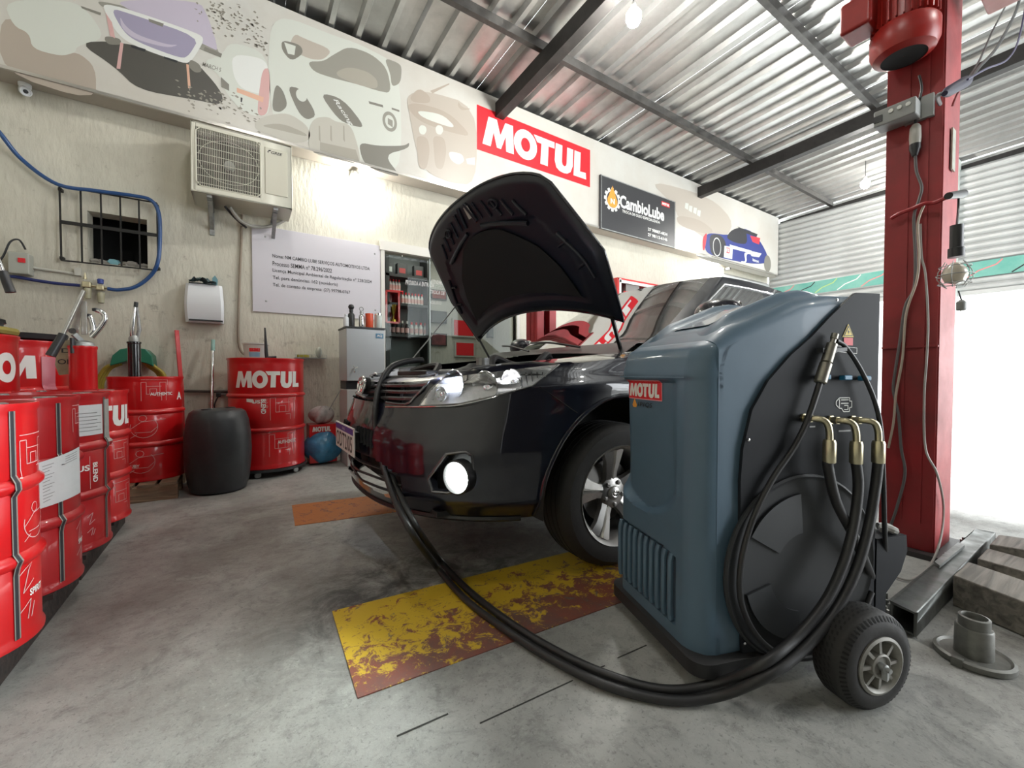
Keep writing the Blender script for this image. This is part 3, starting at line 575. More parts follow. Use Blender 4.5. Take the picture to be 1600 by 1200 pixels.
# ============================================================ CAR
CX, CY = 0.455, 2.12
def cw(x, y, z): return V((CX+x, CY+y, z))
M_car = mat('midnight_blue_paint', (0.0022, 0.003, 0.010), 0.3, 0.0, coat=1.0, spec=0.25)
M_carpl = mat('car_black_trim', (0.012, 0.012, 0.013), 0.38); M_grille = mat('grille_bar', (0.16, 0.16, 0.17), 0.25, 0.7)
CAR = empty('car', (CX+2.2, CY, 0), 'dark blue sedan with open bonnet and lit headlight facing the drums', 'car')
BOT = 0.285
def ip(x, xs, ys): return float(np.interp(x, xs, ys))
def x0z(z): return ip(z, [.2, .285, .36, .45, .56, .62, .70, .80, .87, .95, 1.05], [.10, .045, .01, .0, .0, .015, .045, .075, .13, .30, .5])
def Wz(z): return ip(z, [.2, .285, .35, .5, .7, .82, .92, 1.0, 1.05], [.80, .835, .87, .885, .882, .865, .835, .79, .76])
def ztop(x): return ip(x, [0, .08, .25, .45, .70, 1.05, 1.30, 1.6, 3.0, 4.0, 4.6], [.815, .82, .855, .885, .918, .962, 1.0, 1.02, 1.05, 1.06, 1.02])
LEN = 4.54; RX = [.95, 3.55]; RW = 0.435; ZW = 0.325
def body_pt(t, v):
    """t in 0..1 along half outline nose->tail (side y<0), v in 0..1 bottom->shoulder"""
    # nominal outline position for the top height
    def plan(t, z):
        W = Wz(z); X0 = x0z(z); D = 0.78; Dr = 0.55; n = 2.35
        if t < .36:
            a = t/.36*PI/2; return X0+D*(1-max(math.cos(a), 0)**(2/n)), -W*math.sin(a)**(2/n)
        if t < .88:
            u = (t-.36)/.52; return X0+D+(LEN-.03-Dr-X0-D)*u, -W
        a = (t-.88)/.12*PI/2; return LEN-.03-Dr+Dr*math.sin(a)**(2/n), -W*max(math.cos(a), 0)**(2/n)
    x, y = plan(t, .6); zt = ztop(x); z = BOT+(zt-BOT)*v
    x, y = plan(t, z)
    # waist crease and bumper lip
    y *= 1+0.010*math.exp(-((z-.80)/.03)**2)
    if x < .9: y *= 1+.012*math.exp(-((z-.36)/.05)**2)
    return x, y, z
NT, NV = 230, 52
ts = [.36*i/130 for i in range(130)]+[.36+.11*i/45 for i in range(45)]+[.47+.24*i/24 for i in range(24)]+[.71+.17*i/70 for i in range(70)]+[.88+.12*i/30 for i in range(31)]
vsv = [i/NV for i in range(NV+1)]
def arch_snap(x, z):
    for rx in RX:
        dx, dz = x-rx, z-ZW; d = math.hypot(dx, dz)
        if abs(d-RW) < 0.0115 and d > 0: return rx+dx*RW/d, ZW+dz*RW/d
    return x, z
rows = []
for v in vsv:
    r = []
    for t in ts:
        x, y, z = body_pt(t, v); nx_, nz_ = arch_snap(x, z); r.append((nx_, y, nz_))
    rows.append(r)
# fender top: continue inward to the bonnet shut line
for k in range(1, 5):
    r = []
    for t in ts:
        x, y, z = body_pt(t, 1.0); lim = ip(x, [0, .08, .3, .75, 1.1, 1.3, 4.6], [0.96, .93, .86, .80, .80, .76, .74])*abs(y)
        yy = -abs(y)+(abs(y)-lim)*k/4*1.0; inx = x+(0.03*k/4*2 if x < .35 else 0)
        r.append((inx, yy, z+0.022*math.sin(k/4*PI/2)))
    rows.append(r)
GW = len(ts); allv = [p for r in rows for p in r]
world = [cw(*p) for p in allv]; pix = [proj(p) for p in world]
HEADL = [(656, 634), (718, 631), (775, 618), (832, 603), (873, 570), (832, 566), (775, 570), (724, 578), (696, 589), (673, 609)]
UGR = [(556, 624), (600, 628), (635, 631), (664, 604), (683, 585), (655, 586), (625, 588), (600, 590), (575, 594), (558, 603)]
LGR = [(553, 702), (590, 720), (626, 745), (630, 768), (622, 783), (598, 773), (570, 757), (551, 736)]
MGR = [(560, 662), (574, 666), (585, 672), (585, 702), (560, 692)]
FOG = [(670, 747), (698, 709), (728, 706), (738, 712), (741, 745), (734, 762), (700, 770), (676, 768)]
cuts = {'head': HEADL, 'ugr': UGR, 'lgr': LGR, 'fog': FOG}
bodyf = []; removed = {k: [] for k in cuts}
full = [(x, y, z) for x, y, z in allv]
for j in range(len(rows)-1):
    for i in range(GW-1):
        q = (j*GW+i, j*GW+i+1, (j+1)*GW+i+1, (j+1)*GW+i); cx = sum(allv[k][0] for k in q)/4; cz = sum(allv[k][2] for k in q)/4
        if any(math.hypot(cx-rx, cz-ZW) < RW-0.002 for rx in RX) : continue
        pxm = sum(pix[k][0] for k in q)/4; pym = sum(pix[k][1] for k in q)/4; hit = None
        if cx < 1.2 and j < NV:
            for kk, pl in cuts.items():
                if inpoly(pxm, pym, pl): hit = kk; break
        if hit: removed[hit].append(q)
        else: bodyf.append(q)
body_bvh = BVHTree.FromPolygons([tuple(p) for p in world], bodyf+[q for k in removed for q in removed[k]])
def hitpx(px, py):
    loc, nrm, idx, d = body_bvh.ray_cast(EYE, ray(px, py).normalized()); 
    if loc is None:
        best = None
        for k in range(1, 25):
            for dx, dy in ((k, 0), (-k, 0), (0, k), (0, -k), (k, k), (-k, k)):
                loc, nrm, idx, d = body_bvh.ray_cast(EYE, ray(px+dx, py+dy).normalized())
                if loc is not None: return loc, (nrm if nrm.dot(EYE-loc) > 0 else -nrm)
        return pf(px, py, 2.0), V((-1, 0, 0))
    if nrm.dot(EYE-loc) < 0: nrm = -nrm
    return loc, nrm
def mir(p): return V((p[0], 2*CY-p[1], p[2]))
def subm(faces, mirror=True, off=0.0):
    idx = sorted({k for f in faces for k in f}); mp = {k: n for n, k in enumerate(idx)}; mb = MB()
    vs_ = [world[k] for k in idx]; fs = [tuple(mp[k] for k in f) for f in faces]
    if off:
        nr = [V((0, 0, 0)) for _ in vs_]
        for f in fs:
            n = (vs_[f[1]]-vs_[f[0]]).cross(vs_[f[3]]-vs_[f[0]])
            if n.length > 0: n.normalize()
            out = V((CX+1.2, CY, .6)); 
            if n.dot(vs_[f[0]]-out) < 0: n = -n
            for k in f: nr[k] += n
        vs_ = [p+(n.normalized()*off if n.length > 0 else n) for p, n in zip(vs_, nr)]
    mb.add(vs_, fs)
    if mirror: mb.add([mir(p) for p in vs_], [f[::-1] for f in fs])
    return mb
subm(bodyf).build('body_shell', M_car, CAR, smooth=True)
# floor pan, inner wings and bulkheads keep the shell from being see-through
mb = MB()
for sg in (-1, 1):
    rr = []
    for z in (BOT+.01, .5, .72):
        pass
pan = [cw(x, y, BOT+0.01) for x, y, z in [body_pt(t, 0) for t in ts[::6]]]
pan = pan+[mir(p) for p in pan[::-1]]
pan = [p for p in pan if True]
hole_w = []
mbp = MB()
mbp.box(cw(2.25, 0, BOT+.02), (1.75, 1.66, .02)); mbp.box(cw(.35, 0, BOT+.02), (.34, 1.25, .02)); mbp.box(cw(.95, 0, BOT+.03), (.95, 1.1, .02)); mbp.box(cw(3.55, 0, BOT+.03), (.95, 1.1, .02)); mbp.box(cw(4.2, 0, BOT+.02), (.45, 1.4, .02))
mbp.build('underbody', M_carpl, CAR)
M_liner = mat('arch_liner', (0.008, 0.008, 0.008), 0.9)
for rx in RX:
    for sg in (-1, 1):
        mb = MB()
        prof_ = [(RW+.004, a) for a in range(-35, 216, 10)]
        o_ = [cw(rx+(RW+.004)*math.cos(math.radians(a)), sg*.865, ZW+(RW+.004)*math.sin(math.radians(a))) for _, a in prof_]; i_ = [cw(rx+(RW+.004)*math.cos(math.radians(a)), sg*.55, ZW+(RW+.004)*math.sin(math.radians(a))) for _, a in prof_]
        o_ = [p for p in o_ if p.z > BOT-.0]; i_ = [p for p in i_ if p.z > BOT-.0]
        mb.grid([o_, i_]); c0 = cw(rx, sg*.55, ZW); n0 = len(mb.v); mb.add([c0]+i_, [(0, k, k+1) for k in range(1, len(i_))]); mb.build('wheel_arch_liner', M_liner, CAR)

for rx in RX:
    for sg in (-1, 1):
        P = []
        for a_ in range(-8, 189, 6):
            z_ = ZW+RW*math.sin(math.radians(a_)); x_ = rx+RW*math.cos(math.radians(a_))
            if z_ < BOT: continue
            # outline half width there
            best = min((body_pt(t, (z_-BOT)/(ztop(x_)-BOT)) for t in ts), key=lambda q: abs(q[0]-x_)); P.append(cw(x_, sg*(abs(best[1])-.003), z_))
        MB().tube(P, .010, 8).build('arch_lip', M_car, CAR, smooth=True)
# wheels
M_tyre = mat('tyre_rubber', (0.022, 0.021, 0.02), 0.68, var=0.35, vscale=14, bump=0.1, bscale=60); M_alloy = mat('alloy_rim', (0.50, 0.49, 0.47), 0.28, 0.95, var=0.25, vscale=10, rvar=0.2)
M_disc = mat('brake_disc', (0.25, 0.24, 0.23), 0.45, 0.8); M_well = mat('wheel_well_dark', (0.01, 0.01, 0.01), 0.9)
def wheel(x, sg, steer=0.0):
    R = .318; base = cw(x, sg*.765, R); Mx = Matrix.Translation(base) @ Matrix.Rotation(steer, 4, 'Z') @ Matrix.Rotation(sg*-PI/2, 4, 'X')   # local z points outward
    root = empty('wheel', base); put(root, CAR)
    hw = .103
    MB().lathe([(.205, -hw+.01), (.225, -hw), (.285, -hw-.006), (.306, -hw+.012), (.316, -hw+.035), (.318, 0), (.316, hw-.035), (.306, hw-.012), (.285, hw+.006), (.228, hw), (.212, hw-.008), (.206, hw-.02)], 72, Mx, cap=False).build('tyre', M_tyre, root, smooth=True)
    mb = MB()
    for zc in (-.05, -.018, .018, .05): mb.lathe([(.3175, zc-.004), (.319, zc-.003), (.319, zc+.003), (.3175, zc+.004)], 60, Mx, cap=False)
    mb.build('tread_groove', M_well, root)
    MB().lathe([(.208, -hw+.015), (.19, -hw+.03), (.186, .02), (.194, hw-.035), (.212, hw-.006), (.220, hw+.002), (.222, hw-.004), (.213, hw-.012), (.200, hw-.038)], 64, Mx, cap=False).build('rim', M_alloy, root, smooth=True)
    MB().lathe([(.14, -.005), (.14, .004)], 40, Mx).build('brake_disc', M_disc, root); MB().lathe([(.19, -.06), (.19, -.055)], 30, Mx).build('drum_back', M_well, root)
    MB().box(tuple(Mx @ V((-.09, .08, .012))), (.09, .03, .09)).build('caliper', M_disc, root)
    for k in range(5):
        a = 2*PI*k/5+.42; ca, sa = math.cos(a), math.sin(a); er, et = V((ca, sa, 0)), V((-sa, ca, 0)); mb = MB()
        sec = [(.035, .034, .045, .060), (.09, .033, .057, .030), (.15, .046, .076, .024), (.198, .064, .084, .020)]; rw = []
        for r, w, zt, th in sec:
            rw.append([er*r+et*(-w)+V((0, 0, zt-th)), er*r+et*(-w*.92)+V((0, 0, zt-.006)), er*r+et*(-w*.18)+V((0, 0, zt)), er*r+V((0, 0, zt-.014)), er*r+et*(w*.18)+V((0, 0, zt)), er*r+et*(w*.92)+V((0, 0, zt-.006)), er*r+et*w+V((0, 0, zt-th))])
        mb.grid([[Mx @ p for p in q] for q in rw]); mb.build('spoke', M_alloy, root, smooth=True)
        an = a+PI/5; MB().lathe([(.011, .035), (.011, .060), (.006, .062)], 6, Mx @ Matrix.Translation((math.cos(an)*.052, math.sin(an)*.052, 0))).build('wheel_nut', M_disc, root)
    MB().lathe([(.072, .02), (.070, .045), (.060, .052), (.032, .054), (.030, .064), (.026, .067), (.002, .068)], 32, Mx).build('hub_cap', M_alloy, root, smooth=True)
    mb = MB()
    for rx_, ry_, oy in ((.021, .014, 0), (.007, .013, 0), (.013, .006, .006)): mb.tube([Mx @ V((rx_*math.cos(a), ry_*math.sin(a)+oy, .069)) for a in [2*PI*i/20 for i in range(20)]], .0016, 5, closed=True)
    mb.build('emblem', M_chrome, root)
wheel(RX[0], -1, math.radians(-4)); wheel(RX[0], 1, math.radians(-4)); wheel(RX[1], -1); wheel(RX[1], 1)
# headlights (near one lit; the far one is its mirror)
def pline(poly, n=5): 
    out = []
    for i in range(len(poly)):
        a, b = poly[i], poly[(i+1) % len(poly)]; m = max(2, int(math.hypot(b[0]-a[0], b[1]-a[1])/8)); out += [(a[0]+(b[0]-a[0])*k/m, a[1]+(b[1]-a[1])*k/m) for k in range(m)]
    return out
M_lens = glass('headlamp_lens', (0.97, 0.98, 1.0), 0.05); M_refl = mat('lamp_reflector', (0.85, 0.86, 0.88), 0.16, 1.0); M_hous = mat('lamp_housing', (0.85, 0.85, 0.86), 0.3, 0.15, var=0.25, vscale=25)
M_hid = mat('xenon_light', (1, 1, 1), 0.2, emit=(0.72, 0.80, 1.0), estr=22); M_fogon = mat('fog_light_glow', (1, 1, 1), 0.2, emit=(0.93, 1.0, 0.96), estr=11)
def frame_tube(poly, r, name, m, parent, lift=0.002, closed=True, mirror=True):
    P = [(lambda h: h[0]+h[1]*lift)(hitpx(*q)) for q in pline(poly)]
    MB().tube(P, r, 6, closed=True).build(name, m, parent, smooth=True)
    if mirror: MB().tube([mir(p) for p in P], r, 6, closed=True).build(name, m, parent, smooth=True)
def facing(c, n, up=V((0, 0, 1))):
    n = V(n).normalized(); x = up.cross(n).normalized(); y = n.cross(x); return Matrix(((x.x, y.x, n.x, c[0]), (x.y, y.y, n.y, c[1]), (x.z, y.z, n.z, c[2]), (0, 0, 0, 1)))
HEADF = V((-1, -.35, 0.02)).normalized()
for mirr in (False, True):
    F_ = (lambda p: mir(p)) if mirr else (lambda p: V(p))
    fdir = V((HEADF.x, -HEADF.y if mirr else HEADF.y, HEADF.z))
    H = empty('headlight', F_(hitpx(740, 600)[0])); put(H, CAR)
    if not mirr: H['label'] = 'lit near side headlight glowing bluish white'
    s1 = subm(removed['head'], False, -.045); s2 = subm(removed['head'], False, 0.003)
    if mirr: s1.v = [tuple(mir(p)) for p in s1.v]; s2.v = [tuple(mir(p)) for p in s2.v]
    s1.build('housing', M_hous, H, smooth=True); s2.build('lens', M_lens, H, smooth=True)
    P = [hitpx(*q) for q in pline(HEADL)]; o_ = [F_(h[0]) for h in P]; i_ = [F_(h[0]-h[1]*.048) for h in P]
    MB().grid([o_+o_[:1], i_+i_[:1]]).build('inner_rim', M_hous, H, smooth=True)
    for (qx, qy, rr, dp, nm) in ((706, 592, .056, .045, 'main_reflector'), (757, 598, .064, .045, 'dip_reflector'), (801, 590, .050, .04, 'turn_reflector'), (686, 614, .030, .035, 'side_reflector')):
        h = hitpx(qx, qy); cpt = F_(h[0]-h[1]*dp*.7); Mx = facing(cpt, fdir)
        MB().lathe([(rr*1.05, .006), (rr, .010), (rr*.93, .004), (rr*.75, -.018), (rr*.4, -.032), (.004, -.036)], 28, Mx, cap=False).build(nm, M_refl, H, smooth=True)
        if nm == 'main_reflector':
            MB().lathe([(.034, -.02), (.034, -.004), (.026, .012), (.012, .019), (.001, .021)], 24, Mx).build('projector_lens', M_hid if not mirr else M_lens, H, smooth=True)
            if not mirr: li = light('headlamp_fill_light', 'POINT', Mx @ V((-0.05, .02, .030)), 5.0, (0.75, 0.84, 1.0), .01)  # fill light added inside the headlamp to brighten its housing
            if not mirr: light('outer_fill_light', 'POINT', hitpx(792, 585)[0]-hitpx(792, 585)[1]*.018, .6, (1.0, .98, .95), .01)  # second added fill for the outer end of the housing, not a turn lamp
            if not mirr: l = light('headlamp_light', 'SPOT', Mx @ V((0, 0, .05)), 30, (0.8, 0.87, 1.0), 0.03); l.matrix_world = Mx @ Matrix.Translation((0, 0, .05)) @ Matrix.Rotation(PI, 4, 'X'); l.data.spot_size = 1.6; l.data.spot_blend = .6
        else: MB().lathe([(.012, -.03), (.013, .0), (.008, .008), (.001, .01)], 12, Mx).build('bulb', M_refl, H, smooth=True)
    for t_ in range(5):
        a, b = hitpx(818+t_*8, 600-t_*5), hitpx(812+t_*9, 571); MB().bar(F_(a[0]-a[1]*.03), F_(b[0]-b[1]*.03), .004).build('flute', M_refl, H)
frame_tube(HEADL, .0032, 'headlight_seal', mat('lamp_seal', (.25, .25, .25), .3, .5), CAR)
# chrome strip that runs under the lamp to the grille
for mm in (False, True):
    P = [hitpx(x, y) for x, y in ((604, 636), (630, 636), (656, 636), (690, 635), (718, 633), (775, 620))]; P = [p+n*.004 for p, n in P]
    if mm: P = [mir(p) for p in P]
    MB().tube(cr(P, 5), .0028, 6).build('bright_strip', M_chrome, CAR, smooth=True)
# grilles: recess, bars, frame
def recess(key, dep, name):
    if key == 'fog':
        for mm in (0, 1):
            s = subm(removed[key], False, -dep)
            if mm: s.v = [tuple(mir(p)) for p in s.v]
            s.build(name, M_well, CAR)
        return
    s = subm(removed[key], True, -dep); s.build(name, M_well, CAR)
    P = [hitpx(*q) for q in pline(cuts[key])]
recess('ugr', .07, 'grille_recess'); recess('lgr', .08, 'intake_recess'); recess('fog', .05, 'fog_recess')
def surfrow(pts, r, name, m, lift=-.01, parent=CAR, shape=None):
    P = cr([(lambda h: h[0]+h[1]*lift)(hitpx(*q)) for q in pts], 6)
    # continue across to the mirrored side (bar spans the whole nose)
    Q = [mir(p) for p in P][::-1]; P = P[::-1] if P[0].y > P[-1].y else P
    a = sorted(P, key=lambda p: p.y); bq = sorted([mir(p) for p in P], key=lambda p: p.y); pts_ = a+bq
    MB().tube(pts_, r, 6).build(name, m, parent, smooth=True)
surfrow([(573, 602), (600, 601), (640, 600), (668, 598)], .009, 'grille_bar', M_grille)
surfrow([(569, 611), (600, 611), (630, 612), (655, 611)], .009, 'grille_bar', M_grille); surfrow([(566, 620), (600, 621), (625, 622), (643, 622)], .009, 'grille_bar', M_grille)
for y_ in (714, 730, 746, 762): surfrow([(556, y_-8), (585, y_+3), (622, y_+16)], .006, 'intake_bar', M_carpl, -.02)
for q in ((600, 0), (628, 0)):
    for mm in (False, True):
        a, b = hitpx(q[0], 592), hitpx(q[0]-8, 626); A, B = a[0]-a[1]*.02, b[0]-b[1]*.02
        if mm: A, B = mir(A), mir(B)
        MB().bar(A, B, .012).build('grille_upright', M_carpl, CAR)
UGRF = [q for q in UGR]
for mm in (False, True):
    P = [hitpx(*q) for q in ((604, 629), (635, 632), (650, 619), (664, 605), (683, 586), (655, 586), (625, 588), (600, 590))]; P = cr([p+n*.002 for p, n in P], 4)
    if mm: P = [mir(p) for p in P]
    MB().tube(P, .006, 6).build('grille_frame', M_grille, CAR, smooth=True)
# slotted middle intake beside the plate
for k in range(5):
    a, b = hitpx(561+k*5, 666+k*1.5), hitpx(561+k*5, 690+k*2.5)
    for mm in (False, True):
        A, B = a[0]+a[1]*.004, b[0]+b[1]*.004
        if mm: A, B = mir(A), mir(B)
        MB().bar(A, B, .012, .008).build('intake_slot', M_well, CAR)
# emblem of three ovals
ec, en = V((CX+.062, CY, .795)), V((-1, 0, .15)); Mx = facing(ec, en)
EB = empty('badge', ec); put(EB, CAR)
for (rx_, ry_, oy, r_) in ((.062, .042, 0, .0065), (.019, .040, 0, .005), (.040, .0175, .018, .005)):
    MB().tube([Mx @ V((rx_*math.cos(a), ry_*math.sin(a)+oy, .012)) for a in [2*PI*i/28 for i in range(28)]], r_, 6, closed=True).build('oval', M_chrome, EB, smooth=True)
MB().lathe([(.058, -.02), (.058, .004)], 28, Mx @ Matrix.Scale(.72, 4, V((0, 1, 0)))).build('badge_back', M_well, EB)
# number plate
pc = V((CX-.030, CY, .545)); PLATE = empty('number_plate', pc); put(PLATE, CAR); PLATE['label'] = 'white plate with a purple top band'
MB().box(pc, (.008, .40, .130)).build('plate_sheet', mat('plate_white', (.78, .76, .74), .4), PLATE, bevel=.003)
MB().box(pc+V((.018, 0, 0)), (.03, .30, .08)).build('plate_bracket', M_carpl, PLATE)
fP = flat((pc.x-.0045, pc.y+.2, pc.z-.065), (0, -1, 0), (0, 0, 1)); M_pur = mat('plate_band', (.10, .05, .28), .4)
print_obj('plate_band', polygeo([(.006, .096), (.394, .096), (.394, .124), (.006, .124)]), fP, M_pur, PLATE)
text_obj('lettering', 'ODT2I05', flat((pc.x-.0048, pc.y+.175, pc.z-.052), (0, -1, 0), (0, 0, 1)), .35, .075, M_black, PLATE, .012)
text_obj('lettering', 'BRASIL', flat((pc.x-.0052, pc.y+.03, pc.z+.038), (0, -1, 0), (0, 0, 1)), .06, .013, M_white, PLATE)
# fog lamps
for mm in (False, True):
    h = hitpx(716, 745); cpt = h[0]+h[1]*.004; fd = V((-1, -.45, 0)).normalized()
    if mm: cpt = mir(cpt); fd = V((fd.x, -fd.y, 0))
    Mx = facing(cpt, fd); FG = empty('fog_lamp', cpt); put(FG, CAR)
    MB().lathe([(.066, -.03), (.066, .012), (.060, .016), (.056, .010), (.056, -.01)], 32, Mx, cap=False).build('bezel', M_carpl, FG, smooth=True)
    MB().lathe([(.056, .0), (.050, .012), (.030, .020), (.002, .023)], 28, Mx).build('lens', M_fogon if not mm else M_lens, FG, smooth=True)
    if not mm: l = light('fog_light', 'SPOT', cpt, 25, (0.9, 1.0, 0.97), .04); l.matrix_world = Mx @ Matrix.Translation((0, 0, .06)) @ Matrix.Rotation(PI, 4, 'X'); l.data.spot_size = 2.2; l.data.spot_blend = .8
frame_tube(FOG, .006, 'fog_surround', M_grille, CAR)
# lower lip and panel gaps
def seam(pts, r=.0022, lift=.0005, name='panel_gap', m=M_well, mirror=True):
    P = cr([(lambda h: h[0]+h[1]*lift)(hitpx(*q)) for q in pts], 5); MB().tube(P, r, 5).build(name, m, CAR)
    if mirror: MB().tube([mir(p) for p in P], r, 5).build(name, m, CAR)
seam([(843, 604), (866, 620), (886, 634), (902, 645)]); seam([(678, 637), (730, 634), (800, 615)], .0016)
lip = [cw(*body_pt(t, .0)) for t in ts[:150:4]]; lip = [p for p in lip if p.x < CX+.5]
MB().tube([mir(p) for p in lip[::-1]]+lip[1:], .012, 6).build('front_lip', M_carpl, CAR, smooth=True)
for x_ in (1.42, 2.52, 3.36):
    for sg in (-1, 1):
        P = [cw(x_+(.10*(z-.6) if x_ > 3 else 0), sg*(Wz(z)+.0005), z) for z in (.30, .45, .6, .75, .9, 1.0)]; MB().tube(P, .0025, 5).build('door_gap', M_well, CAR)
for x_ in (2.38, 3.22):
    for sg in (-1, 1): MB().tube(cr([cw(x_-.08, sg*.868, .86), cw(x_, sg*.90, .865), cw(x_+.08, sg*.868, .86)], 4), .010, 8).build('door_handle', M_car, CAR, smooth=True)
# tail lamps, rear bumper insert
for sg in (-1, 1):
    MB().box(cw(4.36, sg*.62, .88), (.20, .26, .14)).build('tail_lamp', mat('tail_lamp_red', (.4, .01, .01), .15), CAR, bevel=.03)
# greenhouse
def gh(z, k=None):
    u = (z-1.0)/.43; xf = 1.22+.80*u+.06*u*u; xr = 4.0-.62*u; w = .752-.185*u-.02*u*u; return xf, xr, w
def ghpt(t, z):
    x, y, z0_ = ghpt0(t, z); u = (z-1.0)/.43; return x, y, z0_+u*(.022+.062*max(-.3, 1-((x-2.6)/.95)**2))
def ghpt0(t, z):
    """t 0..1 from windscreen centre around the near side to the backlight centre"""
    xf, xr, w = gh(z); bow = .14
    if t < .3: s = t/.3; yy = -w*s*.93; return xf-.0+bow*(s**2.4), yy, z
    if t < .36: s = (t-.3)/.06; return xf+bow+.05*s, -w*(.93+.07*math.sin(s*PI/2)), z
    if t < .74: s = (t-.36)/.38; return xf+bow+.05+(xr-.2-xf-bow-.05)*s, -w, z
    if t < .8: s = (t-.74)/.06; return xr-.2+.06*s, -w*(1-.08*s), z
    s = (t-.8)/.2; return xr-.14+.14*(1-(1-s)**2), -w*.92*(1-s), z
tg = [i/100 for i in range(101)]; zg = [1.0+.43*k/14 for k in range(15)]
gv = [[cw(*ghpt(t, z)) for t in tg] for z in zg]
def zoff(t): return (.0 if t < .3 else .02)
paint = MB(); wind = MB(); sidewin = [MB(), MB()]; rear = MB()
for j in range(14):
    for i in range(100):
        t = (tg[i]+tg[i+1])/2; z = (zg[j]+zg[j+1])/2; q = [gv[j][i], gv[j][i+1], gv[j+1][i+1], gv[j+1][i]]; mq = [mir(p) for p in q][::-1]
        u = (z-1.0)/.43
        if t < .292 and .02 < u: wind.add(q, [(0, 1, 2, 3)]); wind.add(mq, [(0, 1, 2, 3)])
        elif .352+.033*max(0, u-.1)/.77 < t < .565 and .10 < u < .87: sidewin[0].add(q, [(0, 1, 2, 3)]); sidewin[1].add(mq, [(0, 1, 2, 3)])
        elif .585 < t < .72 and .10 < u < .87: sidewin[0].add(q, [(0, 1, 2, 3)]); sidewin[1].add(mq, [(0, 1, 2, 3)])
        elif t > .82 and .05 < u < .95: rear.add(q, [(0, 1, 2, 3)]); rear.add(mq, [(0, 1, 2, 3)])
        else: paint.add(q, [(0, 1, 2, 3)]); paint.add(mq, [(0, 1, 2, 3)])
# roof skin: from rail inwards, crowned
rf = []
for k in range(9):
    s = k/8; row = []
    for t in tg:
        x, y, z = ghpt(t, 1.43); zz = z+.045*(1-(1-s)**2)*min(1, abs(y)/.3 if False else 1); cxm = x+(2.75-x)*s*.96
        row.append(cw(cxm, y*(1-s), zz))
    rf.append(row)
roof = MB().grid(rf); roof.grid([[mir(p) for p in r][::-1] for r in rf])
paint.v = [tuple(p) for p in paint.v]; paint.build('pillars', M_car, CAR, smooth=True); roof.build('roof_panel', M_car, CAR, smooth=True)
M_glass = glass('tinted_glass', (0.02, 0.022, 0.022), 0.04, 0.0, 0.5); M_wglass = glass('windscreen_glass', (0.14, 0.16, 0.15), 0.55)
wind.build('windscreen', M_wglass, CAR, smooth=True); rear.build('rear_window', M_glass, CAR, smooth=True)
for s_ in sidewin: s_.build('side_window', M_glass, CAR, smooth=True)
# bright window surround on both sides, black wiper cowl, shelf from belt to shoulder
for sg in (-1, 1):
    rows_ = []
    for x_ in [1.25+.05*i for i in range(62)]:
        zt = ztop(x_); W_ = Wz(zt); g_ = .752
        rows_.append([cw(x_, sg*(W_*.80 if x_ < 1.3 else W_*.74), zt+.022), cw(x_, sg*W_*.95, zt+.014), cw(x_, sg*W_*.985, zt+.004)])
    MB().grid([[r[k] for r in rows_] for k in (0, 1, 2)]).build('belt_line', M_car, CAR, smooth=True)
    P = [cw(*ghpt(t, 1.055)) for t in (.352, .40, .46, .52, .6, .66, .72)]+[cw(*ghpt(t, 1.38)) for t in (.72, .6, .5, .43, .40, .385)]; P = [p if sg < 0 else mir(p) for p in P]
    MB().tube([p+V((0, sg*.006, 0)) for p in P], .005, 6, closed=True).build('window_trim', M_chrome, CAR, smooth=True)
# boot lid and rear deck
rows_ = []
for k in range(9):
    s = k/8; x_ = 3.80+.70*s; zt = 1.02+.05*math.sin(s*PI)-.02*s; rows_.append([cw(x_, y_*(.74-.05*s), zt+.03*(1-y_*y_)) for y_ in [i/6-1 for i in range(13)]])
MB().grid(rows_).build('boot_lid', M_car, CAR, smooth=True)
# cabin: dash, seats, wheel
M_int = mat('cabin_grey', (.05, .05, .052), .8); M_seat = mat('seat_cloth', (.10, .10, .105), .9)
MB().box(cw(1.75, 0, .90), (.45, 1.40, .22)).build('dashboard', M_int, CAR, bevel=.06)
MB().box(cw(2.8, 0, .42), (2.2, 1.5, .06)).build('cabin_floor', M_int, CAR); MB().box(cw(3.62, 0, .9), (.10, 1.3, .5)).build('rear_bulkhead', M_int, CAR)
for sg in (-1, 1):
    S = empty('front_seat', cw(2.35, sg*.36, .5)); put(S, CAR)
    MB().box(cw(2.30, sg*.36, .62), (.5, .5, .16)).build('cushion', M_seat, S, bevel=.05); MB().box(cw(2.60, sg*.36, .95), (.16, .48, .62), M=Matrix.Rotation(.25, 3, 'Y')).build('backrest', M_seat, S, bevel=.06); MB().box(cw(2.70, sg*.36, 1.30), (.10, .26, .16)).build('headrest', M_seat, S, bevel=.04)
MB().box(cw(3.35, 0, .9), (.18, 1.2, .6)).build('rear_seat', M_seat, CAR, bevel=.06)
Mx = Matrix.Translation(cw(2.02, .0-.36, 1.0)) @ Matrix.Rotation(-PI/2+.4, 4, 'Y'); MB().tube([Mx @ V((.185*math.cos(a), .185*math.sin(a), 0)) for a in [2*PI*i/30 for i in range(30)]], .015, 8, closed=True).build('steering_wheel', M_int, CAR, smooth=True)
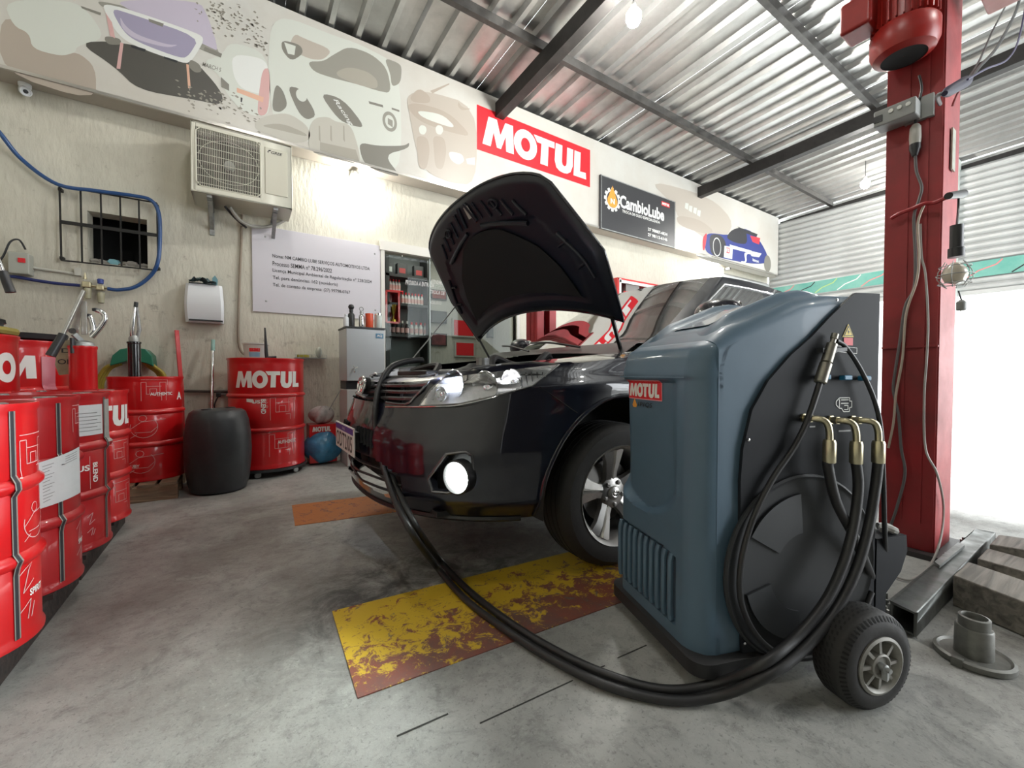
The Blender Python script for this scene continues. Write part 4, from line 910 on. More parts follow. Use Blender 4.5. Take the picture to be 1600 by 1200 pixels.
# door mirrors
for sg in (-1, 1):
    mc = cw(1.54 if sg < 0 else 1.66, sg*.95, 1.145 if sg < 0 else 1.09); MR = empty('door_mirror', mc); put(MR, CAR)
    mb = MB(); rws = []
    for k in range(13):
        a = -PI/2+PI*k/12; ca = max(math.cos(a), .02); rws.append([mc+V((-.085*ca*math.cos(q)*1.0-.01, .115*math.sin(a), .078*ca**.6*math.sin(q))) for q in [2*PI*i/20 for i in range(21)]])
    mb.grid(rws); mb.build('mirror_cap', M_car, MR, smooth=True); MB().box(mc+V((.035, 0, 0)), (.02, .19, .12)).build('mirror_glass', M_chrome, MR, bevel=.01)
    MB().bar(mc+V((0, -sg*.06, -.05)), cw(1.55, sg*.80, 1.03), .05, .03).build('mirror_stalk', M_carpl, MR)
# wiper and cowl
MB().grid([[cw(1.10+.14*s, y_*.72, .975+.045*s-.03*y_*y_*(1-s)) for y_ in [i/8-1 for i in range(17)]] for s in (0, .5, 1)]).build('cowl_panel', M_carpl, CAR, smooth=True)
for yy, y2 in ((-.35, .25), (.15, .62)):
    MB().tube(cr([cw(1.17, yy, 1.005), cw(1.19, (yy+y2)/2, 1.05), cw(1.26, y2, 1.07)], 6), .007, 6).build('wiper', M_carpl, CAR)
# engine bay
M_eng = mat('engine_dark', (.03, .03, .032), .5, .2, var=.4, vscale=30); M_alu = mat('cast_aluminium', (.28, .28, .28), .45, .7, var=.3, vscale=30)
mb = MB().grid([[cw(x0z(.82)+.045+.78*(1-(1-(abs(y_)*.74/.865)**2.35)**(1/2.35))+.14*s, y_*.74, .812+.028*s) for y_ in [i/12-1 for i in range(25)]] for s in (0, .3, 1)]); mb.build('slam_panel', M_carpl, CAR, smooth=True)
MB().box(cw(.74, 0, .55), (.76, .72, .36)).build('engine_bay_block', M_well, CAR)
MB().box(cw(.66, .05, .80), (.42, .60, .10)).build('engine_cover', M_eng, CAR, bevel=.03); MB().box(cw(.58, .48, .80), (.20, .26, .14)).build('battery', M_eng, CAR, bevel=.01); MB().box(cw(.45, -.40, .81), (.26, .30, .13)).build('air_box', M_eng, CAR, bevel=.03)
for sg in (-1, 1): MB().lathe([(.12, .0), (.12, .03), (.06, .05), (.03, .07)], 20, Matrix.Translation(cw(.95, sg*.52, .86))).build('strut_top', M_eng, CAR, smooth=True)
for k, P in enumerate((((.5, -.5, .86), (.6, -.35, .93), (.75, -.3, .90), (.9, -.35, .88)), ((.35, -.2, .85), (.45, 0, .90), (.4, .25, .87)), ((.7, -.55, .88), (.85, -.45, .95), (1.0, -.3, .92)), ((.8, .1, .88), (.9, .3, .94), (1.0, .45, .9)))):
    MB().tube(cr([cw(*p) for p in P], 6), .018, 8).build('bay_hose', M_rubber, CAR, smooth=True)
MB().lathe([(.028, 0), (.028, .03)], 14, Matrix.Translation(cw(.42, -.56, .89))).build('filler_cap', M_alu, CAR)
MB().box(cw(.32, -.08, .855), (.10, .42, .03)).build('bonnet_latch', M_carpl, CAR, bevel=.008)
# open bonnet
HP = dict(L=.889, w0=.725, w1=.79, w2=.677, c1=.046, c2=.008, rc=.15, hx=1.117, hz=1.113, th=.985)
def hood_pt(u, s, dz=0.0):
    """u 0 hinge..1 nose, s -1..1 ; dz offset along the underside normal"""
    L = HP['L']; rc = HP['rc']
    w = ip(u, [0, .4, .8, 1], [HP['w0'], HP['w1'], HP['w2'], HP['w2']])
    lr = rc*(1-s*s)                       # concave cowl edge
    lf = L*(.80+.20*(1-abs(s)**2.25)**(.62))
    l = lr+(lf-lr)*u; wl = ip(l/L, [0, .4, .8, 1], [HP['w0'], HP['w1'], HP['w2'], HP['w2']]); y = s*wl
    d = HP['c1']*l*l+HP['c2']*y*y+dz+.02*max(0, abs(s)-.85)/.15*0
    th = HP['th']; X = -l*math.cos(th)-d*math.sin(th); Z = l*math.sin(th)-d*math.cos(th)
    return V((CX+HP['hx']+X, CY+y, HP['hz']+Z))
HOOD = empty('bonnet', hood_pt(0, 0)); put(HOOD, CAR)
us = [i/24 for i in range(25)]; ss = [i/16-1 for i in range(33)]
MB().grid([[hood_pt(u, s) for s in ss] for u in us]).build('outer_skin', M_car, HOOD, smooth=True)
M_under = mat('bonnet_inner', (.006, .009, .018), .42, .0, coat=.15); M_pad = mat('insulation_pad', (.006, .006, .007), .85, bump=.1)
def under(u, s):
    e = min(u*.9, (1-u)*.9, (1-abs(s))*.8); d = .004+min(e/.035, 1)*.022
    inpad = .10 < u < .72 and abs(s) < .78-.25*max(0, u-.45)
    return d-(.008 if inpad else 0)
MB().grid([[hood_pt(u, s, under(u, s)) for s in [i/40-1 for i in range(81)]] for u in [i/60 for i in range(61)]]).build('inner_frame', M_under, HOOD, smooth=True)
edge = [hood_pt(0, s, .006) for s in ss]+[hood_pt(u, 1, .006) for u in us[1:]]+[hood_pt(1, s, .006) for s in ss[::-1][1:]]+[hood_pt(u, -1, .006) for u in us[::-1][1:-1]]
MB().tube(edge, .007, 6, closed=True).build('hem', M_car, HOOD, smooth=True)
padp = []
rowsP = []
for k in range(13):
    u = .13+.55*k/12; hw_ = .74-.02*k if k < 8 else .58-.05*(k-8)**1.2; rowsP.append([hood_pt(u+.04*(1-(i/12-1)**2), (i/12-1)*hw_, .030) for i in range(25)])
MB().grid(rowsP).build('insulation_pad', M_pad, HOOD, smooth=True)
# stamped ribs along the leading edge
def hbar(a, b, w, h=.012, name='stamped_rib', m=M_under, dz=.030):
    MB().tube([hood_pt(a[0]+(b[0]-a[0])*k/6, a[1]+(b[1]-a[1])*k/6, dz) for k in range(7)], w, 8).build(name, m, HOOD, smooth=True)
for sg in (-1, 1):
    hbar((.76, sg*.12), (.68, sg*.62), .012); hbar((.80, sg*.10), (.95, sg*.06), .012)
    for k in range(5): hbar((.80-.015*k, sg*(.18+.12*k)), (.93-.02*k, sg*(.16+.115*k)), .008)
    hbar((.60, sg*.80), (.30, sg*.90), .010); hbar((.55, sg*.84), (.50, sg*.74), .008); hbar((.40, sg*.88), (.35, sg*.80), .008)
    MB().tube([hood_pt(.86, sg*.40, .034)+ (hood_pt(.86, sg*.45, .034)-hood_pt(.86, sg*.40, .034))*math.cos(a)*1.0+(hood_pt(.89, sg*.40, .034)-hood_pt(.86, sg*.40, .034))*math.sin(a) for a in [2*PI*i/16 for i in range(16)]], .006, 6, closed=True).build('stamped_ring', M_under, HOOD, smooth=True)
q = [hood_pt(.84, -.10, .034), hood_pt(.84, -.02, .034), hood_pt(.93, -.03, .034), hood_pt(.93, -.10, .034)]
MB().add(q, [(0, 1, 2, 3)]).build('caution_label', mat('label_paper', (.45, .43, .40), .6), HOOD)
for sg in (-1, 1): MB().bar(hood_pt(.03, sg*.93, .02), cw(1.16, sg*.66, .98), .016, .012).build('hinge', M_carpl, CAR)
MB().tube([pf(637, 570, 2.62), hood_pt(.40, .93, .03)], .0045, 6).build('prop_rod', M_steel, CAR)
# ============================================================ FLUID CHANGING MACHINE
O_ = V((1.019, .635, 0)); A_ = V((.948, -.324, 0)).normalized(); B_ = V((-A_.y, A_.x, 0))
def ml(s, t, z): return O_+A_*s+B_*t+V((0, 0, z))
def mside(px, py, t=0): r = ray(px, py); k = ((O_+B_*t-EYE).dot(B_))/r.dot(B_); return EYE+r*k
MACH = empty('fluid_changing_machine', ml(.3, .22, 0), 'blue and black wheeled transmission fluid machine with hoses beside the car', 'machine')
M_blue = mat('blue_plastic_shell', (.088, .150, .210), .42, var=.12, vscale=3, coat=.12, rvar=.12); M_char = mat('charcoal_panel', (.012, .014, .018), .6, spec=.25, var=.2, vscale=5)
MW = .44
prof_ = [(.045, .085), (.045, .9435), (.10, .983), (.32, 1.068), (.42, 1.085), (.585, 1.088), (.585, .085)]
# shell: rounded prism (rings inset towards both sides), front face built separately as relief
def inset(pf_, d):
    return [(s, z-(d*(.85 if s > .06 else .6) if z > .82 else 0)) for s, z in pf_]
rings = []
rad = .055
for k in range(9):
    q = PI/2*k/8; rings.append((inset(prof_, rad*(1-math.sin(q))), rad*(1-math.cos(q))))
full_ = rings+[(p, MW-t) for p, t in rings[::-1]]
mb = MB(); mb.grid([[ml(s, t, z) for s, z in p+p[:1]] for p, t in full_]); 
for p, t in (full_[0], full_[-1]): mb.add([ml(s, t, z) for s, z in p], [tuple(range(len(p)))])
mb.build('shell', M_blue, MACH, smooth=True)
# front relief: raised moulding with a U shaped scoop and vent pocket
def frel(t, z):
    u = max(0, min(1, (t-.02)/(MW-.04))); d = -.002
    e = min(u, 1-u)
    d += .0  # base proud amount (negative is outwards)
    d -= .012*min(1, e/.10)
    w = .19 if z > .52 else .19*math.sqrt(max(0, 1-((.52-z)/.11)**2)) if z > .41 else 0
    cx_ = .28
    if z < .835 and z > .41:
        q = w-abs(t-cx_); 
        if q > 0: d += .030*min(1, q/.05)*min(1, (.835-z)/.01)*(1-.35*max(0, (z-.52)/.32))
    if .835 < z: d -= .004*min(1, (z-.835)/.01)
    d += ip(z, [.80, .86, .90, .925, .944], [0, .004, .013, .026, .062])
    ee = min(t, MW-t)
    if ee < .05: d += .05-math.sqrt(max(0, .0025-(.05-ee)**2))
    # vent pocket
    top = .345-.0+.05*((t-.10)/.30 if False else 0)+.03*math.cos((t-.24)/.15*PI/2)*0
    topz = .335+(-.05 if t > .25 else 0)*0 - .55*max(0, .05-abs(t-.105))*.3
    if .095 < t < .415 and .135 < z < topz: d += .020
    return d
nt_, nz_ = 74, 150
rows_ = []
for j in range(nz_+1):
    z = .09+(.944-.09)*j/nz_; r = []
    for i in range(nt_+1): t = MW*(.5-.5*math.cos(PI*i/nt_)) if False else MW*i/nt_; r.append(ml(frel(t, z), t, z))
    rows_.append(r)
fm = MB().grid(rows_)
bd = rows_[0]+[r[-1] for r in rows_[1:]]+rows_[-1][::-1][1:]+[r[0] for r in rows_[::-1][1:]]
inn = [p+A_*.012 for p in bd]; fm.grid([bd, inn])
fm.build('front_moulding', M_blue, MACH, smooth=True)
for k in range(10):
    t = .112+.032*k; MB().tube([ml(-.012, t, .138), ml(-.016, t, .16), ml(-.016, t, .31), ml(-.010, t, .332)], .0085, 8).build('vent_slat', M_blue, MACH, smooth=True)
MB().bar(ml(-.021, .05, .842), ml(-.021, .40, .842), .003, .003).build('seam', mat('seam_blue', (.12, .19, .25), .5), MACH)
# top recess with the fold between the two crests and a hump
def ptop(s): return ip(s, [.045, .10, .32, .42, .585], [.9435, .983, 1.068, 1.085, 1.088])
rows_ = []
for k in range(29):
    s_ = .062+.46*k/28; fade = min(1, k/5, (28-k)/8); r = []
    for i in range(37):
        t = .035+(MW-.07)*i/36; tt = min(t, MW-t); b_ = math.exp(-((tt-.085)/.030)**2)*.022-.0*(tt > .13); r.append(ml(s_, t, ptop(s_)-.002-.008*max(0, (.075-tt)/.04)+(.006+b_)*fade))
    rows_.append(r)
MB().grid(rows_).build('top_crest', M_blue, MACH, smooth=True)
MB().grid([[ml(s_, t, ptop(s_)+.0075) for t in [.135+.17*i/6 for i in range(7)]] for s_ in [.12+.26*k/10 for k in range(11)]]).build('top_inlay', mat('inlay_blue', (.055, .10, .15), .25, coat=.5), MACH, smooth=True)
# charcoal side panel with curved front boundary
SP = [(1155, 1043), (1152, 900), (1152, 750), (1156, 700), (1170, 640), (1195, 595), (1230, 555), (1262, 527), (1290, 497), (1318, 470), (1330, 459)]
pl = [mside(*q) for q in SP]; loc_ = [((p-O_).dot(A_), p.z) for p in pl]; loc_[0] = (loc_[0][0], .07); loc_[-1] = (.50, 1.085); loc_ += [(.592, 1.087), (.592, .07)]
for tt, sg in ((-.002, -1), (MW+.002, 1)):
    MB().prism([ml(s, tt, z) for s, z in loc_], B_*(0), B_*(sg*.010)).build('side_panel', M_char, MACH)
MB().box(ml(.583, MW/2, .575), (.018, MW, 1.01), rz=math.atan2(A_.y, A_.x)).build('back_panel', M_char, MACH)
# skirt
sk = [(-.014, .035), (-.018, .05), (-.014, .095), (.62, .095), (.62, .035)]
mb = MB()
def rrect(s0, s1, t0, t1, r, n=6):
    out = []
    for (cs, ct, a0) in ((s1-r, t1-r, 0), (s0+r, t1-r, 90), (s0+r, t0+r, 180), (s1-r, t0+r, 270)):
        for k in range(n+1): a = math.radians(a0+90*k/n); out.append((cs+r*math.cos(a), ct+r*math.sin(a)))
    return out
lv = [(0.0, .045), (.012, .05), (.012, .088), (.0, .094)]
rr_ = [[ml(s, t, z) for s, t in rrect(-.015-e, .62+e, -.012-e, MW+.012+e, .05)] for e, z in [(-.01, .04)]+lv]
for r in rr_: r.append(r[0])
mb.grid(rr_); mb.add(rr_[0][:-1], [tuple(range(len(rr_[0])-1))]); mb.add(rr_[-1][:-1], [tuple(range(len(rr_[0])-1))]); mb.build('skirt', mat('skirt_black', (.022, .022, .023), .5), MACH, smooth=True)
# casters at the front, large wheels at the rear
for t in (.07, MW-.07):
    C = empty('caster', ml(.07, t, 0)); put(C, MACH); Mx = Matrix.Translation(ml(.07, t, .024)) @ Matrix.Rotation(math.atan2(A_.y, A_.x), 4, 'Z') @ Matrix.Rotation(PI/2, 4, 'X')
    MB().lathe([(.020, -.012), (.024, -.008), (.024, .008), (.020, .012)], 20, Mx).build('caster_wheel', M_rubber, C, smooth=True); MB().box(ml(.07, t, .044), (.045, .04, .012), rz=math.atan2(A_.y, A_.x)).build('caster_fork', M_blackpl, C)
ang = math.atan2(A_.y, A_.x)
def bigwheel(s, t, out):
    R = .124; w = .045; b = ml(s, t, R); Wh = empty('wheel', b); put(Wh, MACH); Mx = Matrix.Translation(b) @ Matrix.Rotation(ang, 4, 'Z') @ Matrix.Rotation(out*-PI/2, 4, 'X')
    MB().lathe([(.07, -w), (.088, -w-.004), (.108, -w+.002), (.120, -w+.012), (.124, -w+.022), (.124, w-.022), (.120, w-.012), (.108, w-.002), (.088, w+.004), (.072, w), (.068, w-.012)], 64, Mx, cap=False).build('tyre', M_tyre, Wh, smooth=True)
    mb = MB()
    for zc in (-.024, -.013, -.002, .009):
        for k in range(48):
            a = 2*PI*k/48+(zc*9); mb.add([Mx @ V((.1247*math.cos(a+da), .1247*math.sin(a+da), zc+dz)) for da, dz in ((0, 0), (.07, .003), (.07, .008), (0, .005))], [(0, 1, 2, 3)])
    o = mb.build('tread', M_well, Wh); o['kind'] = 'stuff'
    mb = MB()
    for k in range(60):
        a = 2*PI*k/60; mb.add([Mx @ V((r*math.cos(a+da), r*math.sin(a+da), z)) for r, da, z in ((.1085, 0, w-.0013), (.1085, .045, w-.0013), (.1190, .045, w-.0105), (.1190, 0, w-.0105))], [(0, 1, 2, 3)])
    o = mb.build('shoulder_tread', M_well, Wh); o['kind'] = 'stuff'
    M_hub = mat('grey_wheel_hub', (.33, .32, .29), .5, .3, var=.3, vscale=30)
    MB().lathe([(.071, w-.02), (.073, w+.004), (.066, w+.007), (.061, w+.002), (.058, w-.02), (.001, w-.022)], 40, Mx, cap=False).build('hub_dish', M_hub, Wh, smooth=True)
    MB().lathe([(.032, w-.022), (.030, w+.004), (.026, w+.006), (.022, w), (.001, w)], 32, Mx, cap=False).build('hub_boss', M_hub, Wh, smooth=True)
    for k in range(8):
        a = 2*PI*k/8; MB().bar(Mx @ V((.028*math.cos(a), .028*math.sin(a), w-.008)), Mx @ V((.060*math.cos(a), .060*math.sin(a), w-.010)), .008, .02, up=(Mx.to_3x3() @ V((0, 0, 1)))).build('hub_rib', M_hub, Wh)
    MB().lathe([(.010, w), (.010, w+.014), (.006, w+.016), (.006, w+.024), (.001, w+.024)], 12, Mx).build('axle_end', M_steel, Wh, smooth=True)
    MB().box(Mx @ V((.006, -.018, w+.008)), (.014, .012, .026)).build('split_pin', M_steel, Wh)
bigwheel(.385, -.125, -1); bigwheel(.385, MW+.09, 1)
MB().tube([ml(.385, -.10, .124), ml(.385, MW+.07, .124)], .012, 10).build('axle', M_steel, MACH)
# rear bracket (curved ear) carrying cables
ear = [(.60, .36), (.72, .36), (.725, .31), (.70, .25), (.66, .21), (.64, .19), (.64, .06), (.60, .06)]
MB().prism([ml(s, -.012, z) for s, z in ear], (0, 0, 0), B_*.06).build('rear_bracket', M_char, MACH)
# reel cover on the side
cs, cz = .318, .31; Mx = Matrix.Translation(ml(cs, -.012, cz)) @ Matrix.Rotation(ang, 4, 'Z') @ Matrix.Rotation(PI/2, 4, 'X')
MB().lathe([(.262, 0), (.262, .006), (.256, .010), (.250, .006), (.244, .004), (.001, .004)], 64, Mx, cap=False).build('reel_cover', mat('reel_cover_black', (.02, .022, .024), .55), MACH, smooth=True)
for (r0, r1, a0, a1, nm) in ((.12, .20, 195, 262, 'cover_segment'), (.10, .21, 95, 150, 'cover_segment')):
    n = 16; P = [(r0*math.cos(math.radians(a0+(a1-a0)*k/n)), r0*math.sin(math.radians(a0+(a1-a0)*k/n))) for k in range(n+1)]+[(r1*math.cos(math.radians(a1+(a0-a1)*k/n)), r1*math.sin(math.radians(a1+(a0-a1)*k/n))) for k in range(n+1)]
    MB().prism([Mx @ V((x, y, .005)) for x, y in P], (0, 0, 0), B_*-.006).build(nm, mat('segment_grey', (.036, .039, .043), .5), MACH)
for q in ((1163, 686), (1157, 1000), (1300, 470)):
    p = mside(*q); Ms = facing(p-B_*.014, -B_); MB().lathe([(.004, 0), (.004, .002), (.001, .003)], 10, Ms).build('screw', M_chrome, MACH, smooth=True)
# stickers
def mflat(px, py, off=-.0135): p = mside(px, py); return flat(p+B_*off, A_, (0, 0, 1))
f_ = mflat(1309, 527); M_yel = mat('warning_yellow', (.75, .55, .03), .45)
print_obj('warning_triangle', polygeo([(0, 0), (.042, 0), (.021, .038)]), f_, M_yel, MACH); print_obj('warning_triangle', join2([polygeo([(.004, .003), (.038, .003), (.021, .0335)])]), mflat(1309, 527, -.0139), M_black, MACH)
print_obj('warning_triangle', polygeo([(.008, .005), (.034, .005), (.021, .028)]), mflat(1309, 527, -.0143), M_yel, MACH); print_obj('bolt_symbol', polygeo([(.021, .024), (.017, .014), (.021, .014), (.019, .006), (.025, .017), (.021, .017)]), mflat(1309, 527, -.0147), M_black, MACH)
print_obj('red_sticker', polygeo([(0, 0), (.034, 0), (.034, .022), (0, .022)]), mflat(1311, 540), M_redp, MACH)
print_obj('label_outline', strips([[(0, 0), (.085, -.006), (.085, .010), (0, .016), (0, 0)]], .0016), mflat(1296, 549), M_white, MACH)
print_obj('pump_symbol', strips([[(0, .03), (.012, .04), (.05, .04), (.05, .03), (.058, .03), (.058, .012), (.05, .012), (.05, .0), (.028, 0), (.02, .01), (.012, .01), (0, .02), (0, .03)], [(.012, .012), (.012, .036)], [(.018, .034), (.046, .034)], [(.018, .024), (.046, .024)], [(.03, .006), (.044, .006), (.044, .018), (.03, .018)]], .0026), mflat(1299, 643), M_white, MACH)
print_obj('label_bar', polygeo([(0, 0), (.045, 0), (.045, .005), (0, .005)]), mflat(1303, 674), mat('grey_print', (.4, .4, .4), .5), MACH)
print_obj('label_bar', polygeo([(0, 0), (.02, 0), (.02, .004), (0, .004)]), mflat(1258, 667), mat('grey_print', (.4, .4, .4), .5), MACH)
def ffn(t0, z0, lift): return lambda u, v: ml(frel(t0-u, z0+v)-lift, t0-u, z0+v)
print_obj('logo_field', polygeo([(0, 0), (.200, 0), (.200, .062), (0, .062)]), ffn(.392, .768, .0012), M_redp, MACH, sub=.012)
print_obj('logo_edge', strips([[(0, 0), (.200, 0), (.200, .062), (0, .062), (0, 0)]], .003), ffn(.392, .768, .0016), mat('pink_edge', (.7, .35, .38), .4), MACH, sub=.012)
print_obj('lettering', shift(LOGO, 0, 0, .176/4, .044), ffn(.380, .776, .0024), M_white, MACH, sub=.012)
print_obj('drop_emblem', polygeo([(0, .03), (.008, .018), (.014, .008), (.010, 0), (-.010, 0), (-.014, .008), (-.008, .018)]), ffn(.350, .738, .0014), M_amb, MACH)
text_obj('lettering', '1P1Q5', ffn(.330, .740, .0014), .085, .018, M_black, MACH, .01, .2, sub=.02)
# valve taps, fittings
M_tap = mat('blue_tap', (.02, .16, .30), .4)
for q in ((1275, 589), (1308, 590), (1337, 591)):
    p = mside(*q); MB().box(p-B_*.024, (.030, .018, .014), rz=ang).build('valve_handle', M_tap, MACH, bevel=.003); MB().tube([p, p-B_*.02], .005, 8).build('valve_stem', M_steel, MACH)
PORTS = ((1249, 652), (1290, 655), (1324, 655))
def elbow(px, py, drop=.045):
    p = mside(px, py); P = [p, p-B_*.03, p-B_*.052+A_*.010, p-B_*.060+A_*.022+V((0, 0, -.008)), p-B_*.062+A_*.030+V((0, 0, -.03)), p-B_*.062+A_*.032+V((0, 0, -.055))]
    E_ = empty('elbow_fitting', p); put(E_, MACH)
    MB().tube(cr(P, 5), .0085, 12).build('bent_pipe', M_brass, E_, smooth=True); MB().lathe([(.013, 0), (.013, .014)], 6, facing(p-B_*.004, -B_)).build('hex_nut', M_brass, E_); MB().lathe([(.011, 0), (.011, .012)], 6, facing(p-B_*.024, -B_)).build('hex_nut', M_brass, E_)
    e = P[-1]; MB().lathe([(.0145, -.062), (.0155, -.060), (.0155, -.008), (.013, 0)], 14, Matrix.Translation(e)).build('ferrule', M_brass, E_, smooth=True); return e+V((0, 0, -.058))
e1, e2, e3 = [elbow(*q) for q in PORTS]
# ---- hoses (each one its own thing)
M_hose = mat('hose_rubber', (.022, .022, .023), .45, var=.15, bump=.05)
def fl(px, py, z=.016): return onZ(px, py, z)
def msd(px, py, t): return mside(px, py, t)
R_H = .0125
nose = [pf(592, 690, 1.84), pf(588, 640, 1.86), pf(596, 600, 1.95), pf(612, 575, 2.06), pf(635, 566, 2.18), pf(660, 563, 2.3)]
h2 = [e2, msd(1341, 760, -.062), msd(1334, 820, -.07), msd(1318, 880, -.08), msd(1290, 940, -.09), msd(1245, 995, -.10), msd(1190, 1038, -.11), onZ(1120, 1068, .040), fl(1040, 1078), fl(950, 1055), fl(870, 1018), fl(800, 975), fl(735, 925), onZ(690, 878, .05), pf(650, 822, 1.55), pf(620, 762, 1.72)]+nose
o = MB().tube(cr(h2, 8), R_H, 12).build('service_hose', M_hose, smooth=True); tag(o, 'long black hose from the middle elbow of the machine to the car grille, inner run', 'hose', 'long service hoses')
def sft(p, d): return V(p)+V(d)
h3 = [e3, msd(1368, 760, -.062), msd(1358, 820, -.075), msd(1338, 890, -.09), msd(1305, 955, -.10), msd(1255, 1015, -.115), msd(1195, 1058, -.12), onZ(1120, 1088, .030), fl(1045, 1094), fl(950, 1072), fl(868, 1033), fl(796, 988), fl(728, 937), onZ(684, 888, .045), pf(641, 828, 1.52), pf(611, 766, 1.70)]+[p+V((-.012, -.026, .004)) for p in nose]
o = MB().tube(cr(h3, 8), R_H, 12).build('service_hose', M_hose, smooth=True); tag(o, 'long black hose from the right elbow of the machine to the car grille, outer run', 'hose', 'long service hoses')
h1 = [e1, msd(1294, 730, -.06), msd(1307, 785, -.055), msd(1335, 840, -.05), msd(1352, 880, -.03), msd(1362, 905, .01)]
o = MB().tube(cr(h1, 8), R_H, 12).build('drain_hose', M_hose, smooth=True); tag(o, 'short black hose from the left elbow curving behind the machine', 'hose')
g0, g1 = msd(1305, 522, -.03), msd(1283, 592, -.035); GUN = empty('filling_gun', g0, 'metal filling gun clipped to the black panel of the blue machine', 'filling gun')
d_ = (g1-g0).normalized(); M_gun = mat('gun_metal', (.36, .34, .29), .35, .85, var=.3, vscale=40)
MB().tube([g0, g0+d_*.014, g0+d_*.016, g0+d_*.03], [.009, .009, .007, .007], 12).build('nozzle', M_gun, GUN, smooth=True)
MB().tube([g0+d_*.028, g0+d_*.03, g0+d_*.085, g0+d_*.088], [.008, .013, .014, .010], 12).build('valve_body', M_gun, GUN, smooth=True)
MB().tube([g0+d_*.088, g0+d_*.09, g0+d_*.145, g0+d_*.148], [.010, .015, .0155, .012], 14).build('swivel', M_gun, GUN, smooth=True)
MB().bar(g0+d_*.05-B_*.0+A_*.012, g0+d_*.045+A_*.055, .008, .010).build('trigger', M_blackpl, GUN); MB().box(g0+d_*.05+B_*.015, (.05, .03, .012), rz=ang).build('clip', M_blackpl, MACH)
h4 = [g0+d_*.146, msd(1262, 655, -.035), msd(1240, 700, -.03), msd(1205, 752, -.028), msd(1175, 815, -.028), msd(1158, 880, -.028), msd(1158, 940, -.028), msd(1180, 990, -.028), msd(1215, 1020, -.03), msd(1262, 1028, -.03), msd(1308, 1008, -.03), msd(1345, 962, -.03), msd(1362, 925, -.02)]
o = MB().tube(cr(h4, 8), .0078, 10).build('gun_hose', M_hose, smooth=True); tag(o, 'thin black hose of the filling gun looping round the reel cover', 'hose')
h5 = [g0+A_*.012+d_*.02, msd(1322, 543, -.03), msd(1345, 578, -.035), msd(1366, 625, -.04), msd(1376, 670, -.045), msd(1380, 740, -.04), msd(1382, 820, -.03), msd(1384, 870, .0)]
o = MB().tube(cr(h5, 8), .006, 10).build('power_cord', M_blackpl, smooth=True); tag(o, 'thin black cord hanging down the right edge of the blue machine', 'cord')

# ============================================================ LIFT POSTS
M_post = mat('red_post_paint', (.42, .022, .028), .42, var=.35, vscale=2.5, col2=(.22, .03, .03), rvar=.2); M_motor = mat('motor_red', (.36, .02, .015), .35, var=.3, vscale=6); M_pale = mat('faded_red_tank', (.50, .28, .26), .5, var=.25, vscale=5)
def post(x0, y0, x1, y1, H, label, face):
    r = empty('lift_post', ((x0+x1)/2, (y0+y1)/2, 0), label, 'lift post'); mb = MB(); th = .012; cx_, cy_ = (x0+x1)/2, (y0+y1)/2; s = face
    yo = y1 if s > 0 else y0; yi = y0 if s > 0 else y1
    mb.box((cx_, yi, H/2), (x1-x0, th, H)); mb.box((x0, cy_, H/2), (th, y1-y0, H)); mb.box((x1, cy_, H/2), (th, y1-y0, H))
    mb.box((x0+.045, yo, H/2), (.09, th, H)); mb.box((x1-.045, yo, H/2), (.09, th, H)); mb.build('column', M_post, r)
    for dx_ in (.25, .6): MB().box((x0-.007, y0+(y1-y0)*dx_, H/2), (.010, .012, H-.3)).build('fold_line', M_post, r)
    MB().box((cx_, cy_, .012), (x1-x0+.12, y1-y0+.16, .024)).build('base_plate', mat('base_plate', (.05, .045, .045), .5, .3), r)
    MB().box((cx_, cy_, H+.02), (x1-x0+.06, y1-y0+.06, .04)).build('top_plate', M_post, r)
    for a, b in ((x0-.03, y0-.05), (x0-.03, y1+.05), (x1+.03, y0-.05), (x1+.03, y1+.05)): MB().lathe([(.014, .024), (.014, .038), (.007, .038), (.007, .05)], 6, Matrix.Translation((a, b, 0))).build('anchor_bolt', M_steel, r)
    MB().box((cx_, yo-.06*s, .75), (x1-x0-.06, .10, .7)).build('carriage', M_post, r); return r
P1 = post(2.675, .525, 2.94, .715, 2.86, 'tall red steel lift post with motor and cables at the right', 1); P2 = post(2.70, 3.62, 2.96, 3.81, 2.42, 'second red lift post half hidden behind the car bonnet', -1)
mx_, my_ = 2.54, .63
MO = empty('motor', (mx_, my_, 2.5)); put(MO, P1)
MB().lathe([(.080, 2.285), (.108, 2.30), (.120, 2.33), (.121, 2.40), (.112, 2.415)], 36, Matrix.Translation((mx_, my_, 0)), cap=False).build('fan_cowl', M_motor, MO, smooth=True)
MB().lathe([(.084, 2.287), (.001, 2.292)], 30, Matrix.Translation((mx_, my_, 0)), cap=False).build('fan_grille', M_well, MO)
MB().lathe([(.098, 2.41), (.098, 2.68)], 30, Matrix.Translation((mx_, my_, 0))).build('stator', M_motor, MO, smooth=True)
for k in range(28):
    a = 2*PI*k/28; MB().box((mx_+.106*math.cos(a), my_+.106*math.sin(a), 2.545), (.024, .005, .25), rz=a).build('cooling_fin', M_motor, MO)
MB().box((mx_-.10, my_+.13, 2.50), (.14, .12, .14)).build('terminal_box', M_motor, MO, bevel=.015)
MB().box((mx_-.02, my_+.06, 2.78), (.34, .30, .18)).build('gearbox', M_motor, P1, bevel=.02)
MB().box((2.72, .40, 2.72), (.26, .20, .16)).build('oil_tank', M_pale, P1, bevel=.02); MB().box((2.86, .36, 2.62), (.20, .16, .18)).build('tank_bracket', M_pale, P1, bevel=.01)
for k in range(5): MB().tube(cr([(2.62, .45-.01*k, 2.50+.03*k), (2.60, .47, 2.58+.02*k), (2.66, .50, 2.62)], 5), .006, 6).build('hydraulic_pipe', M_steel, P1)
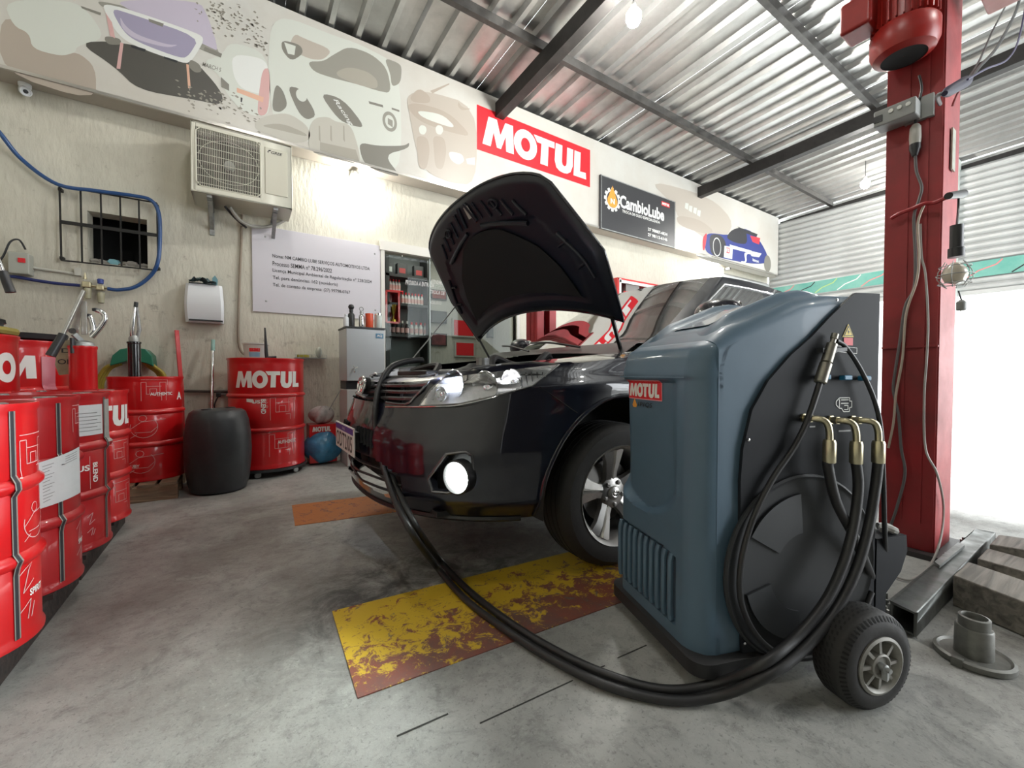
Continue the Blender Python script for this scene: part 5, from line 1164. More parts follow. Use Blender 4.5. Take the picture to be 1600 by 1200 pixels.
# control box, plugs, plate, straps
pcb = onX(1411, 176, 2.60); CB = empty('control_box', pcb); put(CB, P1); M_cbx = mat('grey_enclosure', (.30, .31, .30), .5)
MB().box((2.61, .665, pcb.z), (.10, .15, .075)).build('enclosure', M_cbx, CB, bevel=.006); MB().box((2.66, .60, pcb.z+.01), (.03, .10, .10)).build('mount_plate', M_cbx, CB)
for dy in (-.05, -.02, .01): MB().lathe([(.009, 0), (.009, .006)], 12, facing((2.559, .665+dy, pcb.z+.01), (-1, 0, 0))).build('button', M_white, CB)
MB().box((2.558, .722, pcb.z-.005), (.006, .03, .03)).build('switch_plate', M_blackpl, CB)
pn = onY(1487, 235, .517); MB().box((pn.x, .512, pn.z), (.055, .006, .19)).build('rating_plate', mat('rating_plate', (.42, .44, .36), .5, var=.3, vscale=30), P1)
for zz in (.98,): MB().box((2.664, .62, zz), (.012, .20, .008)).build('weld_strap', M_post, P1)
# plugs and cables on the post
def xp(px, py, X=2.64): return onX(px, py, X)
M_wht = mat('pale_flex', (.42, .40, .37), .5); M_beigeflex = mat('beige_flex', (.50, .42, .34), .5)
pg = xp(1430, 215); SK = empty('socket_coupler', pg, 'grey plug and socket coupling hanging on the red post', 'plug')
MB().lathe([(.012, .06), (.020, .045), (.022, 0), (.020, -.03)], 16, Matrix.Translation(pg)).build('socket_shell', mat('clear_grey', (.45, .44, .40), .3), SK, smooth=True); MB().lathe([(.020, -.03), (.021, -.05), (.010, -.085)], 16, Matrix.Translation(pg)).build('plug_body', M_blackpl, SK, smooth=True)
def cable(name, pts, r, m, label, n=8, cat='cable', group=None): o = MB().tube(cr(pts, n), r, 7).build(name, m, smooth=True); return tag(o, label, cat, group)
cable('cable', [xp(1436, 118), xp(1440, 140), xp(1432, 170), xp(1430, 195)], .005, M_blackpl, 'short black cable from the lift motor down to the coupling')
cable('cable', [xp(1430, 242), xp(1432, 268), xp(1440, 292), xp(1436, 312), xp(1428, 340), xp(1430, 400), xp(1428, 450), xp(1414, 480), xp(1405, 540), xp(1396, 600), xp(1398, 622), xp(1404, 650), xp(1408, 700), xp(1414, 740), xp(1402, 790), xp(1392, 820)], .006, mat('dark_grey_flex', (.14, .13, .13), .5), 'dark grey cable wandering down the front of the red post')
cable('cable', [xp(1444, 320, 2.63), xp(1434, 350, 2.63), xp(1436, 400, 2.63), xp(1432, 440, 2.63), xp(1416, 490, 2.63), xp(1410, 560, 2.63), xp(1400, 615, 2.63), xp(1396, 660, 2.63), xp(1388, 700, 2.63)], .005, M_beigeflex, 'beige cable down the middle of the red post')
cable('cable', [xp(1438, 350, 2.65), xp(1440, 400, 2.65), xp(1446, 430, 2.65), xp(1450, 500, 2.65), xp(1448, 560, 2.65), xp(1444, 620, 2.65), xp(1446, 700, 2.65), onY(1464, 740, .505), onY(1474, 790, .505), onY(1470, 840, .50), onZ(1455, 880, .02), onZ(1425, 905, .01), onZ(1396, 900, .01)], .0045, M_wht, 'pale cable down the right side of the post to the floor')
cable('cable', [xp(1393, 341, 2.64), xp(1405, 334, 2.63), xp(1425, 326, 2.63), xp(1445, 318, 2.62), xp(1462, 316, 2.62), onY(1490, 303, .46)], .009, M_post, 'red sleeved cable bound across the front of the post')
o = MB().tube([onY(1482, 306, .46), onY(1504, 303, .46)], [.014, .018], 12).build('pull_handle', M_blackpl, smooth=True); tag(o, 'black pear shaped grip at the end of the red cable', 'handle')
cable('cable', [V((2.60, .52, 2.04)), onY(1465, 150, .42), onY(1480, 145, .38)], .007, M_blackpl, 'black cable from the control box to the taped joint')
cable('cable', [onY(1480, 145, .38), onY(1513, 125, .36), onY(1530, 105, .36), onY(1560, 70, .38), onY(1590, 10, .40), onY(1598, -40, .40)], .006, M_blackpl, 'thick black supply cable rising to the roof')
cable('cable', [onY(1512, 124, .35), onY(1540, 108, .33), onY(1575, 92, .33), onY(1592, 60, .35), onY(1604, 0, .35)], .0035, mat('violet_flex', (.05, .04, .12), .5), 'thin violet cable sagging beside the supply cable')
cable('cable', [onY(1510, 126, .36), onY(1530, 95, .38), onY(1550, 50, .4), onY(1575, 0, .42), onY(1585, -40, .42)], .0035, M_blackpl, 'thin black cable above the supply cable')
o = MB().tube([onY(1476, 146, .38), onY(1482, 143, .38), onY(1508, 128, .37), onY(1516, 122, .37)], [.008, .017, .019, .008], 12).build('taped_joint', mat('tape_purple', (.02, .018, .05), .6), smooth=True); tag(o, 'dark taped joint in the supply cable right of the post', 'cable joint')
o = MB().tube([onY(1502, 136, .38), onY(1494, 150, .39), onY(1488, 166, .40)], .004, 7).build('loose_wire', M_post, smooth=True); tag(o, 'short loose wire end hanging from the taped joint', 'wire')
# inspection lamp
HL = empty('inspection_lamp', onY(1493, 380, .44), 'caged inspection lamp hanging from its black handle beside the post', 'lamp')
a, b = onY(1495, 352, .44), onY(1494, 402, .44); MB().tube([a, a+(b-a)*.7, a+(b-a)*.72, b], [.021, .021, .026, .026], 16).build('handle', M_blackpl, HL, smooth=True)
bc = onY(1492, 428, .44); MB().lathe([(.014, .045), (.034, .02), (.040, -.005), (.030, -.032), (.001, -.044)], 20, Matrix.Translation(bc)).build('bulb', mat('unlit_bulb', (.62, .56, .45), .2, coat=.5), HL, smooth=True)
for zz, rr in ((.03, .048), (-.005, .056), (-.04, .05)): MB().tube([bc+V((rr*math.cos(q), rr*math.sin(q), zz)) for q in [2*PI*i/20 for i in range(20)]], .0018, 5, closed=True).build('cage_ring', M_steel, HL)
for k in range(6): q = 2*PI*k/6; MB().tube([bc+V((.03*math.cos(q), .03*math.sin(q), .05)), bc+V((.052*math.cos(q), .052*math.sin(q), .01)), bc+V((.055*math.cos(q), .055*math.sin(q), -.02)), bc+V((.03*math.cos(q), .03*math.sin(q), -.055))], .0018, 5).build('cage_wire', M_steel, HL)
cable('cable', [a, onY(1497, 330, .46), onY(1498, 306, .46)], .004, M_blackpl, 'short black cable above the inspection lamp')
pp = onY(1502, 478, .44); PL = empty('hanging_plug', pp, 'small grey plug hanging below the inspection lamp', 'plug'); MB().lathe([(.006, .026), (.016, .016), (.016, -.016), (.012, -.02)], 14, Matrix.Translation(pp)).build('plug_body', M_cbx, PL, smooth=True)
for dx_ in (-.006, .006): MB().tube([pp+V((dx_, 0, -.02)), pp+V((dx_, 0, -.038))], .002, 6).build('pin', M_chrome, PL)
MB().tube([pp+V((0, 0, .025)), onY(1498, 455, .44)], .003, 6).build('flex', M_blackpl, PL)
# lift arm, timbers, adapter, cable tie on the floor
M_arm = mat('arm_steel', (.22, .23, .22), .35, .65, var=.4, vscale=10, rvar=.3)
ARM = empty('hoist_beam', onZ(1470, 900, .05), 'grey steel box tube lift arm lying at the foot of the red post', 'lift arm')
q = [onZ(1391, 940, .085), onZ(1432, 958, .085), onZ(1556, 832, .085), onZ(1524, 826, .085)]
def hollow(q, h, th=.008):
    mb = MB(); A0, B0, C0, D0 = q; dn = V((0, 0, -h))
    def slab(p0, p1, p2, p3, inn): mb.prism([p0, p1, p2, p3], (0, 0, 0), inn)
    slab(A0, B0, C0, D0, V((0, 0, -th))); slab(A0+dn, B0+dn, C0+dn, D0+dn, V((0, 0, th)))
    ax = (B0-A0).normalized(); slab(A0, D0, D0+dn, A0+dn, ax*th); slab(B0, C0, C0+dn, B0+dn, -ax*th); return mb
hollow(q, .08).build('outer_tube', M_arm, ARM, bevel=.004)
MB().prism([onZ(1460, 882, .09), onZ(1468, 888, .09), onZ(1507, 856, .09), onZ(1497, 851, .09)], (0, 0, 0), (0, 0, .012)).build('stop_bar', M_arm, ARM)
for px_, py_ in ((1384, 945), (1380, 955), (1390, 963)): p = onZ(px_, py_, 0); MB().lathe([(.010, 0), (.010, .022), (.006, .024), (.006, .045)], 6, Matrix.Translation(p)).build('arm_bolt', M_steel, ARM, smooth=False)
def wood_mat(name, c1, c2, sc=(2, 26, 26)):
    m = bpy.data.materials.new(name); m.use_nodes = True; nt = m.node_tree; N = nt.nodes; L = nt.links; b = N['Principled BSDF']; tc = N.new('ShaderNodeTexCoord'); mp = N.new('ShaderNodeMapping'); mp.inputs['Scale'].default_value = sc; L.new(tc.outputs['Object'], mp.inputs[0])
    n = N.new('ShaderNodeTexNoise'); n.inputs['Scale'].default_value = 1.2; n.inputs['Detail'].default_value = 8; n.inputs['Distortion'].default_value = 1.2; L.new(mp.outputs[0], n.inputs['Vector']); r = N.new('ShaderNodeMapRange'); r.inputs[1].default_value = .35; r.inputs[2].default_value = .65; L.new(n.outputs[0], r.inputs[0])
    x = N.new('ShaderNodeMix'); x.data_type = 'RGBA'; x.inputs[6].default_value = (*c1, 1); x.inputs[7].default_value = (*c2, 1); L.new(r.outputs[0], x.inputs[0]); L.new(x.outputs[2], b.inputs['Base Color']); b.inputs['Roughness'].default_value = .8
    bp = N.new('ShaderNodeBump'); bp.inputs['Strength'].default_value = .6; bp.inputs['Distance'].default_value = .006; L.new(n.outputs[0], bp.inputs['Height']); L.new(bp.outputs[0], b.inputs['Normal']); return m
M_wood = wood_mat('weathered_timber', (.27, .245, .21), (.12, .11, .095)); M_wood2 = wood_mat('pallet_wood', (.34, .24, .15), (.16, .11, .07))
for k, (x, y, w, d, h, lb) in enumerate(((2.86, .33, .62, .13, .13, 'weathered timber beam nearest the camera beside the lift arm'), (2.98, .47, .50, .10, .12, 'middle weathered timber beam behind the front one'))): pass
def beam(pxq, z, h, label):
    P = [onZ(x, y, z) for x, y in pxq]; o = MB().prism(P, (0, 0, 0), (0, 0, -h)).build('timber_beam', M_wood, bevel=.006); tag(o, label, 'timber', 'timbers on the floor by the post'); return o
beam(((1489, 898), (1512, 877), (1700, 940), (1690, 975)), .115, .113, 'thick weathered timber beam nearest the camera, beyond the lift arm')
beam(((1527, 872), (1542, 856), (1720, 905), (1712, 925)), .10, .098, 'middle weathered timber beam with pale red stain')
beam(((1546, 850), (1560, 835), (1720, 858), (1716, 878)), .115, .113, 'weathered timber beam at the back by the bright doorway')
mb = MB(); AD = empty('jack_adapter', onZ(1521, 1030, 0), 'grey metal cup adapter with round base on the floor by the wheel', 'adapter'); c_ = onZ(1521, 1030, 0)
M_cast = mat('cast_grey', (.23, .23, .21), .5, .5, var=.35, vscale=25)
MB().lathe([(.080, 0), (.086, .004), (.086, .018), (.078, .022), (.072, .016), (.04, .016)], 40, Matrix.Translation(c_)).build('base_disc', M_cast, AD, smooth=True); MB().lathe([(.042, .014), (.041, .095), (.038, .10), (.034, .10), (.034, .128), (.028, .13), (.026, .126), (.026, .09), (.001, .09)], 32, Matrix.Translation(c_)).build('cup', M_cast, AD, smooth=True)
for sg in (-1, 1): MB().box(c_+A_*0+V((.081*sg, -.02*sg, .012)), (.016, .024, .026)).build('lug', M_cast, AD)
o = MB().tube(cr([ml(.66, .01, .372), ml(.675, .02, .378), ml(.69, .0, .372), ml(.70, .03, .374), ml(.68, .04, .373)], 5), .011, 8).build('white_rag', mat('rag_white', (.6, .6, .58), .8), smooth=True); tag(o, 'small knotted white rag on the bracket behind the machine', 'rag')
# ============================================================ DRUMS
M_drum = mat('drum_red', (.62, .007, .010), .30, var=.12, vscale=4, coat=.5, rvar=.12); M_drumd = mat('drum_dark_red', (.46, .012, .016), .38, var=.2, vscale=4, coat=.3)
M_lid = mat('drum_lid', (.30, .015, .018), .4, var=.3, vscale=8); M_seam = mat('drum_seam_dark', (.03, .03, .035), .4); M_seaml = mat('drum_seam_light', (.45, .42, .38), .35, .6)
M_line = mat('line_print', (.68, .45, .43), .5); M_paper = mat('paper_label', (.62, .64, .64), .6, var=.1, vscale=10); M_foil = mat('plastic_sleeve', (.45, .47, .44), .3, var=.3, vscale=20)
def drum(x, y, z0, r, H, label, logo=None, look=0, seam=None, m=None, extra=None, lidc=True):
    D = empty('oil_drum', (x, y, z0), label, 'drum'); T = Matrix.Translation((x, y, z0)); k = H
    bead = .012
    pr = [(r*.90, .018), (r, .016), (r+.005, .0), (r+.006, .010), (r, .022), (r, .05*k)]
    def hoop(z): return [(r, z-.024), (r-.002, z-.020), (r+bead*.85, z-.008), (r+bead, z), (r+bead*.85, z+.008), (r-.002, z+.020), (r, z+.024)]
    for h in (.07*0+.35, .66): pr += hoop(h*k)
    pr += [(r, .94*k), (r, k-.024), (r+.006, k-.010), (r+.005, k), (r-.004, k), (r-.006, k-.018)]
    MB().lathe(pr, 56, T, cap=False).build('shell', m or M_drum, D, smooth=True)
    MB().lathe([(r-.003, k-.018), (r*.5, k-.016), (.001, k-.016)], 40, T, cap=False).build('lid', M_lid, D, smooth=True)
    for (bx, by, br) in ((r*.6, 0, .032), (-r*.6, .02, .018)): MB().lathe([(br, k-.016), (br, k-.002), (br*.8, k), (.001, k)], 8, T @ Matrix.Translation((bx, by, 0))).build('bung', M_steel, D)
    def fn(a0, off=.0015):
        a0 = math.radians(a0)
        def f(u, v):
            a = a0+u/r; zz = v*1.0; e = 0
            for h in (.35, .66):
                dz = abs(zz-h*k)
                if dz < .022: e = bead*min(1, (.022-dz)/.013)
            return V((x+(r+off+e)*math.cos(a), y+(r+off+e)*math.sin(a), z0+zz))
        return f
    if logo is not None:
        w = .40 if r < .25 else .52; lw = w; h = lw*.255*1.0
        print_obj('lettering', shift(LOGO, -lw/2, .80*k-h*.45, lw/4, h), fn(logo), M_white, D, sub=.025)
    def art(a0, z, s=1.0, kind=0):
        A = [[[(0, 0), (0, .14), (.03, .14), (.03, .05), (.11, .05), (.11, .14), (.15, .14), (.15, .0)], [(.05, .05), (.05, .09), (.09, .09), (.09, .05)], [(0, .16), (.16, .16), (.16, .12)], [(.03, .11), (.12, .11)], [(.12, 0), (.12, .035), (.09, .035)]],
             [[(.06+.06*math.cos(a), .06+.06*math.sin(a)) for a in [PI*.9+1.35*PI*i/14 for i in range(15)]], [(.0, .05), (.05, .09), (.16, .10)], [(.03, .02), (.0, .0)], [(.02, .03), (.09, .03), (.12, .06)], [(.055+.018*math.cos(a), .11+.018*math.sin(a)) for a in [2*PI*i/8 for i in range(9)]]],
             [[(0, .10), (.03, .12), (.01, .06), (.04, .08)], [(.02, 0), (.03, .04), (.0, .02)], [(.04, .03), (.03, 0)]]][kind]
        print_obj('line_art', strips([[(a*s, b*s+z) for a, b in l] for l in A], .0022*max(1, s)), fn(a0), M_line, D, sub=.03)
    D['_'] = 0; del D['_']
    if seam is not None:
        for du, ww, mm in ((0, .009, M_seam), (.007, .004, M_seaml), (-.006, .003, M_seaml)):
            print_obj('body_seam', polygeo([(du-ww/2, .02), (du+ww/2, .02), (du+ww/2, k-.02), (du-ww/2, k-.02)]), fn(seam, .0022), mm, D, sub=.02)
    if extra: extra(D, fn, art, k, r)
    return D
def view_ang(x, y): return math.degrees(math.atan2(-y, -x))      # direction from the drum to the photographer
# small drums along the left wall on their low pallets
def exA(D, fn, art, k, r): 
    v = -27; art(v+8, .46, .75, 0); art(v+10, .28, .8, 1); art(v+4, .06, 1.3, 2)
    text_obj('lettering', 'SPIRIT', (lambda f: (lambda u, w: f(u, w+.12)))(fn(v+14)), .06, .020, M_white, D, .03, sub=.03)
drum(-.70, 1.775, .10, .20, .67, 'small red oil drum nearest the camera at the left edge, dark seam', seam=-25, extra=exA)
def exB(D, fn, art, k, r):
    v = -33; x_, y_ = D.location.x, D.location.y; fn0 = fn
    def fn(a0, off=.0015):
        if off < .003: return fn0(a0, off)
        a0 = math.radians(a0); off = off+.011; return lambda u, w: V((x_+(r+off)*math.cos(a0+u/r), y_+(r+off)*math.sin(a0+u/r), .10+w))
    print_obj('paper_sheet', polygeo([(-.075, .30), (.065, .315), (.065, .485), (-.075, .455)]), fn(v+6, .003), M_paper, D, sub=.02, label='white sheet of printed text taped to the drum')
    L = [[(-.065, .440-.011*i), (-.035-.006*(i % 3), .446-.011*i)] for i in range(12)]+[[(.0, .460-.008*i), (.048, .470-.008*i)] for i in range(4)]
    print_obj('print_lines', strips(L, .0022), fn(v+6, .0038), mat('grey_ink', (.25, .25, .25), .6), D, sub=.03); art(v+22, .54, .6, 0); art(v+24, .06, 1.2, 2)
    text_obj('lettering', 'SPIRIT', (lambda f: (lambda u, w: f(u, w+.12)))(fn(v+28)), .05, .018, M_white, D, .03, sub=.03)
drum(-.705, 2.18, .10, .20, .67, 'small red oil drum with a white printed sheet taped on, second from the camera', seam=-29, extra=exB, m=M_drumd)
def exC(D, fn, art, k, r):
    v = -34; print_obj('paper_sheet', polygeo([(-.055, .49), (.060, .49), (.060, .62), (-.055, .62)]), fn(v, .003), M_paper, D, sub=.02, label='worn paper label'); print_obj('foil_strip', polygeo([(.075, .45), (.125, .45), (.125, .64), (.075, .64)]), fn(v, .003), M_foil, D, sub=.02)
    print_obj('print_lines', strips([[(-.045, .51+.015*i), (.05-.02*(i % 2), .51+.015*i)] for i in range(6)], .003), fn(v, .0036), M_steel, D, sub=.03)
    text_obj('lettering', 'US', (lambda f: (lambda u, w: f(u, w+.34)))(fn(v-16)), .05, .025, M_white, D, .03, sub=.03)
    text_obj('lettering', 'BLEND', (lambda f: (lambda u, w: f(w, .37-u)))(fn(v+2)), .085, .022, M_white, D, .03, sub=.03)
    print_obj('line_art', strips([[(-.012, .26), (-.012, .40)]], .002), fn(v+2), M_line, D, sub=.03); art(v-6, .06, .8, 2)
drum(-.700, 2.585, .10, .20, .67, 'small red oil drum with a worn paper label and BLEND lettering, third from the camera', seam=-12, extra=exC, m=M_drumd)
def exD(D, fn, art, k, r): art(-42, .28, .8, 0); art(-42, .05, .9, 0)
drum(-.700, 2.99, .10, .20, .67, 'small red oil drum ending the row beside the pallet', logo=-54, extra=exD)
for k, (x, y) in enumerate(((-.70, 1.70), (-.73, 2.12), (-.72, 2.56), (-.72, 2.99))):
    pass
PAL = None
M_woodk = wood_mat('oily_pallet_wood', (.05, .035, .03), (.02, .016, .015))
def pallet(x0, y0, x1, y1, H, label, along='Y', n=4, wm=None):
    wm = wm or M_wood2
    P = empty('pallet', ((x0+x1)/2, (y0+y1)/2, 0), label, 'pallet'); t = .018
    for i in range(n):
        if along == 'Y': yy = y0+.05+(y1-y0-.1)*i/(n-1); MB().box(((x0+x1)/2, yy, H-t/2), (x1-x0, .09, t)).build('board', wm, P)
        else: xx = x0+.05+(x1-x0-.1)*i/(n-1); MB().box((xx, (y0+y1)/2, H-t/2), (.09, y1-y0, t)).build('board', wm, P)
    for i in range(3):
        if along == 'Y': xx = x0+.05+(x1-x0-.1)*i/2; MB().box((xx, (y0+y1)/2, (H-t)/2), (.07, y1-y0, H-t)).build('bearer', wm, P)
        else: yy = y0+.05+(y1-y0-.1)*i/2; MB().box(((x0+x1)/2, yy, (H-t)/2), (x1-x0, .07, H-t)).build('bearer', wm, P)
    return P
M_woodd = M_wood2
pallet(-1.0, 1.56, -.54, 2.37, .098, 'dark low pallet under the two nearest red drums', 'Y', 4, M_woodk); pallet(-1.0, 2.40, -.54, 3.20, .098, 'dark low pallet under the two farther small red drums', 'Y', 4, M_woodk)
pallet(-.80, 3.62, -.36, 4.20, .118, 'wooden pallet block under the drum with the hand pump', 'X', 4)
# big drums behind
M_LET = polygeo([(0, 0), (.20, 1), (.48, 1), (.60, .50), (.77, 1), (1.04, 1), (1.07, 0), (.80, 0), (.78, .52), (.62, .03), (.48, .03), (.37, .52), (.27, 0)])
def exF(D, fn, art, k, r): print_obj('lettering', shift(ringgeo(.43, .5, .43, .54, .17, .25), 0, .665, .15, .14), fn(-28), M_white, D, sub=.02)
def exE(D, fn, art, k, r):
    print_obj('lettering', shift(M_LET, -.06, .665, .165, .14), fn(-70), M_white, D, sub=.02)
    print_obj('foil_strip', polygeo([(.0, .52), (.07, .50), (.08, .80), (.0, .80)]), fn(-42, .003), mat('pink_film', (.55, .16, .20), .3), D, sub=.03)
drum(-1.24, 3.97, .16, .285, .90, 'large red drum in the corner behind the lever pump', extra=exE); drum(-1.25, 3.22, .15, .285, .90, 'large red drum cut by the left edge of the picture', extra=exF)
pallet(-1.56, 2.90, -.94, 3.55, .148, 'pallet under the large drum at the left edge', 'Y', 4); pallet(-1.55, 3.66, -.93, 4.28, .158, 'pallet under the large drum in the corner', 'Y', 4)
# drum with hand pump
def exG(D, fn, art, k, r):
    v = view_ang(-.553, 3.95); art(v-8, .55, .9, 0); text_obj('lettering', 'AUTHENTIC', (lambda f: (lambda u, w: f(u, w+.585)))(fn(v+5)), .13, .022, M_white, D, .02, sub=.03); art(v-25, .30, 1.2, 1); art(v-30, .06, 1.2, 1); text_obj('lettering', 'ANLUBY', (lambda f: (lambda u, w: f(u, w+.10)))(fn(v-40)), .10, .02, M_white, D, .02, sub=.03)
    text_obj('lettering', 'A', (lambda f: (lambda u, w: f(u, w+.55)))(fn(v+52)), .05, .055, M_white, D, .03, sub=.03)
DG = drum(-.553, 3.93, .12, .205, .715, 'red oil drum on a wooden pallet with a black hand pump standing in it', extra=exG)
# right drum on a dolly
def exR(D, fn, art, k, r):
    v = view_ang(.206, 4.2); text_obj('lettering', 'US', (lambda f: (lambda u, w: f(u, w+.54)))(fn(v-22)), .06, .028, M_white, D, .03, sub=.03); text_obj('lettering', 'BLEND', (lambda f: (lambda u, w: f(w, .575-u)))(fn(v-9)), .12, .034, M_white, D, .03, sub=.03)
    text_obj('lettering', 'AUTHENTIC', (lambda f: (lambda u, w: f(u, w+.20)))(fn(v+14)), .16, .03, M_white, D, .02, sub=.03); art(v+4, .40, 1.3, 0); art(v+2, .10, 1.3, 0); art(v-4, .50, .6, 2)
    print_obj('drip', polygeo([(0, .555), (.06, .545), (.05, .575), (.0, .58)]), fn(v-30, .003), M_white, D, sub=.02)
drum(.206, 4.2, .075, .285, .91, 'large red drum with the maker lettering standing on a dolly below the white notice', logo=view_ang(.206, 4.2)+3, extra=exR)
DL = empty('drum_dolly', (.206, 4.2, 0), 'black wheeled dolly carrying the large red drum', 'dolly'); MB().lathe([(.24, .050), (.30, .050), (.30, .072), (.24, .072)], 40, Matrix.Translation((.206, 4.2, 0)), cap=False).build('ring', M_blackpl, DL); MB().box((.206, 4.2, .061), (.56, .05, .02)).build('cross_bar', M_blackpl, DL); MB().box((.206, 4.2, .061), (.05, .56, .02)).build('cross_bar', M_blackpl, DL)
for k in range(5):
    a = math.radians(-110+72*k); c_ = V((.206+.25*math.cos(a), 4.2+.25*math.sin(a), .025)); MB().lathe([(.018, -.012), (.025, -.008), (.025, .008), (.018, .012)], 16, Matrix.Translation(c_) @ Matrix.Rotation(PI/2, 4, 'X') @ Matrix.Rotation(.6*k, 4, 'Y')).build('castor', M_steel, DL)
# black plastic barrel
MB_ = empty('plastic_barrel', (-.13, 3.74, 0), 'black barrel shaped plastic container between the red drums', 'barrel'); T = Matrix.Translation((-.13, 3.74, 0))
MB().lathe([(.001, .0), (.155, .0), (.172, .012), (.190, .08), (.203, .2), (.208, .30), (.203, .42), (.190, .52), (.172, .575), (.150, .592), (.10, .598), (.001, .598)], 40, T, cap=False).build('body', mat('black_hdpe', (.030, .033, .036), .36, var=.35, vscale=7, rvar=.2), MB_, smooth=True)
for a in (.6, 3.9): MB().lathe([(.032, .594), (.032, .603), (.026, .605), (.001, .605)], 20, T @ Matrix.Translation((.09*math.cos(a), .09*math.sin(a), 0))).build('screw_cap', M_blackpl, MB_, smooth=True)
# hand pump standing in the pallet drum
hp = V((-.56, 3.90, .835)); HPm = empty('hand_pump', hp, 'black cylinder hand pump with chrome lever on the pallet drum', 'pump')
hx = onY(210, 560, 3.90); MB().lathe([(.040, .0), (.040, .012), (.036, .014), (.036, .24), (.040, .245), (.040, .255), (.02, .262)], 24, Matrix.Translation((hx.x, 3.90, .823))).build('cylinder', mat('pump_black', (.012, .012, .013), .2, coat=.6), HPm, smooth=True)
t0 = V((hx.x, 3.90, 1.085)); MB().lathe([(.028, -.01), (.03, .02), (.02, .04)], 16, Matrix.Translation(t0)).build('head', M_steel, HPm, smooth=True)
MB().tube([t0+V((-.01, 0, .0)), onY(206, 515, 3.88), onY(212, 474, 3.88)], [.012, .014, .008], 10).build('lever', M_chrome, HPm, smooth=True); MB().tube([t0+V((.015, 0, .01)), onY(218, 515, 3.9), onY(214, 480, 3.88)], [.010, .012, .007], 10).build('lever_link', M_steel, HPm, smooth=True)
MB().tube([onY(212, 480, 3.88), onY(213, 472, 3.88)], .012, 10).build('grip_tip', M_blackpl, HPm, smooth=True)
# tall lever pump on the red grease cylinder beside the small drums
pc_ = V((-.745, 2.99, .77)); px0 = onY(131, 610, 2.99)
LP = empty('lever_pump', (px0.x, 2.99, .77), 'red grease pump with silver lever frame standing on the last small drum', 'pump')
MB().lathe([(.050, 0), (.052, .006), (.052, .205), (.055, .21), (.055, .222), (.03, .225)], 28, Matrix.Translation((px0.x, 2.99, .772))).build('cylinder', M_drum, LP, smooth=True)
MB().lathe([(.053, 0), (.053, .012)], 28, Matrix.Translation((px0.x, 2.99, .985))).build('collar', M_steel, LP, smooth=True); MB().lathe([(.045, 0), (.04, .015), (.022, .025)], 20, Matrix.Translation((px0.x, 2.99, .998))).build('head', M_steel, LP, smooth=True)
P_ = lambda x, y, Y=2.97: onY(x, y, Y)
M_lev = mat('zinc_lever', (.58, .57, .53), .3, .8, var=.2, vscale=30)
MB().bar(P_(131, 454, 2.93), P_(98, 524, 2.90), .014, .026, up=V((0, -1, 0))).build('main_lever', M_lev, LP, bevel=.003); MB().tube([P_(99, 522, 2.90), P_(79, 556, 2.88)], [.017, .019], 12).build('black_grip', M_blackpl, LP, smooth=True)
MB().bar(P_(131, 470, 2.95), P_(132, 523, 2.97), .022, .012, up=V((0, -1, 0))).build('link_rod', M_lev, LP, bevel=.003); MB().bar(P_(128, 460, 2.95), P_(113, 520, 2.96), .014, .008, up=V((0, -1, 0))).build('link_rod', M_lev, LP); MB().bar(P_(124, 486, 2.95), P_(120, 522, 2.97), .012, .008, up=V((0, -1, 0))).build('link_rod', M_lev, LP)
MB().tube(cr([P_(141, 522), P_(146, 515), P_(143, 500), P_(138, 493)], 5), .012, 10).build('hook_arm', M_chrome, LP, smooth=True); MB().tube(cr([P_(143, 527), P_(156, 512), P_(164, 498), P_(160, 488), P_(149, 484)], 5), .012, 10).build('hook_arm', M_chrome, LP, smooth=True)
for q in ((149, 484), (138, 493)): MB().lathe([(.001, -.010), (.013, -.006), (.013, .006), (.001, .010)], 12, Matrix.Translation(P_(*q))).build('rubber_tip', M_blackpl, LP, smooth=True)
MB().tube([P_(113, 517, 2.94), P_(113, 517, 2.91)], .014, 12).build('pivot', M_chrome, LP, smooth=True); MB().bar(P_(115, 522, 2.96), P_(128, 534, 2.98), .018, .02).build('bracket', M_steel, LP)
MB().tube([P_(113, 528, 2.95), P_(114, 552, 2.95)], .010, 8).build('black_tip', M_blackpl, LP)
# cut milk-jug sign
pj = P_(101, 555, 3.05); JG = MB().prism([P_(x, y, 3.05) for x, y in ((97, 533), (113, 530), (116, 545), (118, 560), (116, 584), (92, 586), (86, 570), (88, 552), (95, 545))], (0, 0, 0), (0, .004, 0)).build('hanging_tag', mat('old_plastic_tag', (.40, .34, .22), .4, var=.4, vscale=18)); tag(JG, 'yellowed plastic tag with handwriting hung on the lever pump', 'tag')
text_obj('lettering', 'DI', (lambda o: flat(o, (1, 0, 0), (0, 0, 1)))(P_(96, 551, 3.048)), .05, .022, M_black, JG, .01); text_obj('lettering', 'OLEO', (lambda o: flat(o, (1, 0, 0), (0, 0, 1)))(P_(90, 569, 3.048)), .105, .026, M_black, JG, .01)
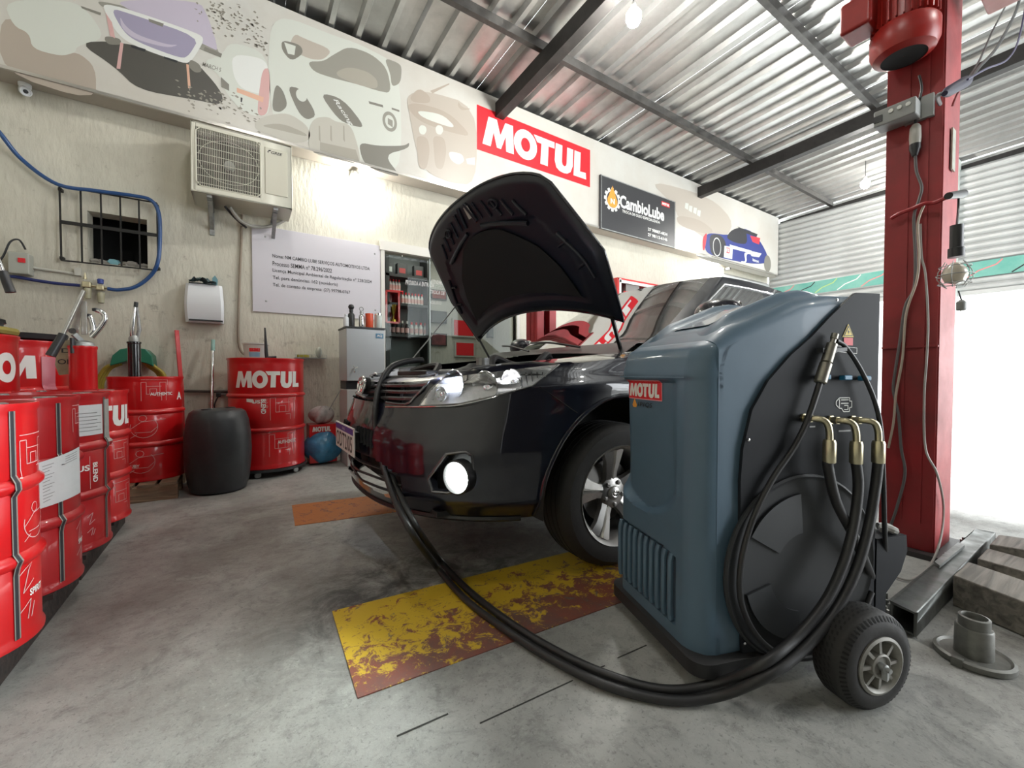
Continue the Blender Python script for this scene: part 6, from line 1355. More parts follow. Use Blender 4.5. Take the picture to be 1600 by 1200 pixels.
# dark bag and black tray on the big drums
def blob(name, c, s, m, label, cat, seed=0, n=22, amp=.25):
    rg = random.Random(seed); ph = [(rg.uniform(2, 5), rg.uniform(0, 6), rg.uniform(.3, 1)) for _ in range(6)]; rows = []
    for j in range(n//2+1):
        th = PI*j/(n//2); r = []
        for i in range(n+1):
            f = 2*PI*(i % n)/n; d = 1+amp*sum(a*math.sin(k*f+p+3*th*a) for k, p, a in [(round(k_), p_, a_) for k_, p_, a_ in ph])/3*math.sin(th)
            r.append((c[0]+s[0]*d*math.sin(th)*math.cos(f), c[1]+s[1]*d*math.sin(th)*math.sin(f), c[2]+s[2]*d*math.cos(th)))
        rows.append(r)
    o = MB().grid(rows).build(name, m, smooth=True)
    if label: tag(o, label, cat)
    return o
MB_t = MB().lathe([(.20, 0), (.235, .012), (.245, .045), (.238, .045), (.225, .018), (.001, .012)], 40, Matrix.Translation((-1.20, 3.97, 1.062)), cap=False).build('drain_pan', M_blackpl, smooth=True); tag(MB_t, 'shallow black drain pan on top of the large corner drum', 'pan')
blob('rubber_bag', (-1.27, 3.30, 1.105), (.22, .16, .062), mat('black_bag', (.02, .02, .02), .35), 'crumpled black rubber bag on the drum at the left edge', 'bag', 4, amp=.35)
MB_g = MB().tube(cr([(-1.18, 3.08, 1.075), (-1.10, 3.12, 1.085), (-1.03, 3.20, 1.078), (-.99, 3.30, 1.072)], 5), .022, 8).build('work_glove', mat('glove_yellow', (.30, .25, .06), .8), smooth=True); tag(MB_g, 'rolled yellow work glove under the black bag', 'glove')
pt = onY(6, 425, 3.1); o = MB().tube([onY(0, 412, 3.1), onY(4, 425, 3.1)], .010, 10).build('grip_rod', M_chrome, smooth=True)
HG = empty('pump_rod', pt, 'chrome rod with black grip entering at the left edge above the drums', 'handle'); put(o, HG); o = MB().tube([onY(4, 424, 3.1), onY(17, 457, 3.1)], [.017, .019], 12).build('black_grip', M_blackpl, smooth=True); put(o, HG); MB().tube([onY(0, 412, 3.1), onY(-25, 360, 3.12)], .010, 10).build('rod', M_chrome, HG, smooth=True)
# wall mounted hose reel with yellow hose
rc_ = onY(208, 562, 4.40); HR = empty('hose_hanger', rc_, 'green plastic hose hanger with yellow hose coiled over it', 'hose hanger'); M_grn = mat('green_plastic', (.01, .16, .09), .35)
P4 = lambda x, y, Y=4.40: onY(x, y, Y)
arc = [P4(174, 572), P4(178, 556), P4(190, 546), P4(210, 543), P4(230, 546), P4(240, 556), P4(242, 573), P4(230, 568), P4(210, 563), P4(188, 568)]
MB().prism(arc, (0, -.06, 0), (0, .13, 0)).build('saddle', M_grn, HR, bevel=.008)
M_yh = mat('yellow_hose', (.35, .27, .03), .5)
for k, dx_ in enumerate((0, 4, 8)):
    MB().tube(cr([P4(182+dx_, 568, 4.38+.02*k), P4(165+dx_, 575, 4.38+.02*k), P4(154+dx_, 592, 4.38+.02*k), P4(151+dx_, 610, 4.38+.02*k), P4(156+dx_, 650, 4.38+.02*k), P4(190, 690+dx_, 4.38+.02*k), P4(230, 690+dx_, 4.38+.02*k), P4(262-dx_, 640, 4.38+.02*k), P4(258-dx_, 590, 4.38+.02*k), P4(240-dx_, 572, 4.38+.02*k), P4(228-dx_, 562, 4.38+.02*k)], 6), .014, 8).build('hose_coil', M_yh, HR, smooth=True)
# poles leaning on the wall
o = MB().bar(onY(276, 516, 4.50), onY(284, 612, 4.42), .03, .016).build('red_bar', M_drum, bevel=.003); tag(o, 'slim red bar leaning on the wall behind the pallet drum', 'bar')
MB().bar(onY(284, 612, 4.42), onY(286, 700, 4.36), .03, .016).build('bar_shaft', M_drum, o)
MP = empty('mop_pole', onY(330, 700, 4.3), 'steel mop pole with pale green end standing behind the black barrel', 'pole'); a, b = onY(333, 531, 4.47), onZ(327, 752, .02); b = V((onY(328, 700, 4.2).x, 4.2, .02))
MB().tube([a+(b-a)*.08, b], .012, 10).build('shaft', M_chrome, MP, smooth=True); MB().tube([a, a+(b-a)*.085], .015, 10).build('green_end', mat('mint_plastic', (.30, .50, .45), .5), MP, smooth=True)
# low pipe and black clamp on the wall
o = MB().tube([onY(287, 611, YW-.03), onY(360, 612, YW-.03)], .012, 8).build('wall_pipe', mat('rusty_pipe', (.07, .045, .035), .6), smooth=True); tag(o, 'thin dark pipe running low along the wall behind the barrel', 'pipe')
CLm = empty('wall_socket', onY(345, 616, YW-.04), 'small wall socket with black plug behind the large drum', 'socket'); p_ = onY(348, 613, YW-.02); MB().box(p_, (.07, .03, .05)).build('socket_box', M_cbx, CLm, bevel=.004); MB().box(p_+V((-.03, -.04, -.02)), (.035, .05, .04)).build('plug', M_blackpl, CLm, bevel=.006)
MB().tube(cr([p_+V((-.03, -.06, -.03)), p_+V((-.06, -.06, -.12)), p_+V((-.02, -.04, -.22)), p_+V((.06, -.04, -.20))], 5), .006, 7).build('lead', M_blackpl, CLm, smooth=True)
# ---- wall fittings
AC = empty('air_conditioner', onY(380, 260, 4.3), 'cream outdoor air conditioning unit on brackets under the fascia', 'air conditioner'); M_ac = mat('ac_cream', (.62, .60, .50), .38); YA = 4.14
c00, c10, c01 = onY(297, 187, YA), onY(456, 230, YA), onY(299, 297, YA); ax0, ax1 = c00.x, c10.x; az1 = min(c00.z, 2.925); az0 = c01.z; aw, ah = ax1-ax0, az1-az0
mb = MB(); fx0, fx1, fz0, fz1 = ax0+.05*aw*.9, ax0+.665*aw, az0+.09*ah, az0+.93*ah
def frame_panel(mb, x0, x1, z0, z1, y, th, hx0, hx1, hz0, hz1):
    for (a, b, c, d) in ((x0, hx0, z0, z1), (hx1, x1, z0, z1), (hx0, hx1, z0, hz0), (hx0, hx1, hz1, z1)): mb.box(((a+b)/2, y+th/2, (c+d)/2), (b-a, th, d-c))
frame_panel(mb, ax0, ax1, az0, az1, YA, .012, fx0, fx1, fz0, fz1)
yb_ = YW-.06
mb.box(((ax0+ax1)/2, (YA+yb_)/2, az1-.006), (aw, yb_-YA, .012)); mb.box(((ax0+ax1)/2, (YA+yb_)/2, az0+.006), (aw, yb_-YA, .012)); mb.box((ax0+.006, (YA+yb_)/2, (az0+az1)/2), (.012, yb_-YA, ah)); mb.box((ax1-.006, (YA+yb_)/2, (az0+az1)/2), (.012, yb_-YA, ah)); mb.box(((ax0+ax1)/2, yb_, (az0+az1)/2), (aw, .012, ah))
mb.build('casing', M_ac, AC, bevel=.004)
fc = V(((fx0+fx1)/2, YA+.02, (fz0+fz1)/2)); MB().box((fc.x, YA+.14, fc.z), (fx1-fx0, .01, fz1-fz0)).build('fan_recess', mat('fan_dark', (.03, .025, .022), .8), AC)
FB = MB(); 
for k in range(3):
    a = 2*PI*k/3+.4; FB.add([(fc.x+r*math.cos(a+d), YA+.06+o, fc.z+r*math.sin(a+d)) for r, d, o in ((.03, 0, 0), (.20, -.1, .0), (.20, .75, .04), (.04, .9, .03))], [(0, 1, 2, 3)])
FB.build('fan_blades', mat('fan_grey', (.05, .043, .038), .6), AC); MB().lathe([(.04, -.02), (.035, .02), (.001, .03)], 20, facing((fc.x, YA+.06, fc.z), (0, -1, 0))).build('fan_hub', M_cbx, AC, smooth=True)
n_ = 38
for k in range(n_): x = fx0+(fx1-fx0)*(k+.5)/n_; MB().box((x, YA+.002, fc.z), (.0034, .005, fz1-fz0)).build('grille_bar', M_ac, AC)
for k in range(8): MB().box((fc.x, YA+.007, fz0+(fz1-fz0)*(k+.5)/8), (fx1-fx0, .003, .003)).build('grille_cross_bar', M_ac, AC)
for rr in (.17,): MB().tube([(fc.x+rr*1.2*math.cos(a), YA+.008, fc.z+rr*math.sin(a)) for a in [2*PI*i/30 for i in range(30)]], .0016, 5, closed=True).build('grille_ring', M_ac, AC)
MB().tube([(x, YA-.001, z) for x, z in ((fx0, fz0+.03), (fx0+.03, fz0), (fx1-.03, fz0), (fx1, fz0+.03), (fx1, fz1-.03), (fx1-.03, fz1), (fx0+.03, fz1), (fx0, fz1-.03))], .005, 6, closed=True).build('grille_frame', M_ac, AC, smooth=True)
MB().box((ax0+.83*aw, YA-.003, az0+.53*ah), (.24*aw, .008, .72*ah)).build('side_cover', mat('ac_cover', (.56, .54, .44), .4), AC, bevel=.006)
text_obj('lettering', 'GREE', flat((ax0+.775*aw, YA-.009, az0+.80*ah), (1, 0, 0), (0, 0, 1)), .12*aw, .045*ah, M_black, AC, .02, .3); print_obj('maker_mark', polygeo([(0, .0), (.012, .018), (.03, .022), (.022, .010), (.010, .008), (.008, -.008)]), flat((ax0+.735*aw, YA-.009, az0+.815*ah), (1, 0, 0), (0, 0, 1)), M_black, AC)
for fx_ in (.16, .82):
    x = ax0+fx_*aw; B = empty('bracket', (x, 4.4, az0)); put(B, AC); MB().box((x, (YA+.02+YW)/2, az0-.012), (.035, YW-YA-.02, .022)).build('arm', M_steel, B); MB().bar((x, YA+.08, az0-.03), (x, YW-.01, az0-.17), .03, .008).build('brace', M_steel, B); MB().box((x, YW-.008, az0-.11), (.035, .014, .22)).build('wall_plate', M_steel, B)
MB().tube(cr([(ax0+.35*aw, 4.35, az0-.01), (ax0+.45*aw, 4.40, az0-.09), (ax0+.6*aw, 4.45, az0-.11), (ax0+.8*aw, 4.48, az0-.07), (ax1-.02, 4.5, az0+.02)], 6), .014, 8).build('line_set', mat('grey_pipe', (.35, .34, .30), .6), AC, smooth=True); MB().tube(cr([(ax0+.3*aw, 4.35, az0-.01), (ax0+.4*aw, 4.42, az0-.07), (ax0+.52*aw, 4.49, az0-.12)], 6), .010, 8).build('line_set', M_blackpl, AC, smooth=True)
o = MB().tube(cr([onY(378, 335, YW-.03), onY(377, 380, YW-.02), onY(374, 450, YW-.02), onY(373, 535, YW-.02), onY(384, 556, YW-.03)], 6), .010, 8).build('drain_pipe', mat('tan_pipe', (.25, .20, .15), .6), smooth=True); tag(o, 'thin brown drain pipe running down the wall below the air conditioner', 'pipe')
p_ = onY(379, 349, YW-.03); MB().box(p_, (.03, .04, .05)).build('pipe_joint', M_ac, o)
# notice board
q0, q1, q2 = onY(393, 350, YW-.02), onY(600, 381, YW-.02), onY(393, 486, YW-.02); nx0, nx1, nz0, nz1 = q0.x, q1.x, q2.z, q0.z
NB = MB().box(((nx0+nx1)/2, YW-.012, (nz0+nz1)/2), (nx1-nx0, .012, nz1-nz0)).build('notice_board', mat('notice_white', (.60, .58, .62), .35), bevel=.002); tag(NB, 'white rectangular notice with five lines of text screwed to the wall', 'notice')
nw, nh = nx1-nx0, nz1-nz0
for k, (s, w) in enumerate((('Nome: NM CAMBIO LUBE SERVIÇOS AUTOMOTIVOS LTDA', .74), ('Processo SEMMA nº 78.296/2022', .43), ('Licença Municipal Ambiental de Regularização nº 228/2024', .755), ('Tel. para denúncias: 162 (ouvidoria)', .475), ('Tel. de contato da empresa: (27) 99798-0767', .575))):
    text_obj('lettering', s, flat((nx0+.135*nw, YW-.0195, nz0+nh*(.64-.085*k)), (1, 0, 0), (0, 0, 1)), w*nw, .052*nh, M_black, NB, .010)
for x, z in ((.09, .88), (.92, .88), (.09, .13), (.92, .13)): MB().lathe([(.009, 0), (.007, .004), (.001, .005)], 10, facing((nx0+x*nw, YW-.018, nz0+z*nh), (0, -1, 0))).build('screw', M_steel, NB)
# paper towel dispenser with a cloth
t0_, t1_ = onY(287, 442, 4.42), onY(350, 503, 4.42); DP = empty('towel_dispenser', ((t0_.x+t1_.x)/2, 4.48, (t0_.z+t1_.z)/2), 'white plastic towel dispenser on the wall', 'dispenser'); w_ = t1_.x-t0_.x; h_ = t0_.z-t1_.z+.02; cxd = (t0_.x+t1_.x)/2; zd = (t0_.z+t1_.z)/2
rws = []
for k in range(9):
    v = k/8; dpt = .10+.035*math.sin(v*PI); ww = w_*(.92+.08*math.sin((1-v)*PI*.8)); rws.append([(cxd-ww/2, YW-.01, zd-h_/2+h_*v), (cxd-ww/2, YW-dpt+.02, zd-h_/2+h_*v), (cxd-ww/2+.02, YW-dpt, zd-h_/2+h_*v), (cxd+ww/2-.02, YW-dpt, zd-h_/2+h_*v), (cxd+ww/2, YW-dpt+.02, zd-h_/2+h_*v), (cxd+ww/2, YW-.01, zd-h_/2+h_*v)])
mb = MB().grid(rws); mb.add(rws[-1], [tuple(range(6))]); mb.add(rws[0], [tuple(range(6))]); mb.build('cover', mat('white_abs', (.74, .76, .78), .3), DP, smooth=True); MB().box((cxd+.01, YW-.10, zd-h_/2+.015), (w_*.86, .05, .012)).build('paper_slot', M_blackpl, DP)
o = MB(); rws = []
for j in range(7):
    rws.append([(cxd-.105+.19*i/10, YW-.13+.018*j, zd+h_/2+.016+.040*abs(math.sin(i*.9+j*.8))*(1 if 1 < i < 8 else .35)) for i in range(11)])
o.grid(rws); o.grid([[(x, y, zd+h_/2+.003) for x, y, z in r] for r in rws]); o = o.build('folded_cloth', mat('teal_grey_cloth', (.10, .15, .16), .9), smooth=True); tag(o, 'crumpled dark teal cloth lying on the white dispenser', 'cloth')
o = MB().prism([(cxd+.055, YW-.05, zd+h_/2+.005), (cxd+.09, YW-.05, zd+h_/2+.005), (cxd+.095, YW-.05, zd+h_/2+.06), (cxd+.075, YW-.05, zd+h_/2+.095), (cxd+.055, YW-.05, zd+h_/2+.07)], (0, 0, 0), (0, .006, 0)).build('sponge_pad', mat('pad_teal', (.16, .30, .34), .9)); tag(o, 'pale teal scouring pad upright at the right end of the dispenser', 'pad')
# grille over the small opening and rubble on its sill
GR = empty('window_grille', onY(170, 355, YW-.05), 'black iron grille over the small dark wall opening', 'grille'); M_iron = mat('black_iron', (.02, .019, .018), .5, .4)
g = lambda x, y: onY(x, y, YW-.05); A0, A1, B0, B1 = g(93, 291), g(245, 316), g(97, 407), g(243, 422)
zt_, zb_ = A0.z, B0.z; gx0, gx1 = A0.x, A1.x
for k in range(6): x = gx0+(gx1-gx0)*k/5; MB().bar((x, YW-.05, zt_), (x, YW-.05, zb_), .010, .010).build('upright', M_iron, GR)
for z_, w_2 in ((zt_, .010), (zb_, .010), (zb_+(zt_-zb_)*.52, .026)): MB().bar((gx0, YW-.055, z_), (gx1, YW-.055, z_), .010, w_2).build('rail', M_iron, GR)
for x in (gx0, gx1): MB().box((x, YW-.025, zt_-.02), (.02, .05, .02)).build('fixing', M_iron, GR); MB().box((x, YW-.025, zb_+.02), (.02, .05, .02)).build('fixing', M_iron, GR)
rg = random.Random(9); M_rub = mat('rubble_grey', (.30, .28, .25), .9)
for k in range(9):
    x = HX0+.03+(HX1-HX0-.06)*k/8; s = rg.uniform(.02, .035); o = blob('rubble_piece', (x, YW+.05, HZ0+s*.8), (s*1.3, s, s*.8), M_rub if k != 3 else mat('blue_scrap', (.2, .42, .48), .6), None, None, k, 8, .5)
    put(o, GR); 
    if k == 3: o['label'] = 'blue scrap of plastic on the sill'
# blue air hose, regulator, conduit, switch
H = lambda x, y, d=.05: onY(x, y, YW-d)
o = MB().tube(cr([H(-40, 160, .10), H(0, 208, .10), H(35, 250), H(90, 288, .075), H(150, 298, .085), H(210, 306, .085), H(236, 313, .085), H(248, 333, .085), H(250, 370, .085), H(247, 408, .085), H(236, 430), H(212, 448), H(185, 453), H(168, 451)], 7), .014, 10).build('air_hose', mat('air_hose_blue', (.015, .07, .22), .35, coat=.3), smooth=True); tag(o, 'blue air hose looping over the iron grille to the regulator', 'hose')
o = MB().tube(cr([H(125, 446), H(90, 443), H(55, 438), H(20, 432), H(-30, 428)], 6), .012, 10).build('air_hose', mat('air_hose_navy', (.02, .03, .14), .4), smooth=True); tag(o, 'dark blue air hose running left from the regulator behind the switch box', 'hose')
RG = empty('air_regulator', H(148, 455), 'brass and blue compressed air filter regulator on the wall', 'regulator')
MB().box(H(136, 445), (.05, .05, .045)).build('body', M_brass, RG, bevel=.006); MB().box(H(157, 450), (.045, .05, .04)).build('body', M_brass, RG, bevel=.006); MB().tube([H(136, 446), H(178, 452)], .010, 8).build('pipe', M_brass, RG)
M_bowl = mat('clear_bowl', (.40, .38, .26), .25)
for q in ((137, 458), (158, 465)):
    c_ = H(*q); MB().lathe([(.012, -.045), (.019, -.040), (.021, .0), (.023, .03), (.018, .04)], 16, Matrix.Translation(c_)).build('bowl', M_bowl, RG, smooth=True)
c_ = H(157, 441); MB().lathe([(.018, -.012), (.020, .02), (.014, .026)], 14, Matrix.Translation(c_)).build('blue_knob', mat('blue_knob', (.03, .06, .30), .4), RG, smooth=True); MB().lathe([(.012, 0), (.002, .05)], 8, Matrix.Translation(H(133, 436))).build('tap', M_brass, RG)
SW = empty('switch_box', H(27, 410, .04), 'grey wall switch box with red rocker above the big drums', 'switch'); a, b = onY(11, 392, YW-.09), onY(46, 429, YW-.09)
MB().box(((a.x+b.x)/2, YW-.045, (a.z+b.z)/2), (b.x-a.x, .09, a.z-b.z)).build('box', M_ac if False else mat('old_grey_box', (.40, .41, .36), .5), SW, bevel=.008); MB().box((a.x+(b.x-a.x)*.66, YW-.093, (a.z+b.z)/2+.02), (.035, .008, .032)).build('red_rocker', M_redp, SW)
MB().tube(cr([H(40, 390, .05), H(30, 375, .06), H(16, 378, .07), H(5, 400, .07), H(-10, 420, .07)], 6), .006, 7).build('lead', M_blackpl, SW, smooth=True)
o = MB().tube([H(48, 418, .012), H(118, 428, .012)], .010, 8).build('conduit', mat('white_conduit', (.55, .54, .48), .5), smooth=True); tag(o, 'white conduit running right from the switch box', 'conduit'); MB().box(H(122, 425, .015), (.035, .03, .055)).build('conduit_box', mat('white_conduit', (.55, .54, .48), .5), o)
# camera under the banner (dome) and small camera by the far shutter
def dome(px_, py_, label): 
    p = onZ(px_, py_, BZ0-.02); p.y = max(YB+.05, min(p.y, YW-.06)); C = empty('security_camera', p, label, 'camera'); MB().lathe([(.034, .02), (.034, .0), (.028, -.008)], 20, Matrix.Translation(p)).build('base', mat('white_abs', (.74, .76, .78), .3), C, smooth=True)
    M2 = facing(p+V((.0, -.0, -.03)), (.35, -.8, -.45)); MB().lathe([(.024, -.04), (.032, -.02), (.032, .03), (.026, .034), (.024, .028), (.001, .026)], 20, M2).build('housing', mat('white_abs', (.74, .76, .78), .3), C, smooth=True); MB().lathe([(.014, .026), (.012, .033), (.001, .034)], 16, M2).build('lens', M_blackpl, C, smooth=True)
dome(40, 137, 'white bullet security camera under the fascia at the far left'); 
p = onY(1137, 420, YW-.08); C = empty('security_camera', p, 'small security camera on the wall above the far shutter', 'camera'); MB().box(p, (.05, .10, .05)).build('housing', M_cbx, C, bevel=.008); MB().lathe([(.016, 0), (.016, .01), (.001, .012)], 12, facing(p+V((-.0, -.05, 0)), (0, -1, 0))).build('lens', M_blackpl, C)
# soap shelf
SH = empty('wall_shelf', onY(485, 560, 4.45), 'small wire shelf with yellow sponge on the wall above the bag', 'shelf'); a, b = onY(461, 559, 4.46), onY(509, 560, 4.46)
MB().box(((a.x+b.x)/2, 4.48, a.z), (b.x-a.x, .13, .006)).build('tray', M_steel, SH)
for k in range(9): MB().bar((a.x+(b.x-a.x)*k/8, 4.415, a.z), (a.x+(b.x-a.x)*k/8, 4.415, a.z+.03), .003).build('wire', M_steel, SH)
MB().bar((a.x, 4.415, a.z+.03), (b.x, 4.415, a.z+.03), .003).build('rail', M_steel, SH)
o = MB().box((a.x+.07, 4.48, a.z+.018), (.10, .06, .028)).build('sponge', mat('sponge_yellow', (.45, .38, .05), .9), bevel=.006); tag(o, 'yellow sponge on the little wire shelf', 'sponge')
blob('glass_jar', (b.x-.06, 4.48, a.z+.06), (.03, .03, .055), mat('cloudy_glass', (.5, .52, .45), .2), 'small cloudy jar at the right end of the wire shelf', 'jar', 2, 14, .05)
# bucket, gun on the right drum
zt = .985; p = onY(400, 555, 4.27); T = Matrix.Translation((p.x, 4.27, zt-.015)); BK = empty('plastic_bucket', (p.x, 4.27, zt-.015), 'white bucket with a coloured label on the large drum', 'bucket')
MB().lathe([(.001, 0), (.082, 0), (.096, .135), (.101, .138), (.101, .15), (.094, .15), (.080, .01), (.001, .008)], 32, T, cap=False).build('pail', mat('bucket_white', (.60, .61, .57), .35), BK, smooth=True)
va = math.radians(view_ang(p.x, 4.27)); bf = lambda u, v: V((p.x+(.0885+.012*(v-.06)/.12)*math.cos(va+u/.09), 4.27+(.0885+.012*(v-.06)/.12)*math.sin(va+u/.09), zt-.015+v))
print_obj('label_red', polygeo([(-.05, .075), (.03, .075), (.03, .105), (-.05, .105)]), bf, M_redp, BK, sub=.02); print_obj('label_blue', polygeo([(-.055, .03), (.03, .03), (.03, .07), (-.055, .07)]), bf, mat('label_blue', (.25, .45, .6), .4), BK, sub=.02)
p = onY(417, 540, 4.13); GG = empty('grease_gun', (p.x, 4.13, zt), 'black grease nozzle standing on the large drum right of the bucket', 'grease gun'); MB().tube([(p.x, 4.13, zt-.012), (p.x-.005, 4.13, zt+.05), onY(414, 512, 4.13)], [.014, .014, .006], 10).build('barrel', M_blackpl, GG, smooth=True); MB().tube([(p.x, 4.13, zt+.01), (p.x+.07, 4.13, zt+.016)], .010, 8).build('handle', M_blackpl, GG, smooth=True); MB().lathe([(.04, 0), (.035, .012)], 16, Matrix.Translation((p.x+.01, 4.13, zt-.016))).build('foot', M_blackpl, GG)
# water cooler and the bottles on it
wy = 4.0; wa, wb_ = onY(541, 512, wy), onY(601, 512, wy); wx0, wx1 = wa.x, wb_.x; wz = wa.z; WC = empty('water_cooler', ((wx0+wx1)/2, wy+.18, 0), 'grey refrigerated drinking fountain with chrome tap against the wall', 'water cooler'); M_wc = mat('cooler_grey', (.50, .53, .55), .35, .15)
zc = onY(570, 595, wy).z
MB().box(((wx0+wx1)/2, wy+.17, (wz+zc)/2), (wx1-wx0, .34, wz-zc)).build('cabinet', M_wc, WC, bevel=.008); MB().box(((wx0+wx1)/2, wy+.17, wz+.008), (wx1-wx0+.01, .35, .016)).build('top_plate', M_blackpl, WC); MB().box(((wx0+wx1)/2, wy+.21, zc-.04), (wx1-wx0-.02, .25, .08)).build('drip_recess', M_blackpl, WC); MB().box(((wx0+wx1)/2, wy+.17, (zc-.08)/2), (wx1-wx0, .34, zc-.08)).build('base_cabinet', mat('cooler_base', (.46, .46, .45), .4), WC, bevel=.008)
tp = onY(554, 577, wy-.03); MB().tube([tp+V((0, .04, .01)), tp, tp+V((0, -.01, -.03))], .008, 8).build('tap', M_chrome, WC, smooth=True); MB().tube([tp+V((-.015, -.02, .03)), tp+V((.0, 0, .01)), tp+V((.025, -.01, .02))], .005, 8).build('tap_lever', M_chrome, WC, smooth=True)
p = onY(593, 525, wy-.003); MB().box(p, (.07, .002, .045)).build('sticker', mat('sticker_blue', (.10, .25, .40), .4), WC); text_obj('lettering', 'AQ', flat(p+V((-.025, -.002, -.012)), (1, 0, 0), (0, 0, 1)), .05, .025, M_white, WC, .02)
def bottle(px_, py_, h, r, m, label, cap=None, Y=4.1, neck=True, cat='bottle'):
    p = onY(px_, py_, Y); z = wz+.016; b = empty('bottle' if cat == 'bottle' else cat, (p.x, Y, z), label, cat); T = Matrix.Translation((p.x, Y, z))
    pr = [(r*.92, 0), (r, .006), (r, h*.68), (r*.8, h*.76), (r*.5, h*.82), (r*.5, h*.86)] if neck else [(r*.92, 0), (r, .006), (r, h*.86)]
    MB().lathe(pr, 20, T).build('body', m, b, smooth=True); MB().lathe([((r*.6 if neck else r*1.03), h*.84), ((r*.6 if neck else r*1.03), h*.97), (r*.4, h)], 16, T).build('cap', cap or M_blackpl, b, smooth=True); return b
bottle(541, 508, .12, .026, mat('white_abs', (.74, .76, .78), .3), 'short white bottle at the left end on the cooler', mat('white_abs', (.74, .76, .78), .3)); b = bottle(549, 508, .17, .030, M_blackpl, 'black flask with round loop cap on the cooler'); p = b.location; MB().lathe([(.001, -.028), (.02, -.02), (.028, 0), (.02, .02), (.001, .028)], 16, Matrix.Translation((p.x, p.y, p.z+.19))).build('loop_cap', M_blackpl, b, smooth=True)
b = bottle(565, 508, .16, .027, M_chrome, 'steel flask with ring cap on the cooler', M_steel); p = b.location; MB().tube([(p.x+.018*math.cos(a), p.y, p.z+.18+.018*math.sin(a)) for a in [2*PI*i/16 for i in range(16)]], .004, 6, closed=True).build('ring', M_steel, b)
bottle(577, 508, .145, .036, mat('orange_plastic', (.75, .09, .03), .3), 'bright orange bottle on the cooler', mat('orange_plastic', (.75, .09, .03), .3), neck=False); bottle(591, 508, .155, .034, mat('cloudy_plastic', (.6, .64, .6), .25), 'clear bottle with a chrome lid at the right end on the cooler', M_chrome, neck=False)
# box wrapped in blue plastic with a clear bag on it
bx = V((.62, 4.22, .14)); bx = bx; BX = empty('wrapped_box', (bx.x, bx.y, 0), 'red and white box wrapped in blue plastic on the floor by the drum', 'box')
MB().box((.66, 4.34, .20), (.24, .20, .36)).build('carton', M_drum, BX, bevel=.004); o = blob('blue_wrap', (.665, 4.31, .165), (.165, .165, .16), mat('blue_film', (.06, .30, .55), .25, var=.4, vscale=14, coat=.4, bump=.8, bscale=18), None, None, 5, 40, .09); put(o, BX)
print_obj('lettering', shift(LOGO, 0, 0, .16/4, .045), flat((.565, 4.236, .315), (1, 0, 0), (0, 0, 1)), M_white, BX)
blob('clear_bag', (.66, 4.32, .465), (.11, .09, .085), mat('crumpled_clear_bag', (.55, .52, .50), .2, var=.3, vscale=18, bump=1.0, bscale=25), 'crumpled clear plastic bag on the blue wrapped box', 'bag', 8, 40, .3)
MB_s = MB().tube([(.70, 4.28, .48), (.82, 4.26, .70)], .004, 6).build('thin_stick', M_steel); tag(MB_s, 'thin stick poking out of the clear bag', 'stick')
# ---- office window, shelves and frames
OW = struct(empty('window_1', ((WX0+WX1)/2, YW, 1.5))); M_alw = mat('white_window_frame', (.68, .66, .60), .4)
for c_, d_ in ((((WX0+WX1)/2, YW+.02, WZ1+.035), (WX1-WX0+.1, .12, .10)), ((WX0-.02, YW+.02, (WZ0+WZ1)/2), (.04, .10, WZ1-WZ0)), ((WX1+.02, YW+.02, (WZ0+WZ1)/2), (.04, .10, WZ1-WZ0)), (((WX0+WX1)/2, YW+.02, WZ0-.02), (WX1-WX0+.1, .12, .04))): MB().box(c_, d_).build('window_frame', M_alw, OW)
gx = onY(671, 450, YW+.02).x
G_ = glass('office_glass', (.80, .84, .82), .0, 0.0, .22)
MB().box(((WX0+gx)/2, YW+.02, (WZ0+WZ1)/2), (gx-WX0, .006, WZ1-WZ0)).build('pane', G_, OW); MB().box(((WX1+gx)/2, YW+.035, (WZ0+WZ1)/2), (WX1-gx, .006, WZ1-WZ0)).build('pane', G_, OW)
MB().box((gx, YW+.02, (WZ0+WZ1)/2), (.012, .03, WZ1-WZ0)).build('pane_edge', mat('glass_edge', (.35, .40, .38), .2), OW)
fg = flat((onY(634, 444, YW).x, YW+.010, onY(634, 444, YW).z), (1, 0, 0), (0, 0, 1)); M_gl = mat('window_lettering', (.60, .60, .58), .5)
text_obj('lettering', 'PROIBIDA A ENTRADA', fg, .34, .05, M_gl, OW, .01, .2)
for k, s in enumerate(('ATENDIMENTO', 'TROCA DE', 'ÓLEO')): text_obj('lettering', s, flat((onY(674, 450, YW).x, YW+.028, onY(674, 442+16*k, YW).z), (1, 0, 0), (0, 0, 1)), .22-.04*k, .045, M_gl, OW, .01, .2)
ys_ = 5.9
SU = empty('shelf_unit', (2.0, ys_, 0), 'black shelf unit behind the office glass', 'shelf'); M_sh = mat('black_laminate', (.02, .02, .021), .5); lvls = [onY(640, 436, ys_).z, onY(640, 479, ys_).z, onY(640, 526, ys_).z]
xa, xb = onY(598, 450, ys_).x, onY(668, 450, ys_).x
MB().box(((xa+xb)/2, OF-.02, 1.75), (xb-xa, .02, 1.75)).build('back_board', mat('grey_board', (.20, .21, .21), .6), SU)
for z_ in lvls+[.9]: MB().box(((xa+xb)/2, ys_+.02, z_), (xb-xa, .30, .035)).build('shelf_board', M_sh, SU)
for x in (xa, xb-.06): MB().box((x+.03, ys_+.02, 1.35), (.05, .30, 2.7)).build('side_board', M_sh, SU)
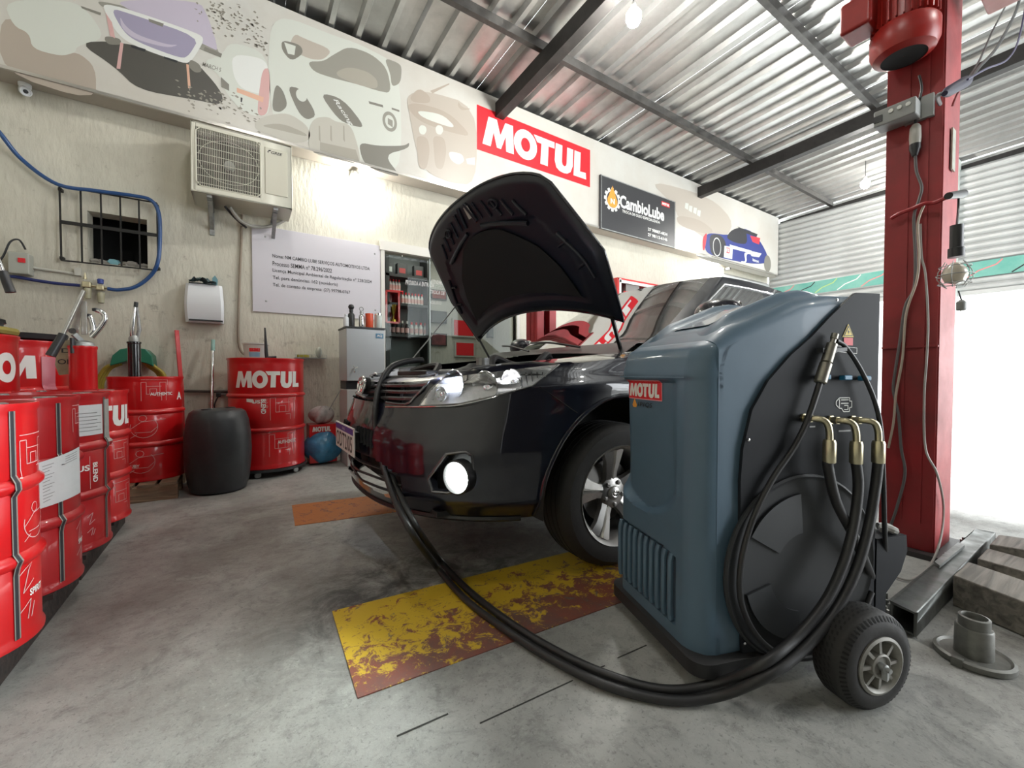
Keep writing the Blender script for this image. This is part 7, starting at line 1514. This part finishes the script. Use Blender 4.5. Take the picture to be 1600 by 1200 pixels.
for k, px_ in enumerate((607, 628, 654)):
    p = onY(px_, 422, ys_-.03); B = MB().box((p.x, ys_, lvls[0]+.018+.09), (.15, .09, .18)).build('oil_can', mat('black_can', (.02, .02, .022), .35), bevel=.01); tag(B, ('black oil can at the left end of the top office shelf', 'black oil can in the middle of the top office shelf', 'black oil can at the right end of the top office shelf')[k], 'can', 'black cans on the top office shelf')
    print_obj('label', polygeo([(-.045, -.05), (.045, -.05), (.045, .02), (-.045, .02)]), flat((p.x, ys_-.047, lvls[0]+.11), (1, 0, 0), (0, 0, 1)), mat('dim_red', (.35, .03, .03), .5) if k else M_steel, B)
def sbot(x, z, r, h, cm, lm, label, grp):
    b = empty('oil_bottle', (x, ys_-.03, z), label, 'bottle', grp); T = Matrix.Translation((x, ys_-.03, z)); MB().lathe([(r, 0), (r, h*.62), (r*.45, h*.78), (r*.4, h*.82)], 14, T).build('body', cm, b, smooth=True); MB().lathe([(r*.5, h*.82), (r*.5, h)], 12, T).build('cap', M_redp if cm != M_sh else M_white, b)
    MB().lathe([(r*1.03, h*.15), (r*1.03, h*.5)], 14, T).build('label_band', lm, b); return b
M_bw = mat('bottle_pale', (.58, .57, .55), .35); M_ylb = mat('pink_label', (.60, .35, .33), .5)
for k in range(5): sbot(onY(604+4.6*k, 445, ys_).x, lvls[0]-.20, .022, .16, M_bw, M_ylb, 'pale bottle under the top office shelf, %s of five' % ('first', 'second', 'third', 'fourth', 'fifth')[k], 'pale bottles beneath the top office shelf')
MB().box((onY(612, 450, ys_).x, ys_-.02, lvls[0]-.21), (.28, .14, .018)).build('small_board', M_redp, SU)
for k in range(7): sbot(onY(628+5.0*k, 470, ys_).x, lvls[1]+.018, .022, .17, M_bw, M_ylb, 'pale bottle on the middle office shelf, %s from the left' % ('first', 'second', 'third', 'fourth', 'fifth', 'sixth', 'seventh')[k], 'pale bottles on the middle office shelf')
for k in range(9): sbot(onY(606+7.2*k, 515, ys_).x, lvls[2]+.018, .027, .20 if k < 5 else .19, M_sh if k < 5 else M_bw, M_ylb, '%s bottle on the bottom office shelf, %s from the left' % ('black' if k < 5 else 'pale', ('first', 'second', 'third', 'fourth', 'fifth', 'sixth', 'seventh', 'eighth', 'ninth')[k]), 'bottles on the bottom office shelf')
a, b = onY(602, 455, ys_-.1), onY(622, 505, ys_-.1); RB = empty('red_display_box', ((a.x+b.x)/2, ys_-.05, (a.z+b.z)/2), 'red display cube with a gold cup on the office shelf', 'box'); MB().box(((a.x+b.x)/2, ys_+.02, (a.z+b.z)/2), (b.x-a.x, .04, a.z-b.z)).build('back', M_drumd, RB)
for s_ in (-1, 1): MB().box(((a.x+b.x)/2+s_*(b.x-a.x)/2, ys_-.05, (a.z+b.z)/2), (.025, .2, a.z-b.z)).build('side', M_drum, RB); MB().box(((a.x+b.x)/2, ys_-.05, (a.z+b.z)/2+s_*(a.z-b.z)/2), (b.x-a.x, .2, .025)).build('side', M_drum, RB)
o = MB().lathe([(.045, 0), (.045, .03), (.012, .05), (.010, .09), (.03, .13), (.055, .24), (.052, .24), (.02, .13)], 18, Matrix.Translation(((a.x+b.x)/2+.03, ys_-.08, b.z+.014)), cap=False).build('trophy_cup', mat('gold', (.65, .45, .08), .25, .9), smooth=True); tag(o, 'gold trophy cup inside the red display cube', 'trophy')
def framed(px0, py0, px1, py1, m, label, fm=None, Y=OF-.02):
    a, b = onY(px0, py0, Y), onY(px1, py1, Y); z0, z1 = b.z, a.z; F = empty('picture_frame', ((a.x+b.x)/2, Y, (z0+z1)/2), label, 'picture', 'framed pictures in the office'); MB().box(((a.x+b.x)/2, Y, (z0+z1)/2), (b.x-a.x, .02, z1-z0)).build('frame', fm or M_sh, F); MB().box(((a.x+b.x)/2, Y-.011, (z0+z1)/2), ((b.x-a.x)*.84, .004, (z1-z0)*.82)).build('print', m, F); return F
M_ph = mat('grey_photo', (.16, .17, .18), .4, var=.6, vscale=15); framed(673, 452, 698, 469, mat('dull_red_photo', (.30, .06, .05), .5, var=.5, vscale=12), 'small frame highest beside the shelf unit in the office'); framed(672, 485, 698, 506, M_ph, 'small grey photo frame in the middle beside the shelf unit'); framed(672, 520, 698, 541, mat('photo_red_grey', (.22, .06, .07), .5, var=.6, vscale=10), 'small frame lowest beside the shelf unit')
M_fr = mat('silver_frame', (.45, .45, .43), .4); framed(706, 497, 742, 528, M_redp, 'large red poster in a silver frame seen under the bonnet edge', M_fr); framed(710, 533, 742, 558, M_redp, 'large red poster in a silver frame, the lower one', M_fr); framed(760, 500, 800, 530, M_ph, 'grey poster frame behind the bonnet hinge', M_sh)
# red wall cabinet right of the bonnet and red display behind the windscreen
a, b = onY(965, 432, 4.28), onY(1100, 470, 4.28); CB2 = empty('tool_cabinet', ((a.x+b.x)/2, 4.4, 1.9), 'red open wall cabinet with white rim right of the bonnet', 'cabinet')
cx0, cx1 = onY(966, 440, 4.28).x, onY(1066, 455, 4.28).x; cz1 = onY(966, 435, 4.28).z; cz0 = cz1-.55; cxm = (cx0+cx1)/2
MB().box((cxm, YW-.02, (cz0+cz1)/2), (cx1-cx0, .02, cz1-cz0)).build('back', M_dark, CB2)
for c_, d_ in (((cxm, 4.41, cz1), (cx1-cx0, .26, .03)), ((cxm, 4.41, cz0), (cx1-cx0, .26, .03)), ((cx0, 4.41, (cz0+cz1)/2), (.03, .26, cz1-cz0+.03)), ((cx1, 4.41, (cz0+cz1)/2), (.03, .26, cz1-cz0+.03))): MB().box(c_, d_).build('panel', M_drum, CB2)
for c_, d_ in (((cxm, 4.275, cz1-.035), (cx1-cx0-.04, .012, .04)), ((cx0+.035, 4.275, (cz0+cz1)/2), (.04, .012, cz1-cz0))): MB().box(c_, d_).build('white_rim', M_white, CB2)
MB().box((cxm, 4.42, cz0+.28), (cx1-cx0-.04, .22, .02)).build('shelf_board', M_drum, CB2); MB().box((cx0+.35, 4.36, cz0+.40), (.30, .10, .20)).build('stacked_box', mat('dim_box', (.22, .20, .19), .6), CB2)
print_obj('lettering', shift(LOGO, 0, 0, .22/4, .05), flat((cx0+.10, 4.27, cz1-.22), (1, 0, 0), (0, 0, 1)), M_redp, CB2)
